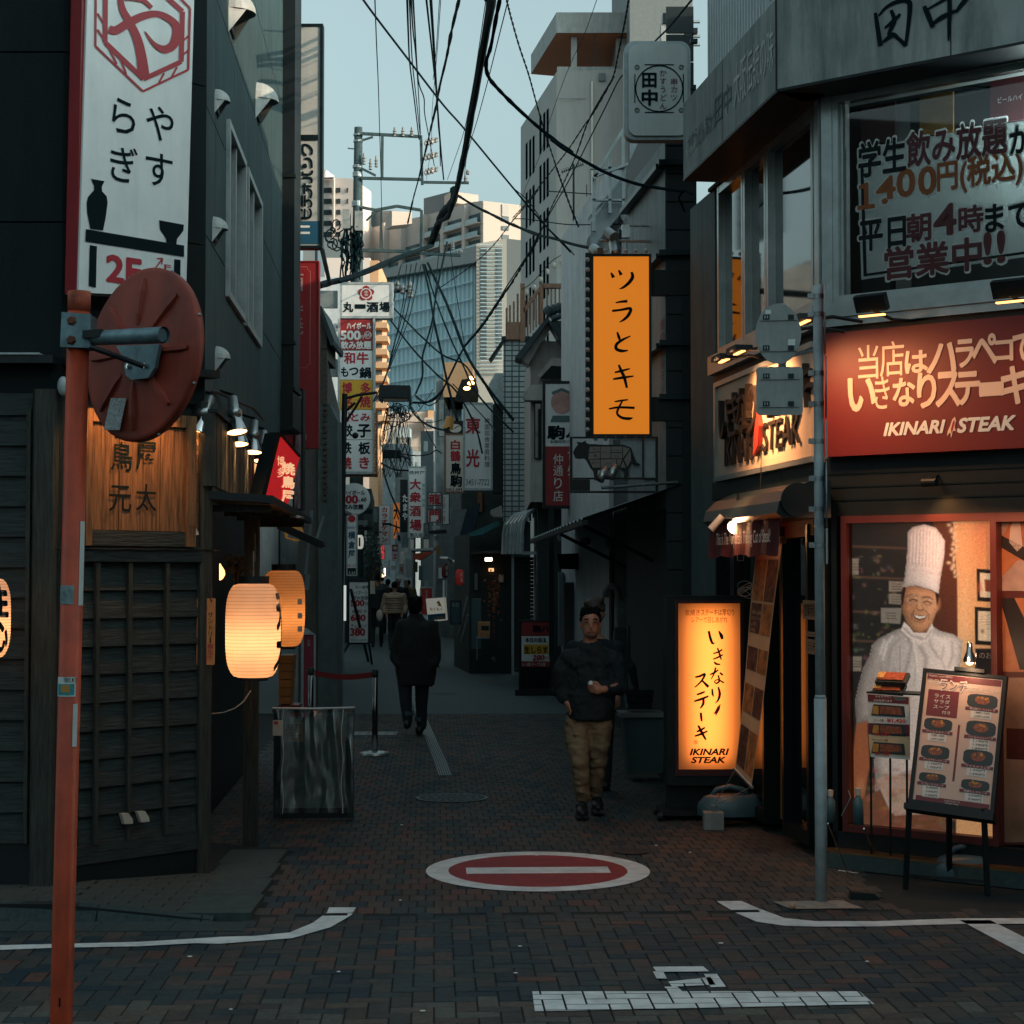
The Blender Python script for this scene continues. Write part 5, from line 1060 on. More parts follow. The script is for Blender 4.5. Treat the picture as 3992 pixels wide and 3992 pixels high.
# takeaway stand
F=Fr(at(3463,2990,11.75),(.84,-.54,0));TS=thing('takeaway_stand','small takeaway price poster on thin black legs left of the easel','stand',gr(3463,3400));
part('poster',MB().pprism(F,[(3381,2703),(3546,2716),(3546,2962),(3394,2950)],-.01,0),whp,TS)
def tf_(name,pts,mat,w):part(name,MB().flat(F,pts,w),mat,TS)
tf_('header',[(3382,2706),(3542,2718),(3543,2745),(3384,2735)],maro,.002);tf_('band',[(3384,2818),(3546,2825),(3546,2870),(3386,2862)],maro,.002);tf_('band',[(3386,2864),(3546,2872),(3546,2950),(3392,2940)],M('cream print',(.55,.42,.25),.5,var=.1),.002)
for y_ in(2745,2820,2892):tf_('bento_photo',[(3405,y_),(3525,y_+8),(3530,y_+52),(3396,y_+44)],pan,.003);tf_('bento_meat',[(3432,y_+8),(3512,y_+14),(3516,y_+42),(3430,y_+38)],mt1,.004);tf_('bento_rice',[(3405,y_+6),(3426,y_+8),(3424,y_+40),(3400,y_+38)],M('menu garnish',(0,0,0)),.004)
letters(TS,F,[('テイクアウト',3412,2711,3475,2722,whp),('お弁当承ります',3406,2726,3478,2737,whp),('TAKEOUT',3482,2716,3532,2732,teal),('¥1,420',3458,2802,3530,2818,redletter,dict(bold=.05)),('¥1,670',3410,2856,3465,2870,redletter,dict(bold=.05)),('¥1,180',3412,2932,3468,2946,redletter,dict(bold=.05)),('ステーキ重',3405,2802,3445,2814,blk),('ヒレステーキ重',3478,2860,3540,2871,blk),('チキンステーキ重',3400,2880,3460,2890,blk)],.006)
for x in(3395,3470,3535):part('leg',MB().tube([F.pt(*F.uv(x,2720,-.1),-.1),gr(x+2,3395+(x-3395)*.12)],.008,5),black,TS)
part('shelf',MB().pprism(F,[(3378,2696),(3585,2706),(3585,2712),(3378,2704)],-.25,.0),black,TS)
for i,(x,y,lab)in enumerate(((3478,2640,'upper steak lunch box on the takeaway stand'),(3465,2680,'lower steak lunch box on the takeaway stand'))):
    A_=Fr(F.pt(*F.uv(x,y,-.1),-.1),F.U,(F.N*-.75+Z*.55));t=thing('lunch_box',lab,'lunch box',A_.O,'lunch boxes on the takeaway stand');part('tray',MB().box(A_,-.105,.105,-.05,.05,-.03,0),pan,t)
    q=MB();q.box(A_,-.085,.085,-.038,.038,0.001,.012);part('steak',q,M('glazed steak',(.40,.09,.04),.35,var=.6,scale=40),t);part('rice',MB().box(A_,-.095,-.045,-.03,.03,.0125,.02),M('corn garnish',(.6,.34,.10),.5,var=.3,scale=60),t)
# ================================================================ ALLEY BUILDINGS
def block(name,label,px,Yf,depth,mat,z0=0,windows=(),wmat=None,slant=0,roof=None,parts=()):
    x0,x1,ytop=px;F=Fr((0,Yf,0),(1,0,0));u0,u1=F.uv(x0,2000)[0],F.uv(x1,2000)[0];v1=F.uv((x0+x1)/2,ytop)[1]
    t=thing(name,label,'building',((u0+u1)/2,Yf,z0));s=slant
    P=[(u0,Yf,z0),(u1,Yf,z0),(u1+s,Yf+depth,z0),(u0+s,Yf+depth,z0)];P+=[(a,b,v1)for a,b,c in P]
    part('wall',MB().add(P,[(0,1,5,4),(1,2,6,5),(2,3,7,6),(3,0,4,7),(4,5,6,7)]),mat,t)
    if roof:part('parapet',MB().box(F,u0-.06,u1+.06,v1+.001,v1+roof,-depth*.2,.05),greyp,t)
    for(a,b,c,d)in windows:
        q0,q1,r0,r1=F.rect(a,b,c,d);f=.05*Yf/40
        wi=part('window',MB().box(F,q0,q1,r1-f,r1,-.05,.04).box(F,q0,q1,r0,r0+f,-.05,.04).box(F,q0,q0+f,r0+f,r1-f,-.05,.04).box(F,q1-f,q1,r0+f,r1-f,-.05,.04),alu,t);part('pane',MB().box(F,q0+f,q1-f,r0+f,r1-f,-.02,.012),wmat or glass,wi)
    return t,F
Bm=M('black clapboard',(.016,.024,.027),.6,var=.25,dirt=.2)
tA,F=block('shop_house','black-clad narrow building behind the orange sign',(2598,2720,330),17.1,3.6,Bm,slant=-.15)
u0,u1,_,_=F.rect(2598,600,2705,900)
for k in range(26):part('siding_board',MB().box(F,u0,u1,.4+k*.27,.4+k*.27+.255,.002,.02+.006*(k%2)),Bm,tA)
lsd=M('pale blue siding',(.20,.26,.28),.6,var=.2,scale=4,dirt=.5)
SF=Fr(F.pt(u0,0,0)+Vector((-.001,0,0)),(.10,-1,0));part('side_siding',MB().box(SF,-2.2,-.01,2.6,SF.uv(2585,560)[1],-.02,.01),lsd,tA)
for y_ in(650,1000,1350,1560):
    v=F.uv(2620,y_)[1];part('drip_ledge',MB().box(F,u0-.08,u1,v,v+.05,.03,.10).box(SF,-2.2,-.01,v-.02,v+.03,.012,.10),darkmetal,tA)
red_f=MB();text(red_f,SF,'焼肉ホルモン',2572,1240,2592,1540,.013,mode='v');part('faded_lettering',red_f,M('faded red letters',(.25,.06,.06),.7,var=.3),tA)
# white house with outside stairs
tB,F=block('white_house','white sided house with an outside stair railing behind the orange sign',(2375,2600,660),24,5,whitewall,slant=-.5)
rfm=M('eave metal',(.30,.35,.37),.4,metal=.3,var=.1)
for pts in(((2415,840),(2585,560),(2592,590),(2430,862)),((2290,930),(2480,680),(2490,700),(2305,950))):part('sloping_eave',MB().pprism(F,pts,.05,.5),rfm,tB)
def slope_rail(px0,px1,y0,y1,h,n,t,F,mat,w):
    q0,q1=F.uv(px0,y0,w),F.uv(px1,y1,w);hh=h
    for i in range(n+1):
        s=i/n;u=q0[0]+(q1[0]-q0[0])*s;v=q0[1]+(q1[1]-q0[1])*s;part('baluster',MB().box(F,u-.012,u+.012,v,v+hh,w-.012,w+.012),mat,t)
    for dz in(0,hh):part('rail',MB().prism(F,[(q0[0]-.05,q0[1]+dz),(q1[0]+.05,q1[1]+dz),(q1[0]+.05,q1[1]+dz+.05),(q0[0]-.05,q0[1]+dz+.05)],w-.03,w+.03),mat,t)
slope_rail(2306,2425,985,810,.40,18,tB,F,rfm,.6);slope_rail(2460,2560,680,560,.62,14,tB,F,rfm,.62)
m=MB();m.pprism(F,[(2300,930),(2380,830),(2380,1330),(2300,1330)],-.3,.02);part('gable_side',m,whitewall,tB)
for a,b,c,d in((2310,775,2470,782),(2425,500,2436,830),(2372,590,2384,830),(2310,690,2322,900),(2300,650,2430,658)):part('steel_post',MB().pbox(F,a,b,c,d,.7,.78),polegrey,tB)
for pts in(((2310,690),(2425,500),(2430,512),(2318,700)),((2312,680),(2460,630),(2460,640),(2318,690))):part('steel_brace',MB().pprism(F,pts,.8,.86),polegrey,tB)
# dark shop with the shutter (right wall from 17 m to 28 m)
RW=Fr((1.62,17,0),(.038,-1,0));ts=thing('shutter_shop','dark two-storey shop with a ribbed metal shutter and corrugated eave on the right','building',(1.62,19,0))
dwd=M('dark shop wall',(.022,.030,.032),.75,var=.4,scale=6,stretch=(6,6,1),dirt=.3)
def RWu(x):return RW.uv(x,2400)[0]
uf=RWu(2310);ea=RWu(2455);eb_=RWu(2545)
part('wall',MB().box(RW,uf,ea,0,4.6,-3,0).box(RW,eb_,-.05,0,4.6,-3,0).box(RW,ea,eb_,2.36,4.6,-3,-.002).box(RW,ea,eb_,0,2.36,-3,-.10),dwd,ts)
shm=M('ribbed shutter steel',(.42,.50,.52),.4,metal=.5,var=.12,dirt=.2)
nS=42
for k in range(nS):
    z0=.04+k*(2.30/nS);h=2.30/nS;q=MB();q.add([RW.pt(u,v,w)for u in(ea+.03,eb_-.03)for v,w in((z0,-.02),(z0+h*.35,-.008),(z0+h*.75,-.03),(z0+h,-.04))],[(0,1,5,4)[::-1],(1,2,6,5)[::-1],(2,3,7,6)[::-1]]);part('shutter_slat',q,shm,ts)
part('shutter_guide',MB().box(RW,ea-.03,ea+.03,0,2.38,-.05,.02).box(RW,eb_-.03,eb_+.03,0,2.38,-.05,.02),shm,ts)
part('panel',MB().box(RW,eb_+.12,eb_+.42,.6,1.75,.001,.02),lsd,ts)
q=MB();P=[];n=60
for i in range(n+1):
    u=RWu(2200)*0+uf+(-.05-uf)*i/n;zz=.02*math.sin(i*2.1);P+=[RW.pt(u,2.82+zz,.02),RW.pt(u,2.50+zz,.95)]
q.add(P,[(2*i,2*i+2,2*i+3,2*i+1)for i in range(n)]);part('corrugated_eave',q,M('corrugated eave',(.05,.07,.075),.45,metal=.4,var=.3),ts)
part('eave_edge',MB().box(RW,uf,-.05,2.44,2.49,.90,.95),black,ts)
for u in(ea+.1,-1.2):part('eave_brace',MB().tube([RW.pt(u,2.46,.85),RW.pt(u,2.05,.03)],.022,6),black,ts)
for k,u in enumerate((ea-.9,ea-.5,ea-.15)):part('insulator',MB().ell(RW.pt(u,2.38,.5),(.04,.04,.05),10,7),M('rusty insulator',(.10,.04,.03),.6),ts)
pp=M('pale plastic pipe',(.34,.36,.35),.5,var=.1,dirt=.3);pw2=M('wrapped pipe',(.16,.115,.095),.7,var=.2)
t=thing('wall_pipe','pale pipe with a hooked top and a brown riser on the shop wall','pipe',RW.pt(ea-1.3,0,.1))
c0=at(2384,2700,22.6)
part('riser',MB().tube([at(2384,2560,22.6),at(2384,2150,22.6)],.033,12),pw2,t);part('riser_cap',MB().ell(at(2376,2125,22.6),(.06,.06,.06),12,8),pp,t,True)
part('hooked_pipe',MB().tube([at(x,y,22.3)for x,y in((2362,2330),(2359,2305),(2368,2290),(2385,2286),(2402,2294),(2409,2312),(2409,2440),(2402,2500))],.045,12),pp,t,True)
single('wall_notice',MB().pbox(face(22),2408,2335,2450,2440,0,.03),M('glass notice case',(.16,.22,.22),.25,var=.4,scale=12),'small glazed notice case on the shop wall beside the pipe','notice case')
single('standing_panel',MB().pbox(face(21.4),2396,2446,2462,2760,0,.06),M('dark tall panel',(.05,.075,.08),.5,var=.2,dirt=.3),'dark tall panel standing against the shop wall behind the man','cabinet')  # a flat panel stood against the wall
# planter by the light box, with dark stacked trays
Yp=17.2;c=at(2500,3010,Yp);pl=thing('plastic_tub','tall grey rubbish tub with a rolled rim beside the light box','tub',gr(2505,3010));tubm=M('grey tub plastic',(.10,.115,.11),.6,var=.1,dirt=.2)
F=face(Yp,2);q=MB();a=[F.uv(x,y)for x,y in((2432,2798),(2592,2795),(2585,3010),(2450,3018))]
q.add([F.pt(u,v,w)for w,k_ in((0,0),(-.35,0))for u,v in a],[(0,3,2,1),(4,5,6,7),(0,1,5,4),(3,7,6,2),(0,4,7,3),(1,2,6,5)]);part('body',q,tubm,pl)
part('rim',MB().pbox(F,2418,2780,2592,2797,-.36,.03),M('tub rim',(.20,.22,.22),.5,var=.1),pl)
for k in range(3):part('tray',MB().pbox(F,2440+k*4,2690+k*26,2548-k*3,2712+k*26,-.3,-.02),M('stacked dark tray',(.03,.04,.045),.25,metal=.5),pl)
ld=M('umbrella black',(.012,.016,.018),.6);single('folded_umbrella',MB().tube([at(2452,2440,17.4),at(2450,2570,17.4),at(2462,2600,17.4),at(2497,2760,17.4)],[.012,.02,.045,.008],8),ld,'folded black umbrella and stick leaning behind the tub','umbrella')
# traditional house with tiled roof
tC,F=block('tiled_roof_house','cream plaster house with a tiled gable roof on the right',(2068,2260,1330),30.5,6,plaster,slant=-.06,z0=3.2)
block('dark_shopfront','dark shop front under the cream plaster house',(2095,2330,1958),31,5,Bm)
block('dark_shopfront','dark low front under the mosaic building',(1985,2068,2035),38.6,3,dwd)
part('gable',MB().pprism(F,[(2068,1545),(2068,1331),(2200,1331),(2246,1250),(2246,1331.5),(2246,1545)][::1],-.1,.012),plaster,tC)
part('barge_board',MB().pprism(F,[(2008,1392),(2130,1238),(2142,1246),(2032,1402)],-.4,.35),roofm,tC)
part('eave_soffit',MB().pprism(F,[(2032,1402),(2142,1246),(2150,1262),(2060,1420)],-.4,.2),plaster,tC)
part('upper_roof',MB().pprism(F,[(2138,1250),(2245,1250),(2245,1340),(2190,1340)],-.2,.5),M('standing seam roof',(.05,.065,.07),.45,var=.2),tC)
for i in range(7):part('roof_tile',MB().tube([at(2130+i*19,1212-i*6+12,30.2),at(2150+i*19,1196-i*6+8,30.2)],.085 if i else .1,10),roofm,tC)
for i in range(6):part('roof_tile',MB().tube([at(2150+i*16,1246-i*6,30),at(2176+i*16,1236-i*6,30)],.05,8),roofm,tC)
for i in range(5):part('roof_seam',MB().pprism(F,[(2150+i*20,1250),(2153+i*20,1250),(2187+i*18,1338),(2184+i*18,1338)],.5,.53),darkmetal,tC)
part('window_hood',MB().pprism(F,[(2098,1460),(2150,1395),(2215,1400),(2235,1420),(2235,1475),(2106,1475)],.0,.35),plaster,tC);part('hood_shade_sheet',MB().pprism(F,[(2104,1476),(2150,1425),(2215,1430),(2215,1476)],.36,.37),dark,tC)  # dark sheet in place of the shade under the hood
part('lower_hood',MB().pprism(F,[(2036,1545),(2068,1500),(2115,1500),(2115,1560),(2046,1560)],.0,.35),plaster,tC)
for a in((2082,1565,2112,1790),):wi=part('window',MB().pbox(F,*a,-.02,.03),darkmetal,tC);part('pane',MB().pbox(F,a[0]+5,a[1]+5,a[2]-5,a[3]-5,.031,.034),glass,wi)
part('dark_siding',MB().pprism(F,[(2245,1150),(2310,1080),(2330,1960),(2290,1960),(2245,1450)],.02,.06),Bm,tC)
for i in range(5):part('siding_seam',MB().pprism(F,[(2250+i*12,1150-i*12),(2252+i*12,1150-i*12),(2262+i*12,1450+i*90),(2260+i*12,1450+i*90)],.061,.066),darkmetal,tC)
# mosaic tile building with a brown deck
tile=bpy.data.materials.new('white mosaic tile');tile.use_nodes=True;n_=tile.node_tree;p_=n_.nodes['Principled BSDF'];b_=n_.nodes.new('ShaderNodeTexBrick');tcn=n_.nodes.new('ShaderNodeTexCoord');mpn=n_.nodes.new('ShaderNodeMapping');mpn.inputs['Rotation'].default_value=(R(90),0,0)
b_.offset=0;b_.inputs['Scale'].default_value=1;b_.inputs['Brick Width'].default_value=.15;b_.inputs['Row Height'].default_value=.11;b_.inputs['Mortar Size'].default_value=.014;b_.inputs['Color1'].default_value=(.36,.42,.42,1);b_.inputs['Color2'].default_value=(.26,.31,.32,1);b_.inputs['Mortar'].default_value=(.035,.05,.055,1)
n_.links.new(tcn.outputs['Object'],mpn.inputs[0]);n_.links.new(mpn.outputs[0],b_.inputs[0]);n_.links.new(b_.outputs[0],p_.inputs['Base Color']);p_.inputs['Roughness'].default_value=.4
tD,F=block('mosaic_building','white mosaic tiled building with a brown wooden roof deck',(1962,2062,1325),38,10,tile,slant=-.05,z0=3.1)
part('roof_edge',MB().pbox(F,1955,1310,2066,1326,-.3,.08),darkmetal,tD)
part('roof_slope',MB().pprism(F,[(1905,1400),(1962,1318),(1966,1330),(1914,1410)],-.2,.1),darkmetal,tD)
F2=face(35);dk=thing('roof_deck','brown wooden roof deck with slatted railing above the mosaic building','deck',F2.pt(*F2.uv(2100,1320)));rr_=random.Random(9)
for i,(x,yt,yb)in enumerate([(2035+i*11,1180-i*9,1330-i*11)for i in range(7)]):part('slat',MB().pbox(F2,x-3,yt,x+3,yb,-.03,0),brownwood,dk)
for i,(x,yt)in enumerate([(1975,1200),(1988,1190),(2003,1175),(2018,1145)]):part('slat',MB().pbox(F2,x-4,yt,x+4,1320,-.03,.0),brownwood,dk)
for a in((2028,1105,2046,1330),(2104,1105,2118,1290),(2115,1105,2255,1122)):part('beam',MB().pbox(F2,*a,-.1,.04),brownwood,dk)
part('handrail',MB().pprism(F2,[(2040,1205),(2104,1115),(2106,1130),(2044,1220)],-.08,.04),brownwood,dk)
for i in range(8):part('slat',MB().pbox(F2,2130+i*16,1122,2136+i*16,1200,-.03,0),brownwood,dk)
part('deck_edge',MB().pbox(F2,1975,1255,2030,1322,-.3,.02),brownwood,dk)
# string of bare bulbs
bulbs=thing('string_lights','string of unlit bulbs hanging over the wooden roof deck','string lights',at(2200,1080,34));cp=[at(2030+i*26,1130-i*22+10*math.sin(i),34)for i in range(9)]
part('wire',MB().tube(cp,.008,5),black,bulbs)
for p in cp[1:]:part('bulb',MB().ell(p-Z*.12,(.04,.04,.06),8,6),cream,bulbs)
# farther right blocks
whs=M('far white wall',(.42,.46,.47),.8,var=.15,dirt=.3)
block('narrow_block','grey sided narrow block beyond the mosaic building',(1700,1800,1480),58,14,M('corrugated grey',(.26,.30,.31),.7,var=.25,dirt=.4),slant=-.65,windows=((1712,1560,1730,1700),(1755,1530,1775,1660)))
block('tan_roof_box','tan rooftop box over the far right shops',(1728,1842,1412),54,4,M('tan panel',(.34,.22,.12),.7,var=.08),z0=7.3)
tE,F=block('far_shop_row','dark weathered shop row on the right in the middle of the alley',(1800,1965,1700),48,12,M('weathered brown wall',(.05,.05,.045),.8,var=.5,scale=3,dirt=.4),slant=-.35,windows=((1865,1690,1885,1790),))
part('brown_column',MB().pbox(F,1862,1900,1880,1995,-.1,.1),M('brown column',(.16,.07,.03),.6),tE)
block('pale_kiosk','pale low block between the signs far down the right',(1925,1975,1560),44,3,whs,z0=4.2)
for i,(x0,x1,yt,Y_,mt)in enumerate(((1690,1745,1560,75,whs),(1640,1700,1680,95,greyp),(1600,1665,1760,118,whs),(1745,1800,1700,66,dwd))):
    block('far_house',('white house far down the alley on the right','grey house behind the tall bar signs','small white house near the end of the alley','dark house behind the dragon gate signs')[i],(x0,x1,yt),Y_,8,mt,windows=((x0+12,yt+40,x0+28,yt+80),))
# left side of the alley
brn=M('brown mosaic wall',(.16,.105,.085),.8,var=.25,scale=30,dirt=.3)
tL,F=block('brown_tile_building','brown tiled building stepping down behind the red vertical sign',(1165,1275,1400),24.5,8,brn,slant=-.6)
part('sloped_top',MB().pprism(F,[(1165,1399),(1165,1195),(1248,1205),(1275,1290),(1275,1399)],-1.2,0),brn,tL)
part('roof_rim',MB().pprism(F,[(1240,1192),(1252,1192),(1302,1325),(1300,1345),(1288,1345)],-1.3,.1),roofm,tL)
part('lower_wing',MB().pprism(F,[(1240,1570),(1285,1575),(1315,1640),(1318,2900),(1240,2900)],-.6,.05),M('grey ribbed wall',(.15,.13,.12),.8,var=.2,dirt=.4),tL)
for k in range(28):part('brick_quoin',MB().pbox(F,1262,1345+k*22,1274,1357+k*22,.0505,.09),M('dark quoin',(.07,.045,.035),.8),tL)
block('white_side_house','white house wall showing between the red sign and the tall pub sign',(1200,1325,1080),60,10,whitewall,windows=((1308,1260,1320,1290),),slant=-1)
block('ribbed_grey_house','grey ribbed house behind the street lamp on the left',(1268,1345,1720),34,3.5,M('ribbed grey wall',(.20,.22,.225),.8,var=.2,dirt=.3),slant=-.4)
F=face(120);tp=thing('peach_apartment','slim sunlit peach apartment block stepping down behind the pub sign','building',F.pt(*F.uv(1480,2200)))
pe=M('peach cladding',(.62,.36,.20),.8,var=.06)
m=MB();m.box(F,F.uv(1442,1000)[0],F.uv(1476,1000)[0],0,F.uv(1450,1015)[1],-8,0);part('tower',m,pe,tp)
for k in range(11):part('balcony',MB().pbox(F,1455,1100+k*52,1512-(k%2)*3,1122+k*52,-1,1.2),pe,tp)
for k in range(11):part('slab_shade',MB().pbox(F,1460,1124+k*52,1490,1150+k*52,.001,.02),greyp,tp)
block('dark_low_house','dark low house on the left beyond the round price sign',(1290,1448,1905),52,9,dwd,slant=-.6,windows=((1400,2050,1430,2110),))
block('dim_brown_house','dim brown house farther up the left side',(1410,1484,1975),68,10,M('dim brown wall',(.045,.035,.03),.8,var=.4),slant=-.8)
tr=thing('alley_tree','small dark evergreen tree leaning over the far left of the alley','tree',gr(1440,2480));q=MB();r7=random.Random(4)
for k in range(900):
    p=at(1440+r7.gauss(0,20),2170+r7.gauss(0,34),50+r7.gauss(0,.7));a=r7.uniform(0,6.3);s_=r7.uniform(.04,.09);q.ngon([p,p+Vector((s_*math.cos(a),r7.uniform(-.05,.05),s_*math.sin(a))),p+Vector((s_*math.cos(a+.8),0,s_*math.sin(a+.8)))])
part('leaves',q,M('dark evergreen leaves',(.03,.05,.04),.6,var=.6,scale=9),tr,kind='stuff');part('trunk',MB().tube([at(1436,2480,50),at(1438,2300,50),at(1442,2120,50)],[.12,.09,.03],8),oldwoodv,tr)
# end of the alley
tF,F=block('sunlit_end_building','sunlit peach stucco building closing the far end of the alley',(1500,1700,1605),135,12,peach,windows=((1642,1705,1650,1718),(1680,1706,1687,1720)))
part('right_wing',MB().pbox(F,1668,1600,1708,2000,-3,.3),pe,tF);part('box_room',MB().pbox(F,1655,1628,1690,1680,.3,1.2),peach,tF);part('box_window',MB().pbox(F,1664,1636,1686,1672,1.2,1.25),greyp,tF)
for k in range(3):part('rail',MB().pbox(F,1590,1742+k*7,1700,1744+k*7,1.5,1.55),brn,tF)
part('stair_beam',MB().pprism(F,[(1650,1770),(1668,1738),(1672,1742),(1655,1775)],1.5,1.7),brn,tF)
wt_=thing('roof_water_tank','grey water tank on a frame in front of the sunlit end wall','tank',at(1572,1730,120));F=face(120);part('tank',MB().pbox(F,1548,1668,1598,1705,-2,0),polegrey,wt_);part('lid',MB().pprism(F,[(1548,1667),(1556,1662),(1592,1662),(1598,1667)],-2,0),polegrey,wt_)
for x in(1552,1594):part('leg',MB().tube([at(x,1705,120),at(x,1745,120)],.15,6),darkmetal,wt_)
block('white_mid_house','white walled house half way down the alley centre',(1490,1592,1730),100,6,whs,windows=((1500,1760,1520,1790),(1532,1880,1552,1905)))
block('grey_mid_house','grey house low in the centre of the alley',(1540,1600,1840),92,5,M('dim grey wall',(.18,.2,.2),.8,var=.3))
# ================================================================ DISTANT BUILDINGS
tt=thing('concrete_tower','tall pale tower with slit windows and a roof canopy with an orange underside','building',at(2170,2200,80))
c0=at(2170,1000,80);c1=at(2030,1000,90);e0=at(2660,1000,79);z1=at(2170,281,80).z
P=[(c0.x,c0.y,0),(e0.x,e0.y,0),(e0.x,100,0),(c1.x,c1.y,0)];P+=[(a,b,z1)for a,b,c in P]
part('tower_body',MB().add(P,[(0,1,5,4),(1,2,6,5),(2,3,7,6),(3,0,4,7),(4,5,6,7)]),towerc,tt)
SFt=Fr((c0.x,c0.y,0),(c0.x-c1.x,c0.y-c1.y,0));slit=M('slit window',(.008,.012,.014),.9,var=0,spec=0)
for r_ in range(8):
    for g,xs_ in enumerate(((2054,2068,2081),(2108,2123,2136))):
        for i,x in enumerate(xs_):
            y=(455 if g else 560)+r_*192-i*14
            if y<1900:u=SFt.uv(x,y)[0];v=SFt.uv(x,y)[1];part('window',MB().box(SFt,u-.22,u+.22,v-1.75,v,.0,.03),slit,tt)
FT=Fr((0,79.9,0),(1,0,0));part('pale_pipe',MB().pbox(FT,2305,317,2312,760,.05,.3),offwhite,tt);part('joint',MB().pbox(FT,2172,384,2440,386,.12,.14),greyp,tt)
part('roof_vent',MB().pbox(FT,2335,285,2360,314,.12,.4),greyp,tt)
za_,zb_=at(2170,128,80).z,at(2170,48,80).z;q0=at(2070,250,86.6)
P=[(c0.x,80,za_),(at(2480,1,80).x,80,za_),(at(2480,1,80).x,88,za_),(q0.x,q0.y,za_)];P+=[(a,b,zb_)for a,b,c in P]
part('roof_canopy',MB().add(P,[(0,1,5,4),(1,2,6,5),(2,3,7,6),(3,0,4,7),(4,5,6,7)]),concrete2,tt)
part('orange_soffit',MB().add([(a,b,c-.02)for a,b,c in P[:4]],[(0,3,2,1)]),M('orange soffit',(.50,.16,.055),.6,var=.05),tt)
part('penthouse',MB().wbox(at(2404,1,80).x,at(2500,1,80).x,80.6,88,z1,za_-.05),towerc,tt);part('column',MB().wbox(at(2228,1,80).x,at(2250,1,80).x,80.4,80.9,z1,za_-.05),concrete2,tt)
part('terrace_parapet',MB().wbox(at(2172,1,80).x,at(2403,1,80).x,80.2,80.5,z1+.002,z1+.3),concrete2,tt)
part('balustrade_post',MB().wbox(at(2318,1,80).x,at(2321,1,80).x,80.2,80.3,z1+.3,z1+1.9),darkmetal,tt)
part('tall_core',MB().wbox(at(2455,1,78).x,at(2700,1,78).x,78,92,0,45),M('tower shaded side',(.20,.215,.215),.8,var=.1),tt)  # core in its own grey-blue, darker than the tower panels
F=face(40);cr3=thing('roof_crates','rooftop chimney flue and railings beside the rounded sign','flue',at(2600,160,40));part('flue',MB().pbox(F,2578,90,2606,165,-.4,0),concrete2,cr3);part('flue_top',MB().pbox(F,2584,50,2618,90,-.3,.05),darkmetal,cr3);
for y_ in(78,135,168):part('rail',MB().pbox(F,2606,y_,2730,y_+8,-.1,0),polegrey,cr3)
part('louvre',MB().pprism(F,[(2668,130),(2690,108),(2720,108),(2720,128),(2700,128),(2680,140)],-.2,.1),black,cr3)
# far glass block (face runs away to the left)
UG=Vector((.688,-1,0)).normalized();GF=Fr(at(1857,2240,400),UG);gb=thing('glass_office','pale blue glass curtain-wall office block in the distance','building',GF.O)
curt=M('pale curtain glass',(.62,.80,.84),.3,var=.10,scale=.02);mull=M('curtain mullion',(.55,.70,.74),.5,var=0)
def g(pts,w0,w1,mat,nm,F=GF,t=gb):part(nm,MB().pprism(F,pts,w0,w1),mat,t)
g([(1440,1098),(1500,1083),(1852,1023),(1852,2100),(1440,2100)],-15,0,curt,'curtain_wall');g([(1440,1068),(1500,1055),(1857,957),(1857,1022),(1500,1082),(1440,1097)],-15,2,concrete2,'top_band')
for i in range(22):x=1500+i*17;part('mullion',MB().pprism(GF,[(x,1083-(x-1500)*.17),(x+.6,1083-(x-1500)*.17),(x+.6,2050),(x,2050)],0,.5),mull,gb)
v0=GF.uv(1852,1028)[1];ua_,ub_=GF.uv(1500,1300)[0],GF.uv(1851,1300)[0]
for k in range(16):part('floor_band',MB().box(GF,ua_-18,ub_,v0-4.15-k*3.9,v0-3.9-k*3.9,.5,.8),mull,gb)
GS=Fr(at(1857,2240,395),(1,.02,0));g([(1857,950),(1975,930),(1975,2100),(1857,2100)],-12,0,M('stair tower wall',(.40,.37,.33),.8,var=.1),'stair_tower',GS)
g([(1975,930),(2032,936),(2032,2100),(1975,2100)],-12,-.1,M('stair tower grey',(.17,.19,.19),.8,var=.05),'grey_side',GS)
for i in range(34):part('louvre',MB().box(GS,GS.uv(1868,1)[0]+.3,GS.uv(1960,1)[0],GS.uv(1900,958+i*15)[1],GS.uv(1900,956+i*15)[1],.5,.9),mull,gb)
for x in(1885,1945):part('stair_window',MB().pbox(GS,x-12,965,x+12,1400,.02,.1),greyp,gb)
# balcony block
BF=Fr(at(1885,2240,430),UG);bb_=thing('balcony_block','stepped apartment block with rows of glass balconies on the skyline','building',BF.O)
def b2(pts,w0,w1,mat,nm,F=BF):return part(nm,MB().pprism(F,pts,w0,w1),mat,bb_)
sh=lambda pts:[(1200+x/2.147,650+y/2.147)for x,y in pts]
b2(sh([(130,608),(440,530),(500,520),(640,482),(640,480),(970,412),(1340,300),(1462,285),(1462,1200),(130,1200)]),-14,0,balcc,'wall')
rows_=[(980,1460,400,500),(640,1460,435,600)]
vt=BF.uv(1881,812)[1];U_=lambda x:BF.uv(1200+x/2.147,950)[0]
for k in range(5):
    lo=(985,800,655,460,140)[min(k,4)];v=vt-3.2*k
    part('balcony_shade_strip',MB().box(BF,U_(lo),U_(1448),v-2.9,v-.9,.0,.1),M('balcony shade',(.10,.11,.11),.7,var=.5,scale=.3),bb_)  # raised dark strip, shade of the recess put into its colour
    part('balcony_glass',MB().box(BF,U_(lo),U_(1452),v-3.35,v-2.2,1.2,1.3),M('balcony glass',(.30,.45,.48),.2,var=.05),bb_)
    part('balcony_slab',MB().box(BF,U_(lo),U_(1456),v-3.6,v-3.35,.0,1.4),balcc,bb_)
for x in(520,655,800,985,1150,1330):part('pilaster',MB().box(BF,U_(x),U_(x+22),40,BF.uv(1200+x/2.147,650+(560-x*.22)/2.147)[1]-2,.0,1.5),balcc,bb_)
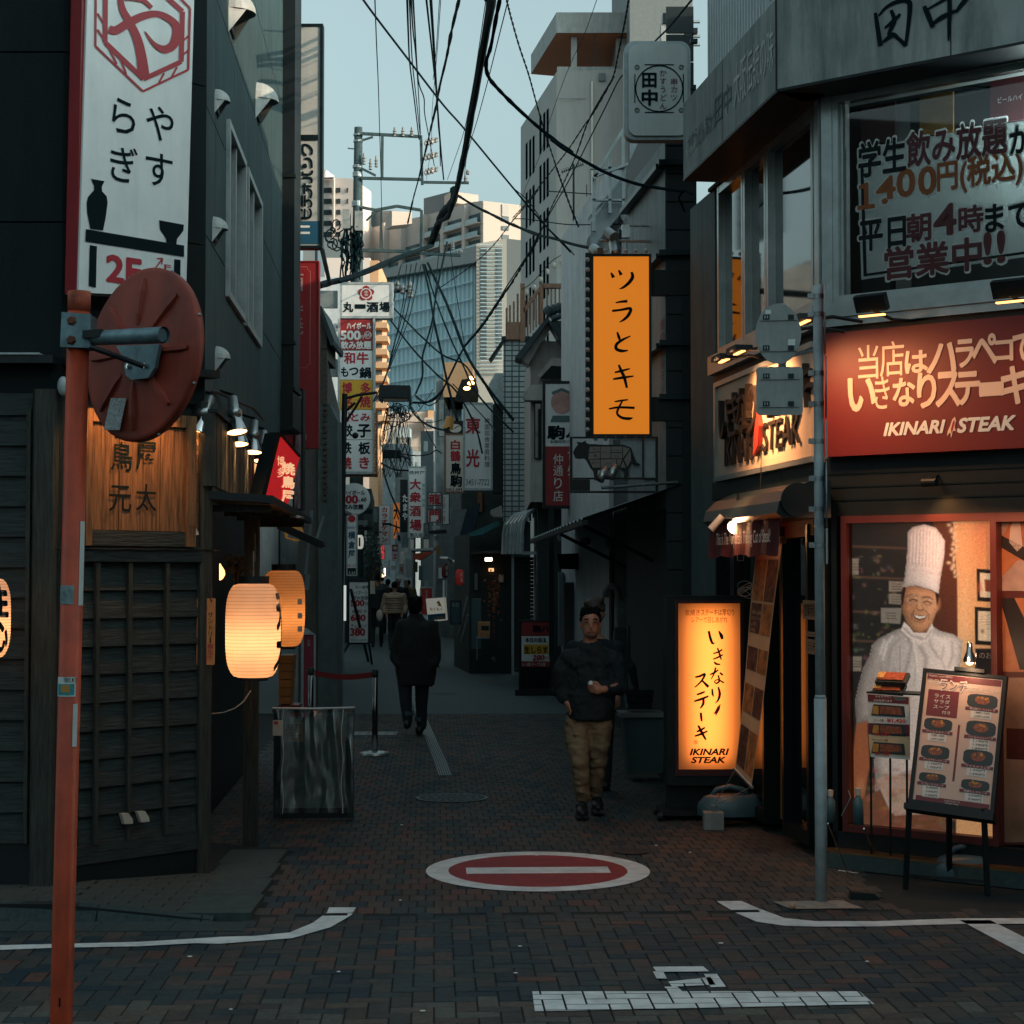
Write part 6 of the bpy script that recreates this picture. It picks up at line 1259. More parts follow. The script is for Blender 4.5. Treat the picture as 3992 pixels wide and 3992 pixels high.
bs_=sh([(970,265),(1200,205),(1200,340),(970,412)]);b2(bs_,-8,-2,M('penthouse grey',(.17,.19,.20),.7,var=.05),'penthouse');b2(sh([(470,380),(700,365),(700,470),(470,520)]),-8,-2,M('penthouse grey',(0,0,0)),'penthouse')
BS=Fr(at(1885,2240,429),(1,.35,0));b2([(1884,783),(2030,800),(2030,945),(1884,945)],-14,0,M('sunlit side wall',(.62,.50,.42),.8,var=.04),'side_wall',BS)  # paler, warmer copy of the block panel, sunlight put into the colour
b2([(1958,795),(1984,797),(1984,845),(1958,842)],.1,.3,balcc,'side_window',BS)
for yy in(845,880,915):b2([(1958,yy),(1984,yy+1),(1984,yy+18),(1958,yy+16)],.1,.3,greyp,'side_window',BS)
b2([(1760,745),(1865,760),(1865,800),(1760,790)],-20,-14,M('sunlit side wall',(0,0,0)),'side_penthouse',BS);b2([(1528,823),(1606,826),(1606,872),(1528,880)],-20,-14,M('sunlit side wall',(0,0,0)),'side_penthouse',BS)
# sunlit white flats on the left
WF=face(450,-12);wb=thing('white_flats','sunlit white flats with dark balconies on the left skyline','building',WF.pt(WF.uv(1300,2240)[0],0));wfm=M('sunlit white render',(.74,.62,.56),.8,var=.04)  # warm tone of the sun put into the white
part('wall',MB().pprism(WF,[(1180,685),(1378,697),(1378,1300),(1180,1300)],-16,0),wfm,wb);part('stair_head',MB().pprism(WF,[(1248,660),(1270,662),(1270,690),(1248,690)],-8,-1),wfm,wb)
for k in range(6):
    for a,b in((1248,1292),(1310,1326),(1352,1356)):part('balcony_shade_strip',MB().pbox(WF,a,732+k*43,b,750+k*43,.0,.3),M('deep balcony shade',(.05,.045,.045),.8,var=.3),wb)  # dark patches standing for the shade inside the balconies
part('pier',MB().pbox(WF,1296,692,1301,1100,.3,1.5),balcc,wb);part('parapet',MB().pbox(WF,1245,690,1300,694,.3,1.5),balcc,wb)
block('white_low_block','white sunlit low block behind the cable knot',(1262,1440,1005),150,10,wfm)
block('grey_stepped_block','grey stepped block under the white flats',(1246,1330,930),300,10,M('shaded grey block',(.17,.2,.21),.8,var=.05))  # one plain grey wall colour
# buildings across the street behind the viewer and beside the alley, unseen, placed to keep the sun off the street and fill reflections
for i,(b,mt,lb_)in enumerate((((8,40,-32,6,0,12),concrete2,'unseen tall block behind the viewer on the right, keeping the sun off the street'),((-32,3,-34,-18,0,6.5),plaster,'lower block behind the viewer on the left side of the street'),((6.5,26,18,75,0,10),concrete,'unseen long block behind the right-hand alley shops, shading the alley'),((-24,-7,20,70,0,8),concrete,'long block behind the left-hand alley shops'),((-60,-34,-14,9,0,15),dark,'dark block closing the street far to the left'))):
    t=thing('unseen_block',lb_,'building',((b[0]+b[1])/2,(b[2]+b[3])/2,0));part('wall',MB().wbox(*b),mt,t)
    for k in range(4):
        for j in range(5):
            if b[0]>0 and b[2]>0 or b[0]<-20 and b[2]>0:y=b[2]+4+j*10;s_=b[0]-.01 if b[0]>0 else b[1]+.01;part('window',MB().wbox(min(s_,s_-.05),max(s_,s_+.05),y,y+2.2,2+k*3.4,3.7+k*3.4),glass,t)
            else:x=b[0]+2+j*5;part('window',MB().wbox(x,x+2,b[3]-.02,b[3]+.06,2+k*3.2,3.6+k*3.2)if 3.6+k*3.2<b[5]-.1 else MB().wbox(x,x+2,b[3]-.02,b[3]+.06,.5,1.9),glass,t)
# ================================================================ SIGNS OF THE ALLEY
# rounded white sign on the right
F=face(16.2);rs=thing('rounded_sign','rounded white lightbox sign with a black ornamental frame and two big characters','sign',at(2560,545,16.2))
def rrect(x0,y0,x1,y1,r):
    o=[]
    for cx_,cy_,a0 in((x1-r,y0+r,-90),(x1-r,y1-r,0),(x0+r,y1-r,90),(x0+r,y0+r,180)):
        for k in range(7):t=R(a0+15*k);o.append((cx_+r*math.cos(t),cy_+r*math.sin(t)))
    return o
part('case',MB().pprism(F,rrect(2432,160,2692,545,42),-.16,-.02),polegrey,rs);part('face',MB().pprism(F,rrect(2450,174,2680,528,34),-.1,.01),M('sign face grey white',(.50,.54,.53),.4,var=.05,dirt=.15),rs)
q=MB();w_=.014
for a in(((2475,252),(2665,252)),((2475,438),(2665,438)),((2475,252),(2475,438)),((2664,252),(2664,438))):
    mx_,my_=(a[0][0]+a[1][0])/2,(a[0][1]+a[1][1])/2;brush(q,F,[(a[0][0]*.8+a[1][0]*.2,a[0][1]*.8+a[1][1]*.2),(a[0][0]*.2+a[1][0]*.8,a[0][1]*.2+a[1][1]*.8)],4,w_)
for k in range(24):                                      # thick corner wedges between circle and square
    t0,t1=2*math.pi*k/24,2*math.pi*(k+1)/24;a,b=(2570+92*math.cos(t0),345+90*math.sin(t0)),(2570+92*math.cos(t1),345+90*math.sin(t1));brush(q,F,[a,b],5,w_+.0005)
for cx_ in(2484,2656):
    for cy_ in(262,430):
        for r_,o in((9,0),(5,0)):brush(q,F,[(cx_+r_*math.cos(t*.52),cy_+r_*math.sin(t*.52))for t in range(13)],2,w_+.001)
part('ornament',q,blk,rs);mar=M('dark maroon print',(.10,.02,.05),.6,var=0)
letters(rs,F,[('田',2505,285,2558,340,blk,dict(bold=.05)),('中',2503,350,2562,410,blk,dict(bold=.05)),('かすうどん',2570,268,2600,428,mar,dict(mode='v')),('串カツ',2612,302,2644,395,mar,dict(mode='v'))],.016)
part('bracket',MB().pbox(F,2692,490,2760,510,-.12,-.05).pbox(F,2692,150,2720,165,-.12,-.05),darkmetal,rs)
# orange sign
orf=M('orange backlit sheet',(.80,.22,.012),.5,var=.05,scale=2,emit=.42)
F=face(17.0);og=sign('orange_bulb_sign','tall bright orange sign with five black brush katakana and bulbs round its edge',F,(2304,990,2540,1702),board=orf,frame=black,fw=.024,depth=.2,arms=((2540,1052,2700,1150),(2540,1548,2700,1640)))
q=MB();w_=.008
for p_,wd in(([(2382,1063),(2392,1082)],[6,15]),([(2412,1053),(2422,1072)],[6,15]),([(2462,1060),(2466,1080),(2452,1102),(2430,1120),(2414,1126)],[9,14,13,10,2]),
               ([(2400,1180),(2422,1176),(2446,1174)],[5,9,12]),([(2386,1212),(2420,1208),(2458,1203),(2450,1228),(2432,1246),(2414,1256)],[9,9,12,13,10,2]),
               ([(2406,1294),(2412,1312),(2418,1330)],[6,12,8]),([(2458,1310),(2428,1324),(2404,1342),(2403,1360),(2424,1368),(2448,1366)],[4,10,12,13,12,5]),
               ([(2396,1452),(2422,1446),(2456,1437)],[6,10,5]),([(2390,1478),(2428,1472),(2470,1466)],[7,11,5]),([(2412,1422),(2422,1446),(2434,1472),(2444,1512)],[8,12,13,9]),
               ([(2396,1566),(2420,1562),(2448,1558)],[5,8,6]),([(2374,1594),(2412,1588),(2474,1590)],[6,9,10]),([(2426,1564),(2412,1590),(2406,1612),(2424,1628),(2452,1632),(2466,1628)],[6,9,9,11,12,4])):sbrush(q,F,p_,wd,w_);w_+=.0002
part('lettering',q,blk,og)
bulbm=M('frosted unlit bulb',(.50,.52,.50),.25,var=0)
for k in range(18):part('bulb',MB().ell(at(2290,1012+k*39,16.9),(.022,.022,.022),10,7),bulbm,og,True)
for k in range(6):part('bulb',MB().ell(at(2322+k*39,978,16.9),(.022,.022,.022),10,7),bulbm,og,True);part('bulb',MB().ell(at(2322+k*39,1710,16.9),(.022,.022,.022),10,7),bulbm,og,True)
part('bulb_rail',MB().pbox(F,2283,985,2303,1702,-.15,-.06),black,og)
# cow diagram sign
F=face(16.8);cg=thing('butcher_diagram_sign','black framed cut-out cow divided into beef cuts under the orange sign','sign',at(2380,1925,16.8))
part('frame',MB().pbox(F,2222,1702,2232,1922,-.03,0).pbox(F,2556,1702,2566,1922,-.03,0).pbox(F,2233,1702,2555,1709,-.03,0).pbox(F,2233,1862,2555,1869,-.03,0).pbox(F,2504,1710,2510,1861,-.03,0).pbox(F,2233,1914,2555,1922,-.03,0),black,cg)
part('pale_panel',MB().pbox(F,2420,1712,2503,1860,-.06,-.035),whs,cg);part('pale_panel',MB().pbox(F,2511,1712,2555,1912,-.06,-.035),whs,cg)
CW=lambda pts:[(2000+x/1.932,1000+y/1.932)for x,y in pts]
cowp=CW([(452,1475),(470,1440),(490,1415),(478,1395),(500,1398),(520,1400),(545,1385),(552,1405),(575,1412),(700,1418),(830,1416),(890,1440),(910,1500),(930,1550),(962,1565),(940,1578),(905,1560),(895,1520),(890,1560),(868,1600),(872,1640),(862,1690),(840,1690),(840,1620),(820,1600),(700,1605),(640,1610),(632,1680),(615,1690),(605,1620),(580,1590),(556,1540),(535,1520),(500,1525),(470,1520)])
part('cow_outline',MB().pprism(F,cowp,-.012,.012),black,cg)
tanm=M('cow panel tan',(.28,.24,.21),.6,var=.06);q=MB()
for pts in([(578,1432),(655,1432),(655,1468),(572,1474)],[(572,1480),(655,1474),(655,1520),(568,1528)],[(660,1432),(735,1432),(735,1520),(660,1520)],[(740,1432),(822,1430),(822,1474),(740,1474)],[(740,1480),(822,1480),(822,1520),(740,1520)],[(576,1532),(655,1528),(655,1590),(600,1590)],[(660,1528),(778,1526),(778,1592),(660,1592)],[(784,1526),(822,1526),(800,1585),(784,1585)],[(828,1430),(880,1448),(828,1520)],[(882,1460),(890,1530),(862,1585),(835,1530)],[(828,1540),(850,1590),(808,1590)]):q.flat(F,CW(pts),.0135)
part('beef_cut_panels',q,tanm,cg)
letters(cg,F,[(s,*[v for xy in CW([(a,b),(c,d)])for v in xy],blk)for s,a,b,c,d in(('肩ロース',600,1442,650,1458),('リブロース',664,1470,732,1484),('サーロイン',745,1452,818,1466),('ヒレ',765,1492,800,1510),('肩',605,1490,630,1510),('肩バラ',595,1545,650,1560),('バラ',695,1550,740,1568))],.016)
for i,(x,y)in enumerate(((2338,1872),(2378,1862))):p=at(x,y,16.6);part('spot_lamp',MB().tube([p,p+Vector((-.06,-.06,-.11))*-1],.04,14),lampmet,cg,True)
part('lamp_bar',MB().tube([at(2345,1902,16.6),at(2640,1880,16.8)],.014,8),steel,cg);part('solid_base',MB().pbox(F,2224,1870,2300,1913,-.028,-.002),black,cg)
# white/red sign
F=face(28);kg=sign('white_and_red_sign','vertical pub sign, white above and dark red below, with a rosy emblem and white script',F,(2115,1485,2284,1982),depth=.2,frame=black,fw=.045,bands=((1740,1978,redsign),),items=[('駒',2135,1660,2200,1712,blk,dict(bold=.06)),('八',2208,1665,2272,1705,blk,dict(bold=.08)),('創業昭和三十六年',2145,1716,2272,1728,blk),('仲',2157,1770,2195,1810,wht),('通',2157,1815,2195,1855,wht),('り',2160,1862,2190,1905,wht),('店',2157,1912,2195,1955,wht),('食',2212,1752,2252,1790,wht),('処',2212,1812,2255,1855,wht)])
q=MB();q.flat(F,[(2190+42*math.cos(t*.35),1568+46*math.sin(t*.35))for t in range(18)],.008);part('rosy_emblem',q,M('rosy print',(.55,.30,.26),.5,var=.3,scale=5),kg);q=MB();q.flat(F,[(2155,1620),(2225,1620),(2240,1645),(2145,1645)],.0085);q.flat(F,[(2150,1528),(2190,1512),(2232,1530),(2228,1540),(2190,1524),(2155,1540)],.009);part('emblem_band',q,M('slate print',(.08,.16,.17),.5,var=.2),kg)
part('pole',MB().pbox(F,2140,1982,2160,2560,-.12,-.02),darkmetal,kg)
# 東光
F=face(42);tg=sign('korean_food_sign','white vertical sign with two red brush characters and a phone number',F,(1805,1569,1921,1912),depth=.9,frame=polegrey,fw=.05,items=[('東',1816,1628,1872,1690,redletter,dict(bold=.04)),('光',1818,1752,1868,1820,redletter,dict(bold=.04)),('韓国田舎家庭料理',1888,1628,1910,1822,M('thin brown letters',(.12,.05,.05),.6,var=0),dict(mode='v',bold=-.0)),('3451-7722',1816,1868,1908,1892,greyp)])
part('dark_side',MB().pbox(F,1922,1575,1966,1920,-1.2,-.01),black,tg)
F=face(45);sign('sake_pub_sign','tan vertical sign with red and black brush characters left of the white phone number sign',F,(1732,1690,1812,1922),board=offwhite,frame=brownwood,fw=.04,items=[('白',1758,1716,1792,1752,redletter,dict(bold=.05)),('鶴',1756,1757,1794,1797,redletter,dict(bold=.05)),('鳥',1756,1805,1796,1848,blk,dict(bold=.05)),('駒',1756,1852,1800,1897,blk,dict(bold=.05)),('3452-6841',1738,1902,1808,1914,blk)])
t=sign('round_crest_sign','small black sign top with a cream round crest above the sake pub sign',F,(1734,1640,1808,1689),board=black,frame=black,fw=.02);q=MB();q.flat(F,[(1775+24*math.cos(k*.35),1670+17*math.sin(k*.35))for k in range(18)],.01);part('crest',q,offwhite,t);q=MB();brush(q,F,[(1772,1672),(1780,1664),(1790,1662)],3,.014);part('crest_mark',q,blk,t)
single('orange_siren',MB().tube([at(1745,1672,44),at(1756,1625,44)],[.14,.10],12),M('amber plastic',(.5,.22,.04),.4),'amber lamp tube clamped above the round crest','lamp')
# tall white pub sign with 大衆酒場
F=face(52);sign('popular_pub_sign','tall white sign with four red brush characters and teal side writing',F,(1590,1818,1661,2097),frame=polegrey,fw=.04,items=[('晩杯屋',1597,1835,1655,1850,blk),('大',1598,1868,1640,1908,redletter,dict(bold=.05)),('衆',1598,1918,1640,1958,redletter,dict(bold=.05)),('酒',1598,1972,1640,2012,redletter,dict(bold=.05)),('場',1598,2026,1642,2068,redletter,dict(bold=.05)),('富久娘',1598,2078,1648,2092,blk),('煮込み',1645,1885,1656,1932,teal,dict(mode='v')),('刺身',1645,1942,1656,1978,teal,dict(mode='v'))])
t=sign('black_brush_sign','black sign edge with white brush writing behind the tall white pub sign',face(54),(1560,1870,1592,2075),board=black,frame=black,fw=.02,items=[('たまや',1568,1925,1590,2030,wht,dict(mode='v',bold=.06))])
sign('dragon_sign','upper square white sign with the red dragon character',face(50),(1668,1919,1720,1971),frame=darkmetal,fw=.02,items=[('龍',1672,1925,1716,1966,redletter,dict(bold=.04))]);sign('gate_sign','lower square white sign with the red gate character',face(50),(1667,1985,1719,2036),frame=darkmetal,fw=.02,items=[('門',1674,1990,1714,2031,redletter,dict(bold=.05))])
sign('faded_pink_sign','pale sign with faded pink characters right of the dragon sign',face(55),(1724,1925,1752,2045),items=[('出前一番',1727,1932,1737,2035,M('faded pink letters',(.4,.12,.14),.6,var=0),dict(mode='v'))])
sign('menu_glass_sign','small grey glass sign at the foot of the tall white pub sign',face(48),(1651,2040,1673,2100),board=M('grey glass sheet',(.22,.27,.28),.2),items=[('お品書',1656,2058,1668,2092,blk,dict(mode='v'))])
for i,(x0,x1)in enumerate(((1600,1613),(1652,1671))):single('shop_poster',MB().pbox(face(49),x0,2103,x1,2143,-.05,0),offwhite,('left narrow poster under the tall white pub sign','right narrow poster under the tall white pub sign')[i],'poster')
# left column sign
F=face(38);mg=sign('pub_name_sign','white landscape sign with a round red crest and four black brush characters',F,(1325,1100,1531,1241),frame=polegrey,fw=.05,depth=.3,items=[('丸',1338,1178,1376,1216,blk,dict(bold=.06)),('一',1384,1190,1424,1200,blk,dict(bold=.06)),('酒',1430,1178,1474,1216,blk,dict(bold=.06)),('場',1480,1178,1518,1216,blk,dict(bold=.06))])
q=MB()
for k in range(5):t_=-math.pi/2+k*2*math.pi/5;q.flat(F,[(1427+19*math.cos(t_)+14*math.cos(s*.7),1144+18*math.sin(t_)+13*math.sin(s*.7))for s in range(9)],.007+.0005*k)
part('crest',q,redsign,mg);q=MB();q.flat(F,[(1427+22*math.cos(s*.35),1144+21*math.sin(s*.35))for s in range(18)],.011);part('crest_ring',q,white,mg);q=MB();q.flat(F,[(1427+18*math.cos(s*.35),1144+17*math.sin(s*.35))for s in range(18)],.013);part('crest_disc',q,redsign,mg);letters(mg,F,[('まる',1416,1132,1438,1154,wht,dict(mode='v'))],.016,'crest_print')
cols_=((1246,1365,redsign),(1367,1480,white),(1482,1596,yellow),(1598,1713,white),(1715,1838,white))
t=thing('stacked_menu_sign','five-panel vertical pub sign, red, white and yellow, on wide grey brackets','sign',F.pt(*F.uv(1390,1838)))
for a,b,mt in cols_:part('panel',MB().pbox(F,1326,a,1452,b,-.2,0),mt,t)
part('frame',MB().pbox(F,1316,1242,1325,1846,-.22,.03).pbox(F,1453,1242,1461,1846,-.22,.03).pbox(F,1326,1839,1452,1848,-.22,.03),polegrey,t)
wk=dict(bold=.05)
letters(t,F,[('ハイボール',1352,1258,1447,1282,wht,wk),('500',1329,1290,1404,1324,wht,dict(bold=.06)),('円',1405,1308,1417,1322,wht),('60',1424,1298,1446,1312,wht),('飲み放題',1329,1330,1447,1360,wht,wk),('和',1342,1374,1383,1418,redletter,wk),('牛',1392,1374,1436,1418,redletter,wk),('も',1330,1432,1357,1468,blk,wk),('つ',1362,1434,1396,1462,blk,wk),('鍋',1402,1432,1446,1474,blk,wk),
               ('博',1334,1492,1372,1534,redletter,wk),('多',1406,1492,1444,1534,redletter,wk),('名',1334,1545,1372,1588,redletter,wk),('焼',1404,1545,1444,1588,redletter,wk),('ひ',1340,1606,1368,1646,redletter,wk),('とみ',1370,1612,1442,1642,redletter,wk),('餃',1336,1655,1374,1700,blk,wk),('子',1394,1655,1444,1704,blk,wk),('鉄',1332,1724,1370,1768,blk,wk),('板',1398,1724,1442,1770,blk,wk),('焼',1334,1782,1370,1828,redletter,wk),('き',1402,1782,1438,1826,redletter,wk)],.005)
q=MB();brush(q,F,[(1434+14*math.cos(s*.42),1306+13*math.sin(s*.42))for s in range(16)],2,.005);part('circle_mark',q,wht,t)
br_m=M('flat grey bracket',(.20,.24,.245),.6,var=.1,dirt=.25)
for a,b in((1133,1200),(1400,1468),(1644,1712)):part('bracket',MB().pbox(F,1225,a,1315,b,-.15,-.05),br_m,t)
for k in range(19):part('edge_bulb',MB().ell(at(1462,1610+k*13,37.9),(.022,.03,.03),8,6),M('amber bulb',(.5,.22,.06),.4,var=0),t)
part('edge_strip',MB().pbox(F,1462,1600,1470,1856,-.25,-.05).pbox(F,1330,1849,1470,1858,-.25,-.05),brownwood,t)
# red vertical and white vertical on the left
F=face(21);sign('red_yakitori_sign','long dark red vertical sign with pale characters, half hidden by the duct',F,(1050,1017,1243,1748),board=redsign,frame=redsign,fw=.012,depth=.14,items=[('酒',1110,1065,1183,1135,M('pale pink letters',(.40,.26,.26),.5,var=0)),('処',1110,1150,1183,1214,M('pale pink letters',(0,0,0))),('焼',1108,1232,1182,1304,M('pale pink letters',(0,0,0))),('と',1104,1318,1170,1358,M('pale pink letters',(0,0,0))),('り',1104,1362,1165,1410,M('pale pink letters',(0,0,0))),('3',1186,1694,1196,1714,M('pale pink letters',(0,0,0)))])
q=MB();F2=face(20.985);brush(q,F2,[(1140,1040),(1198,1040),(1200,1052),(1210,1056),(1208,1420),(1198,1424),(1196,1434),(1135,1434)],1.6,.012);single('pinstripe',q,M('pale pink letters',(0,0,0)),'thin pale border line printed on the long red sign','border line')
F=face(20.0);vs_=sign('video_sign','tall off-white sign with stencilled sideways katakana and a blue F at its foot',F,(1070,93,1258,968),frame=darkmetal,fw=.03,depth=.14,board=M('yellowed white sheet',(.50,.50,.47),.45,var=.06,dirt=.2),bands=((862,952,blue),),items=[('F',1154,879,1208,940,white,dict(bold=.03))])
part('crossbar',MB().pbox(F,1146,525,1240,545,-.1,.016),darkmetal,vs_)
q=MB();w_=.008
X_=lambda pts:[(1100+x/3.22,450+y/3.22)for x,y in pts]
for pts in([(305,505),(262,460),(262,380),(285,368),(330,380),(370,425),(372,470),(360,492)],[(285,545),(330,540),(362,570),(370,620),(370,660)],[(372,690),(375,715),(350,740),(290,742),(250,735)],[(255,705),(258,745)],[(255,785),(340,782),(368,800),(368,850)],[(250,885),(370,890)],[(282,850),(278,990)],[(300,925),(350,935),(368,975),(360,1020),(345,1030)],[(250,1000),(246,1140)],[(285,1000),(283,1145)],[(290,1075),(335,1065),(362,1090),(365,1130),(345,1150)],[(245,1170),(245,1200)],[(282,1170),(280,1290)],[(340,1170),(360,1210),(355,1260),(330,1285),(235,1285)]):sbrush(q,F,X_(pts),[9]*len(pts),w_);w_+=.0004
q.flat(F,[(1188+10*math.cos(k*.5),647+10*math.sin(k*.5))for k in range(12)],w_);part('sideways_katakana',q,blk,vs_)
part('hanger',MB().pprism(F,[(1245,968),(1262,968),(1290,1100),(1278,1108)],-.12,-.02),black,vs_)
# round sign, lantern sign, narrow sign, A-boards
F=face(36);t=thing('round_highball_sign','round white drink price sign behind the street lamp post','sign',at(1385,2005,36));q=MB();q.pprism(F,[(1380+62*math.cos(k*.262),1945+62*math.sin(k*.262))for k in range(24)],-.12,0);part('disc',q,white,t)
letters(t,F,[('ハイボール',1340,1912,1422,1930,blk,wk),('500',1326,1932,1394,1962,redletter,dict(bold=.08)),('円',1394,1948,1404,1960,blk),('60',1408,1940,1428,1955,blk,wk),('飲み放題',1336,1966,1416,1986,blk,wk)],.004)
F=face(34);t=sign('narrow_shop_sign','narrow white vertical sign with dark blue characters and a lantern mark',F,(1351,2002,1392,2245),fw=.02,frame=polegrey,bands=((2214,2240,black),),items=[('横',1358,2072,1384,2100,blue,wk),('倉',1358,2110,1384,2138,blue,wk),('屋',1358,2146,1384,2174,blue,wk),('3451-1550',1355,2200,1388,2209,redletter),('5-24',1360,2228,1384,2237,wht),('串揚げ',1354,2052,1388,2062,blue)])
q=MB();q.flat(F,[(1371+15*math.cos(k*.5),2022+14*math.sin(k*.5))for k in range(12)],.008);part('lantern_mark',q,redletter,t)
c=at(1403,2113,44);t=thing('white_lantern','white paper lantern glowing beside the narrow blue-lettered sign','lantern',c);part('shade',MB().lathe(c,Z,[(.05,-.17),(.085,-.12),(.095,0),(.085,.12),(.05,.17)],16),M('white lantern glow',(.8,.78,.68),.6,var=.05,emit=.25),t,True);part('print',MB().pbox(face(43.8),1398,2096,1405,2130,0,.004),blk,t)
def aboard(name,label,Y,px,items,yb,frame=black,bands=(),board=white):
    F=face(Y);t=sign(name,label,F,px,items,board=board,frame=frame,fw=.04,depth=.05,bands=bands);x0,y0,x1,y1=px
    for a,b in(((x0+3,y1),(x0-28,yb)),((x1-3,y1),(x1+8,yb+20))):part('leg',MB().tube([F.pt(*F.uv(*a),-.02),gr(*b)],.025,5),frame,t)
    return t
aboard('price_board','tall white drinks price board with dark red prices beyond the lamp post',39,(1355,2262,1442,2512),[('丸一酒場',1384,2282,1438,2294,blk),('ハイボール',1372,2302,1432,2318,blk),('飲み放題',1376,2322,1434,2338,blk),('500',1368,2340,1420,2362,redletter,dict(bold=.07)),('円',1424,2348,1434,2362,blk),('焼餃子',1372,2376,1432,2392,blk),('680',1368,2396,1424,2420,redletter,dict(bold=.07)),('チューハイ',1368,2432,1430,2448,blk),('380',1366,2450,1422,2478,redletter,dict(bold=.07)),('☎03-6809',1364,2490,1432,2500,teal)],2570)
single('stand_bar',MB().tube([at(1368,2300,37),gr(1436,2578)],.035,6),black,'slanting black strut of the drinks price board','strut')
single('paper_notice',MB().pbox(face(41),1441,2265,1462,2315,0,.01),cream,'pale notice stuck at the upper right of the drinks price board','notice')
F=face(29.5,0);kb_=sign('standing_pub_board','dark standing board with a red and white price poster for raw whitebait',F,(2022,2418,2150,2690),board=dark,frame=black,fw=.03,depth=.12)
def kband(a,b,mt,x0=2033,x1=2146):part('poster_band',MB().pbox(F,x0,a,x1,b,.0,.006 if x0<2040 else .010),mt,kb_)
kband(2424,2478,redsign);kband(2480,2578,white);kband(2579,2600,redsign);kband(2512,2550,yellow,2042,2138)
letters(kb_,F,[('駒八',2078,2438,2142,2464,blk,dict(bold=.08)),('本日の目玉',2048,2486,2130,2504,blk,wk),('生しらす',2044,2520,2136,2546,blk,wk),('280',2076,2554,2122,2574,redletter,dict(bold=.06,shear=.2)),('円',2124,2560,2142,2574,redletter),('2・3階 テーブル席',2036,2583,2126,2597,wht)],.014)
part('base_foot',MB().pbox(F,2008,2690,2165,2715,-.5,.1),black,kb_)
F=face(37,-14);t=thing('tilted_lightbox','tilted square white light box sign with gold writing and a blue foot','sign',at(1700,2425,37));part('panel',MB().pprism(F,[(1660,2334),(1731,2329),(1738,2418),(1669,2425)],-.15,0),M('lit white sheet',(.75,.72,.62),.5,var=.03,emit=.12),t);part('blue_foot',MB().pprism(F,[(1667,2396),(1736,2390),(1737,2413),(1669,2419)],0,.01),blue,t)
letters(t,F,[('もくもく',1676,2368,1724,2380,M('gold letters',(.5,.27,.04),.5,var=0),wk),('COFFEE',1690,2404,1732,2414,M('gold letters',(0,0,0)))],.012);q=MB();q.flat(F,[(1704,2345),(1712,2342),(1716,2350),(1722,2364),(1706,2362),(1710,2354),(1702,2353)],.013);part('bird_mark',q,M('gold letters',(0,0,0)),t);part('stand',MB().tube([at(1702,2425,37),gr(1705,2600)],.04,6),darkmetal,t)
sign('red_box_sign','small red standing box sign with a pale lid up the alley',face(42),(1637,2288,1690,2400),board=redbright,frame=polegrey,fw=.03,items=[('営業中',1658,2300,1668,2350,cream,dict(mode='v'))])
sign('dark_menu_board','dark teal menu board beyond the tilted light box',face(33),(1755,2340,1798,2435),board=M('dark teal board',(.03,.07,.08),.5),items=[('本日',1762,2350,1788,2366,polegrey)])
for i,(x0,y0,x1,y1,Y_,col,s_,lb_)in enumerate(((1477,1968,1521,2123,62,white,'カラオケマン','white vertical karaoke sign with red katakana far up the alley'),(1530,1958,1560,2102,60,M('far orange sheet',(.75,.22,.05),.5,var=.1,emit=.15),'大人','orange vertical sign with a dark squiggle far up the alley'),(1527,2122,1553,2150,58,redsign,'全品','small dark red sign reading in white below the orange one'),(1528,2150,1552,2188,58,white,'特目','small white sign with two dark characters far up the alley'),(1484,2126,1500,2180,57,M('neon red sheet',(.9,.04,.04),.5,var=.1,emit=.5),'酒場','glowing neon red sign below the karaoke sign'),(1556,2200,1574,2240,60,offwhite,'串','tan little sign beside the far crowd'),(1545,2075,1566,2120,56,polegrey,'鳥','grey banner sign in front of the orange one'))):
    sign('far_sign',lb_,face(Y_),(x0,y0,x1,y1),board=col,frame=polegrey,fw=.02,items=[(s_,x0+8 if x1-x0>30 else x0+4,y0+8,x1-8 if x1-x0>30 else x1-4,y1-8,redletter if col is white or col is offwhite else(wht if col is redsign or 'neon' in col.name else blk),dict(mode='v',bold=.05))])
for i,(x0,y0,x1,y1,Y_,mt)in enumerate(((1472,2090,1483,2160,64,whs),(1512,2180,1520,2246,66,whs),(1566,2060,1592,2135,59,lsd),(1575,2135,1590,2155,62,white),(1560,2150,1575,2200,63,white),(1582,2180,1605,2250,63,whs),(1524,2205,1542,2222,61,white),(1497,2215,1502,2245,61,M('far tube light',(1,.7,.5),.5,var=0,emit=3)))):
    single('far_placard',MB().pbox(face(Y_),x0,y0,x1,y1,-.05,0),mt,('white strip left of the karaoke sign','white post sign by the dark crowd','grey-blue globe banner right of the orange sign','tiny white square right of the far banners','white card sign far down the alley','pale shop panel right of the far crowd','tiny white sign with a red bar','thin glowing tube far down the alley')[i],'panel')
# awnings and shop things on the right
cl1=M('grey hanging cloth',(.17,.20,.21),.85,var=.2,dirt=.3);F=face(40);t=thing('slanted_awning','steep grey and navy awning hanging over the right-hand shops','awning',at(1770,2170,40))
part('grey_cloth',MB().pprism(F,[(1765,1985),(1820,1985),(1768,2175),(1722,2175)],-.05,0),cl1,t);part('navy_cloth',MB().pprism(F,[(1820,1985),(1870,1960),(1828,2180),(1768,2178)],-.8,-.02),M('navy cloth',(.012,.035,.055),.8,var=.2),t);part('chrome_rim',MB().tube([at(1715,2175,39.8),at(1745,2176,39.8),at(1765,2188,39.8),at(1820,2198,39.8)],.03,6),chrome,t)
F=face(33);pc=thing('curved_canopy','curved clear plastic canopy with metal ribs over a doorway','canopy',at(2030,2160,33));pcm=M('cloudy plastic sheet',(.20,.26,.27),.2,metal=.3,var=.25,scale=12)
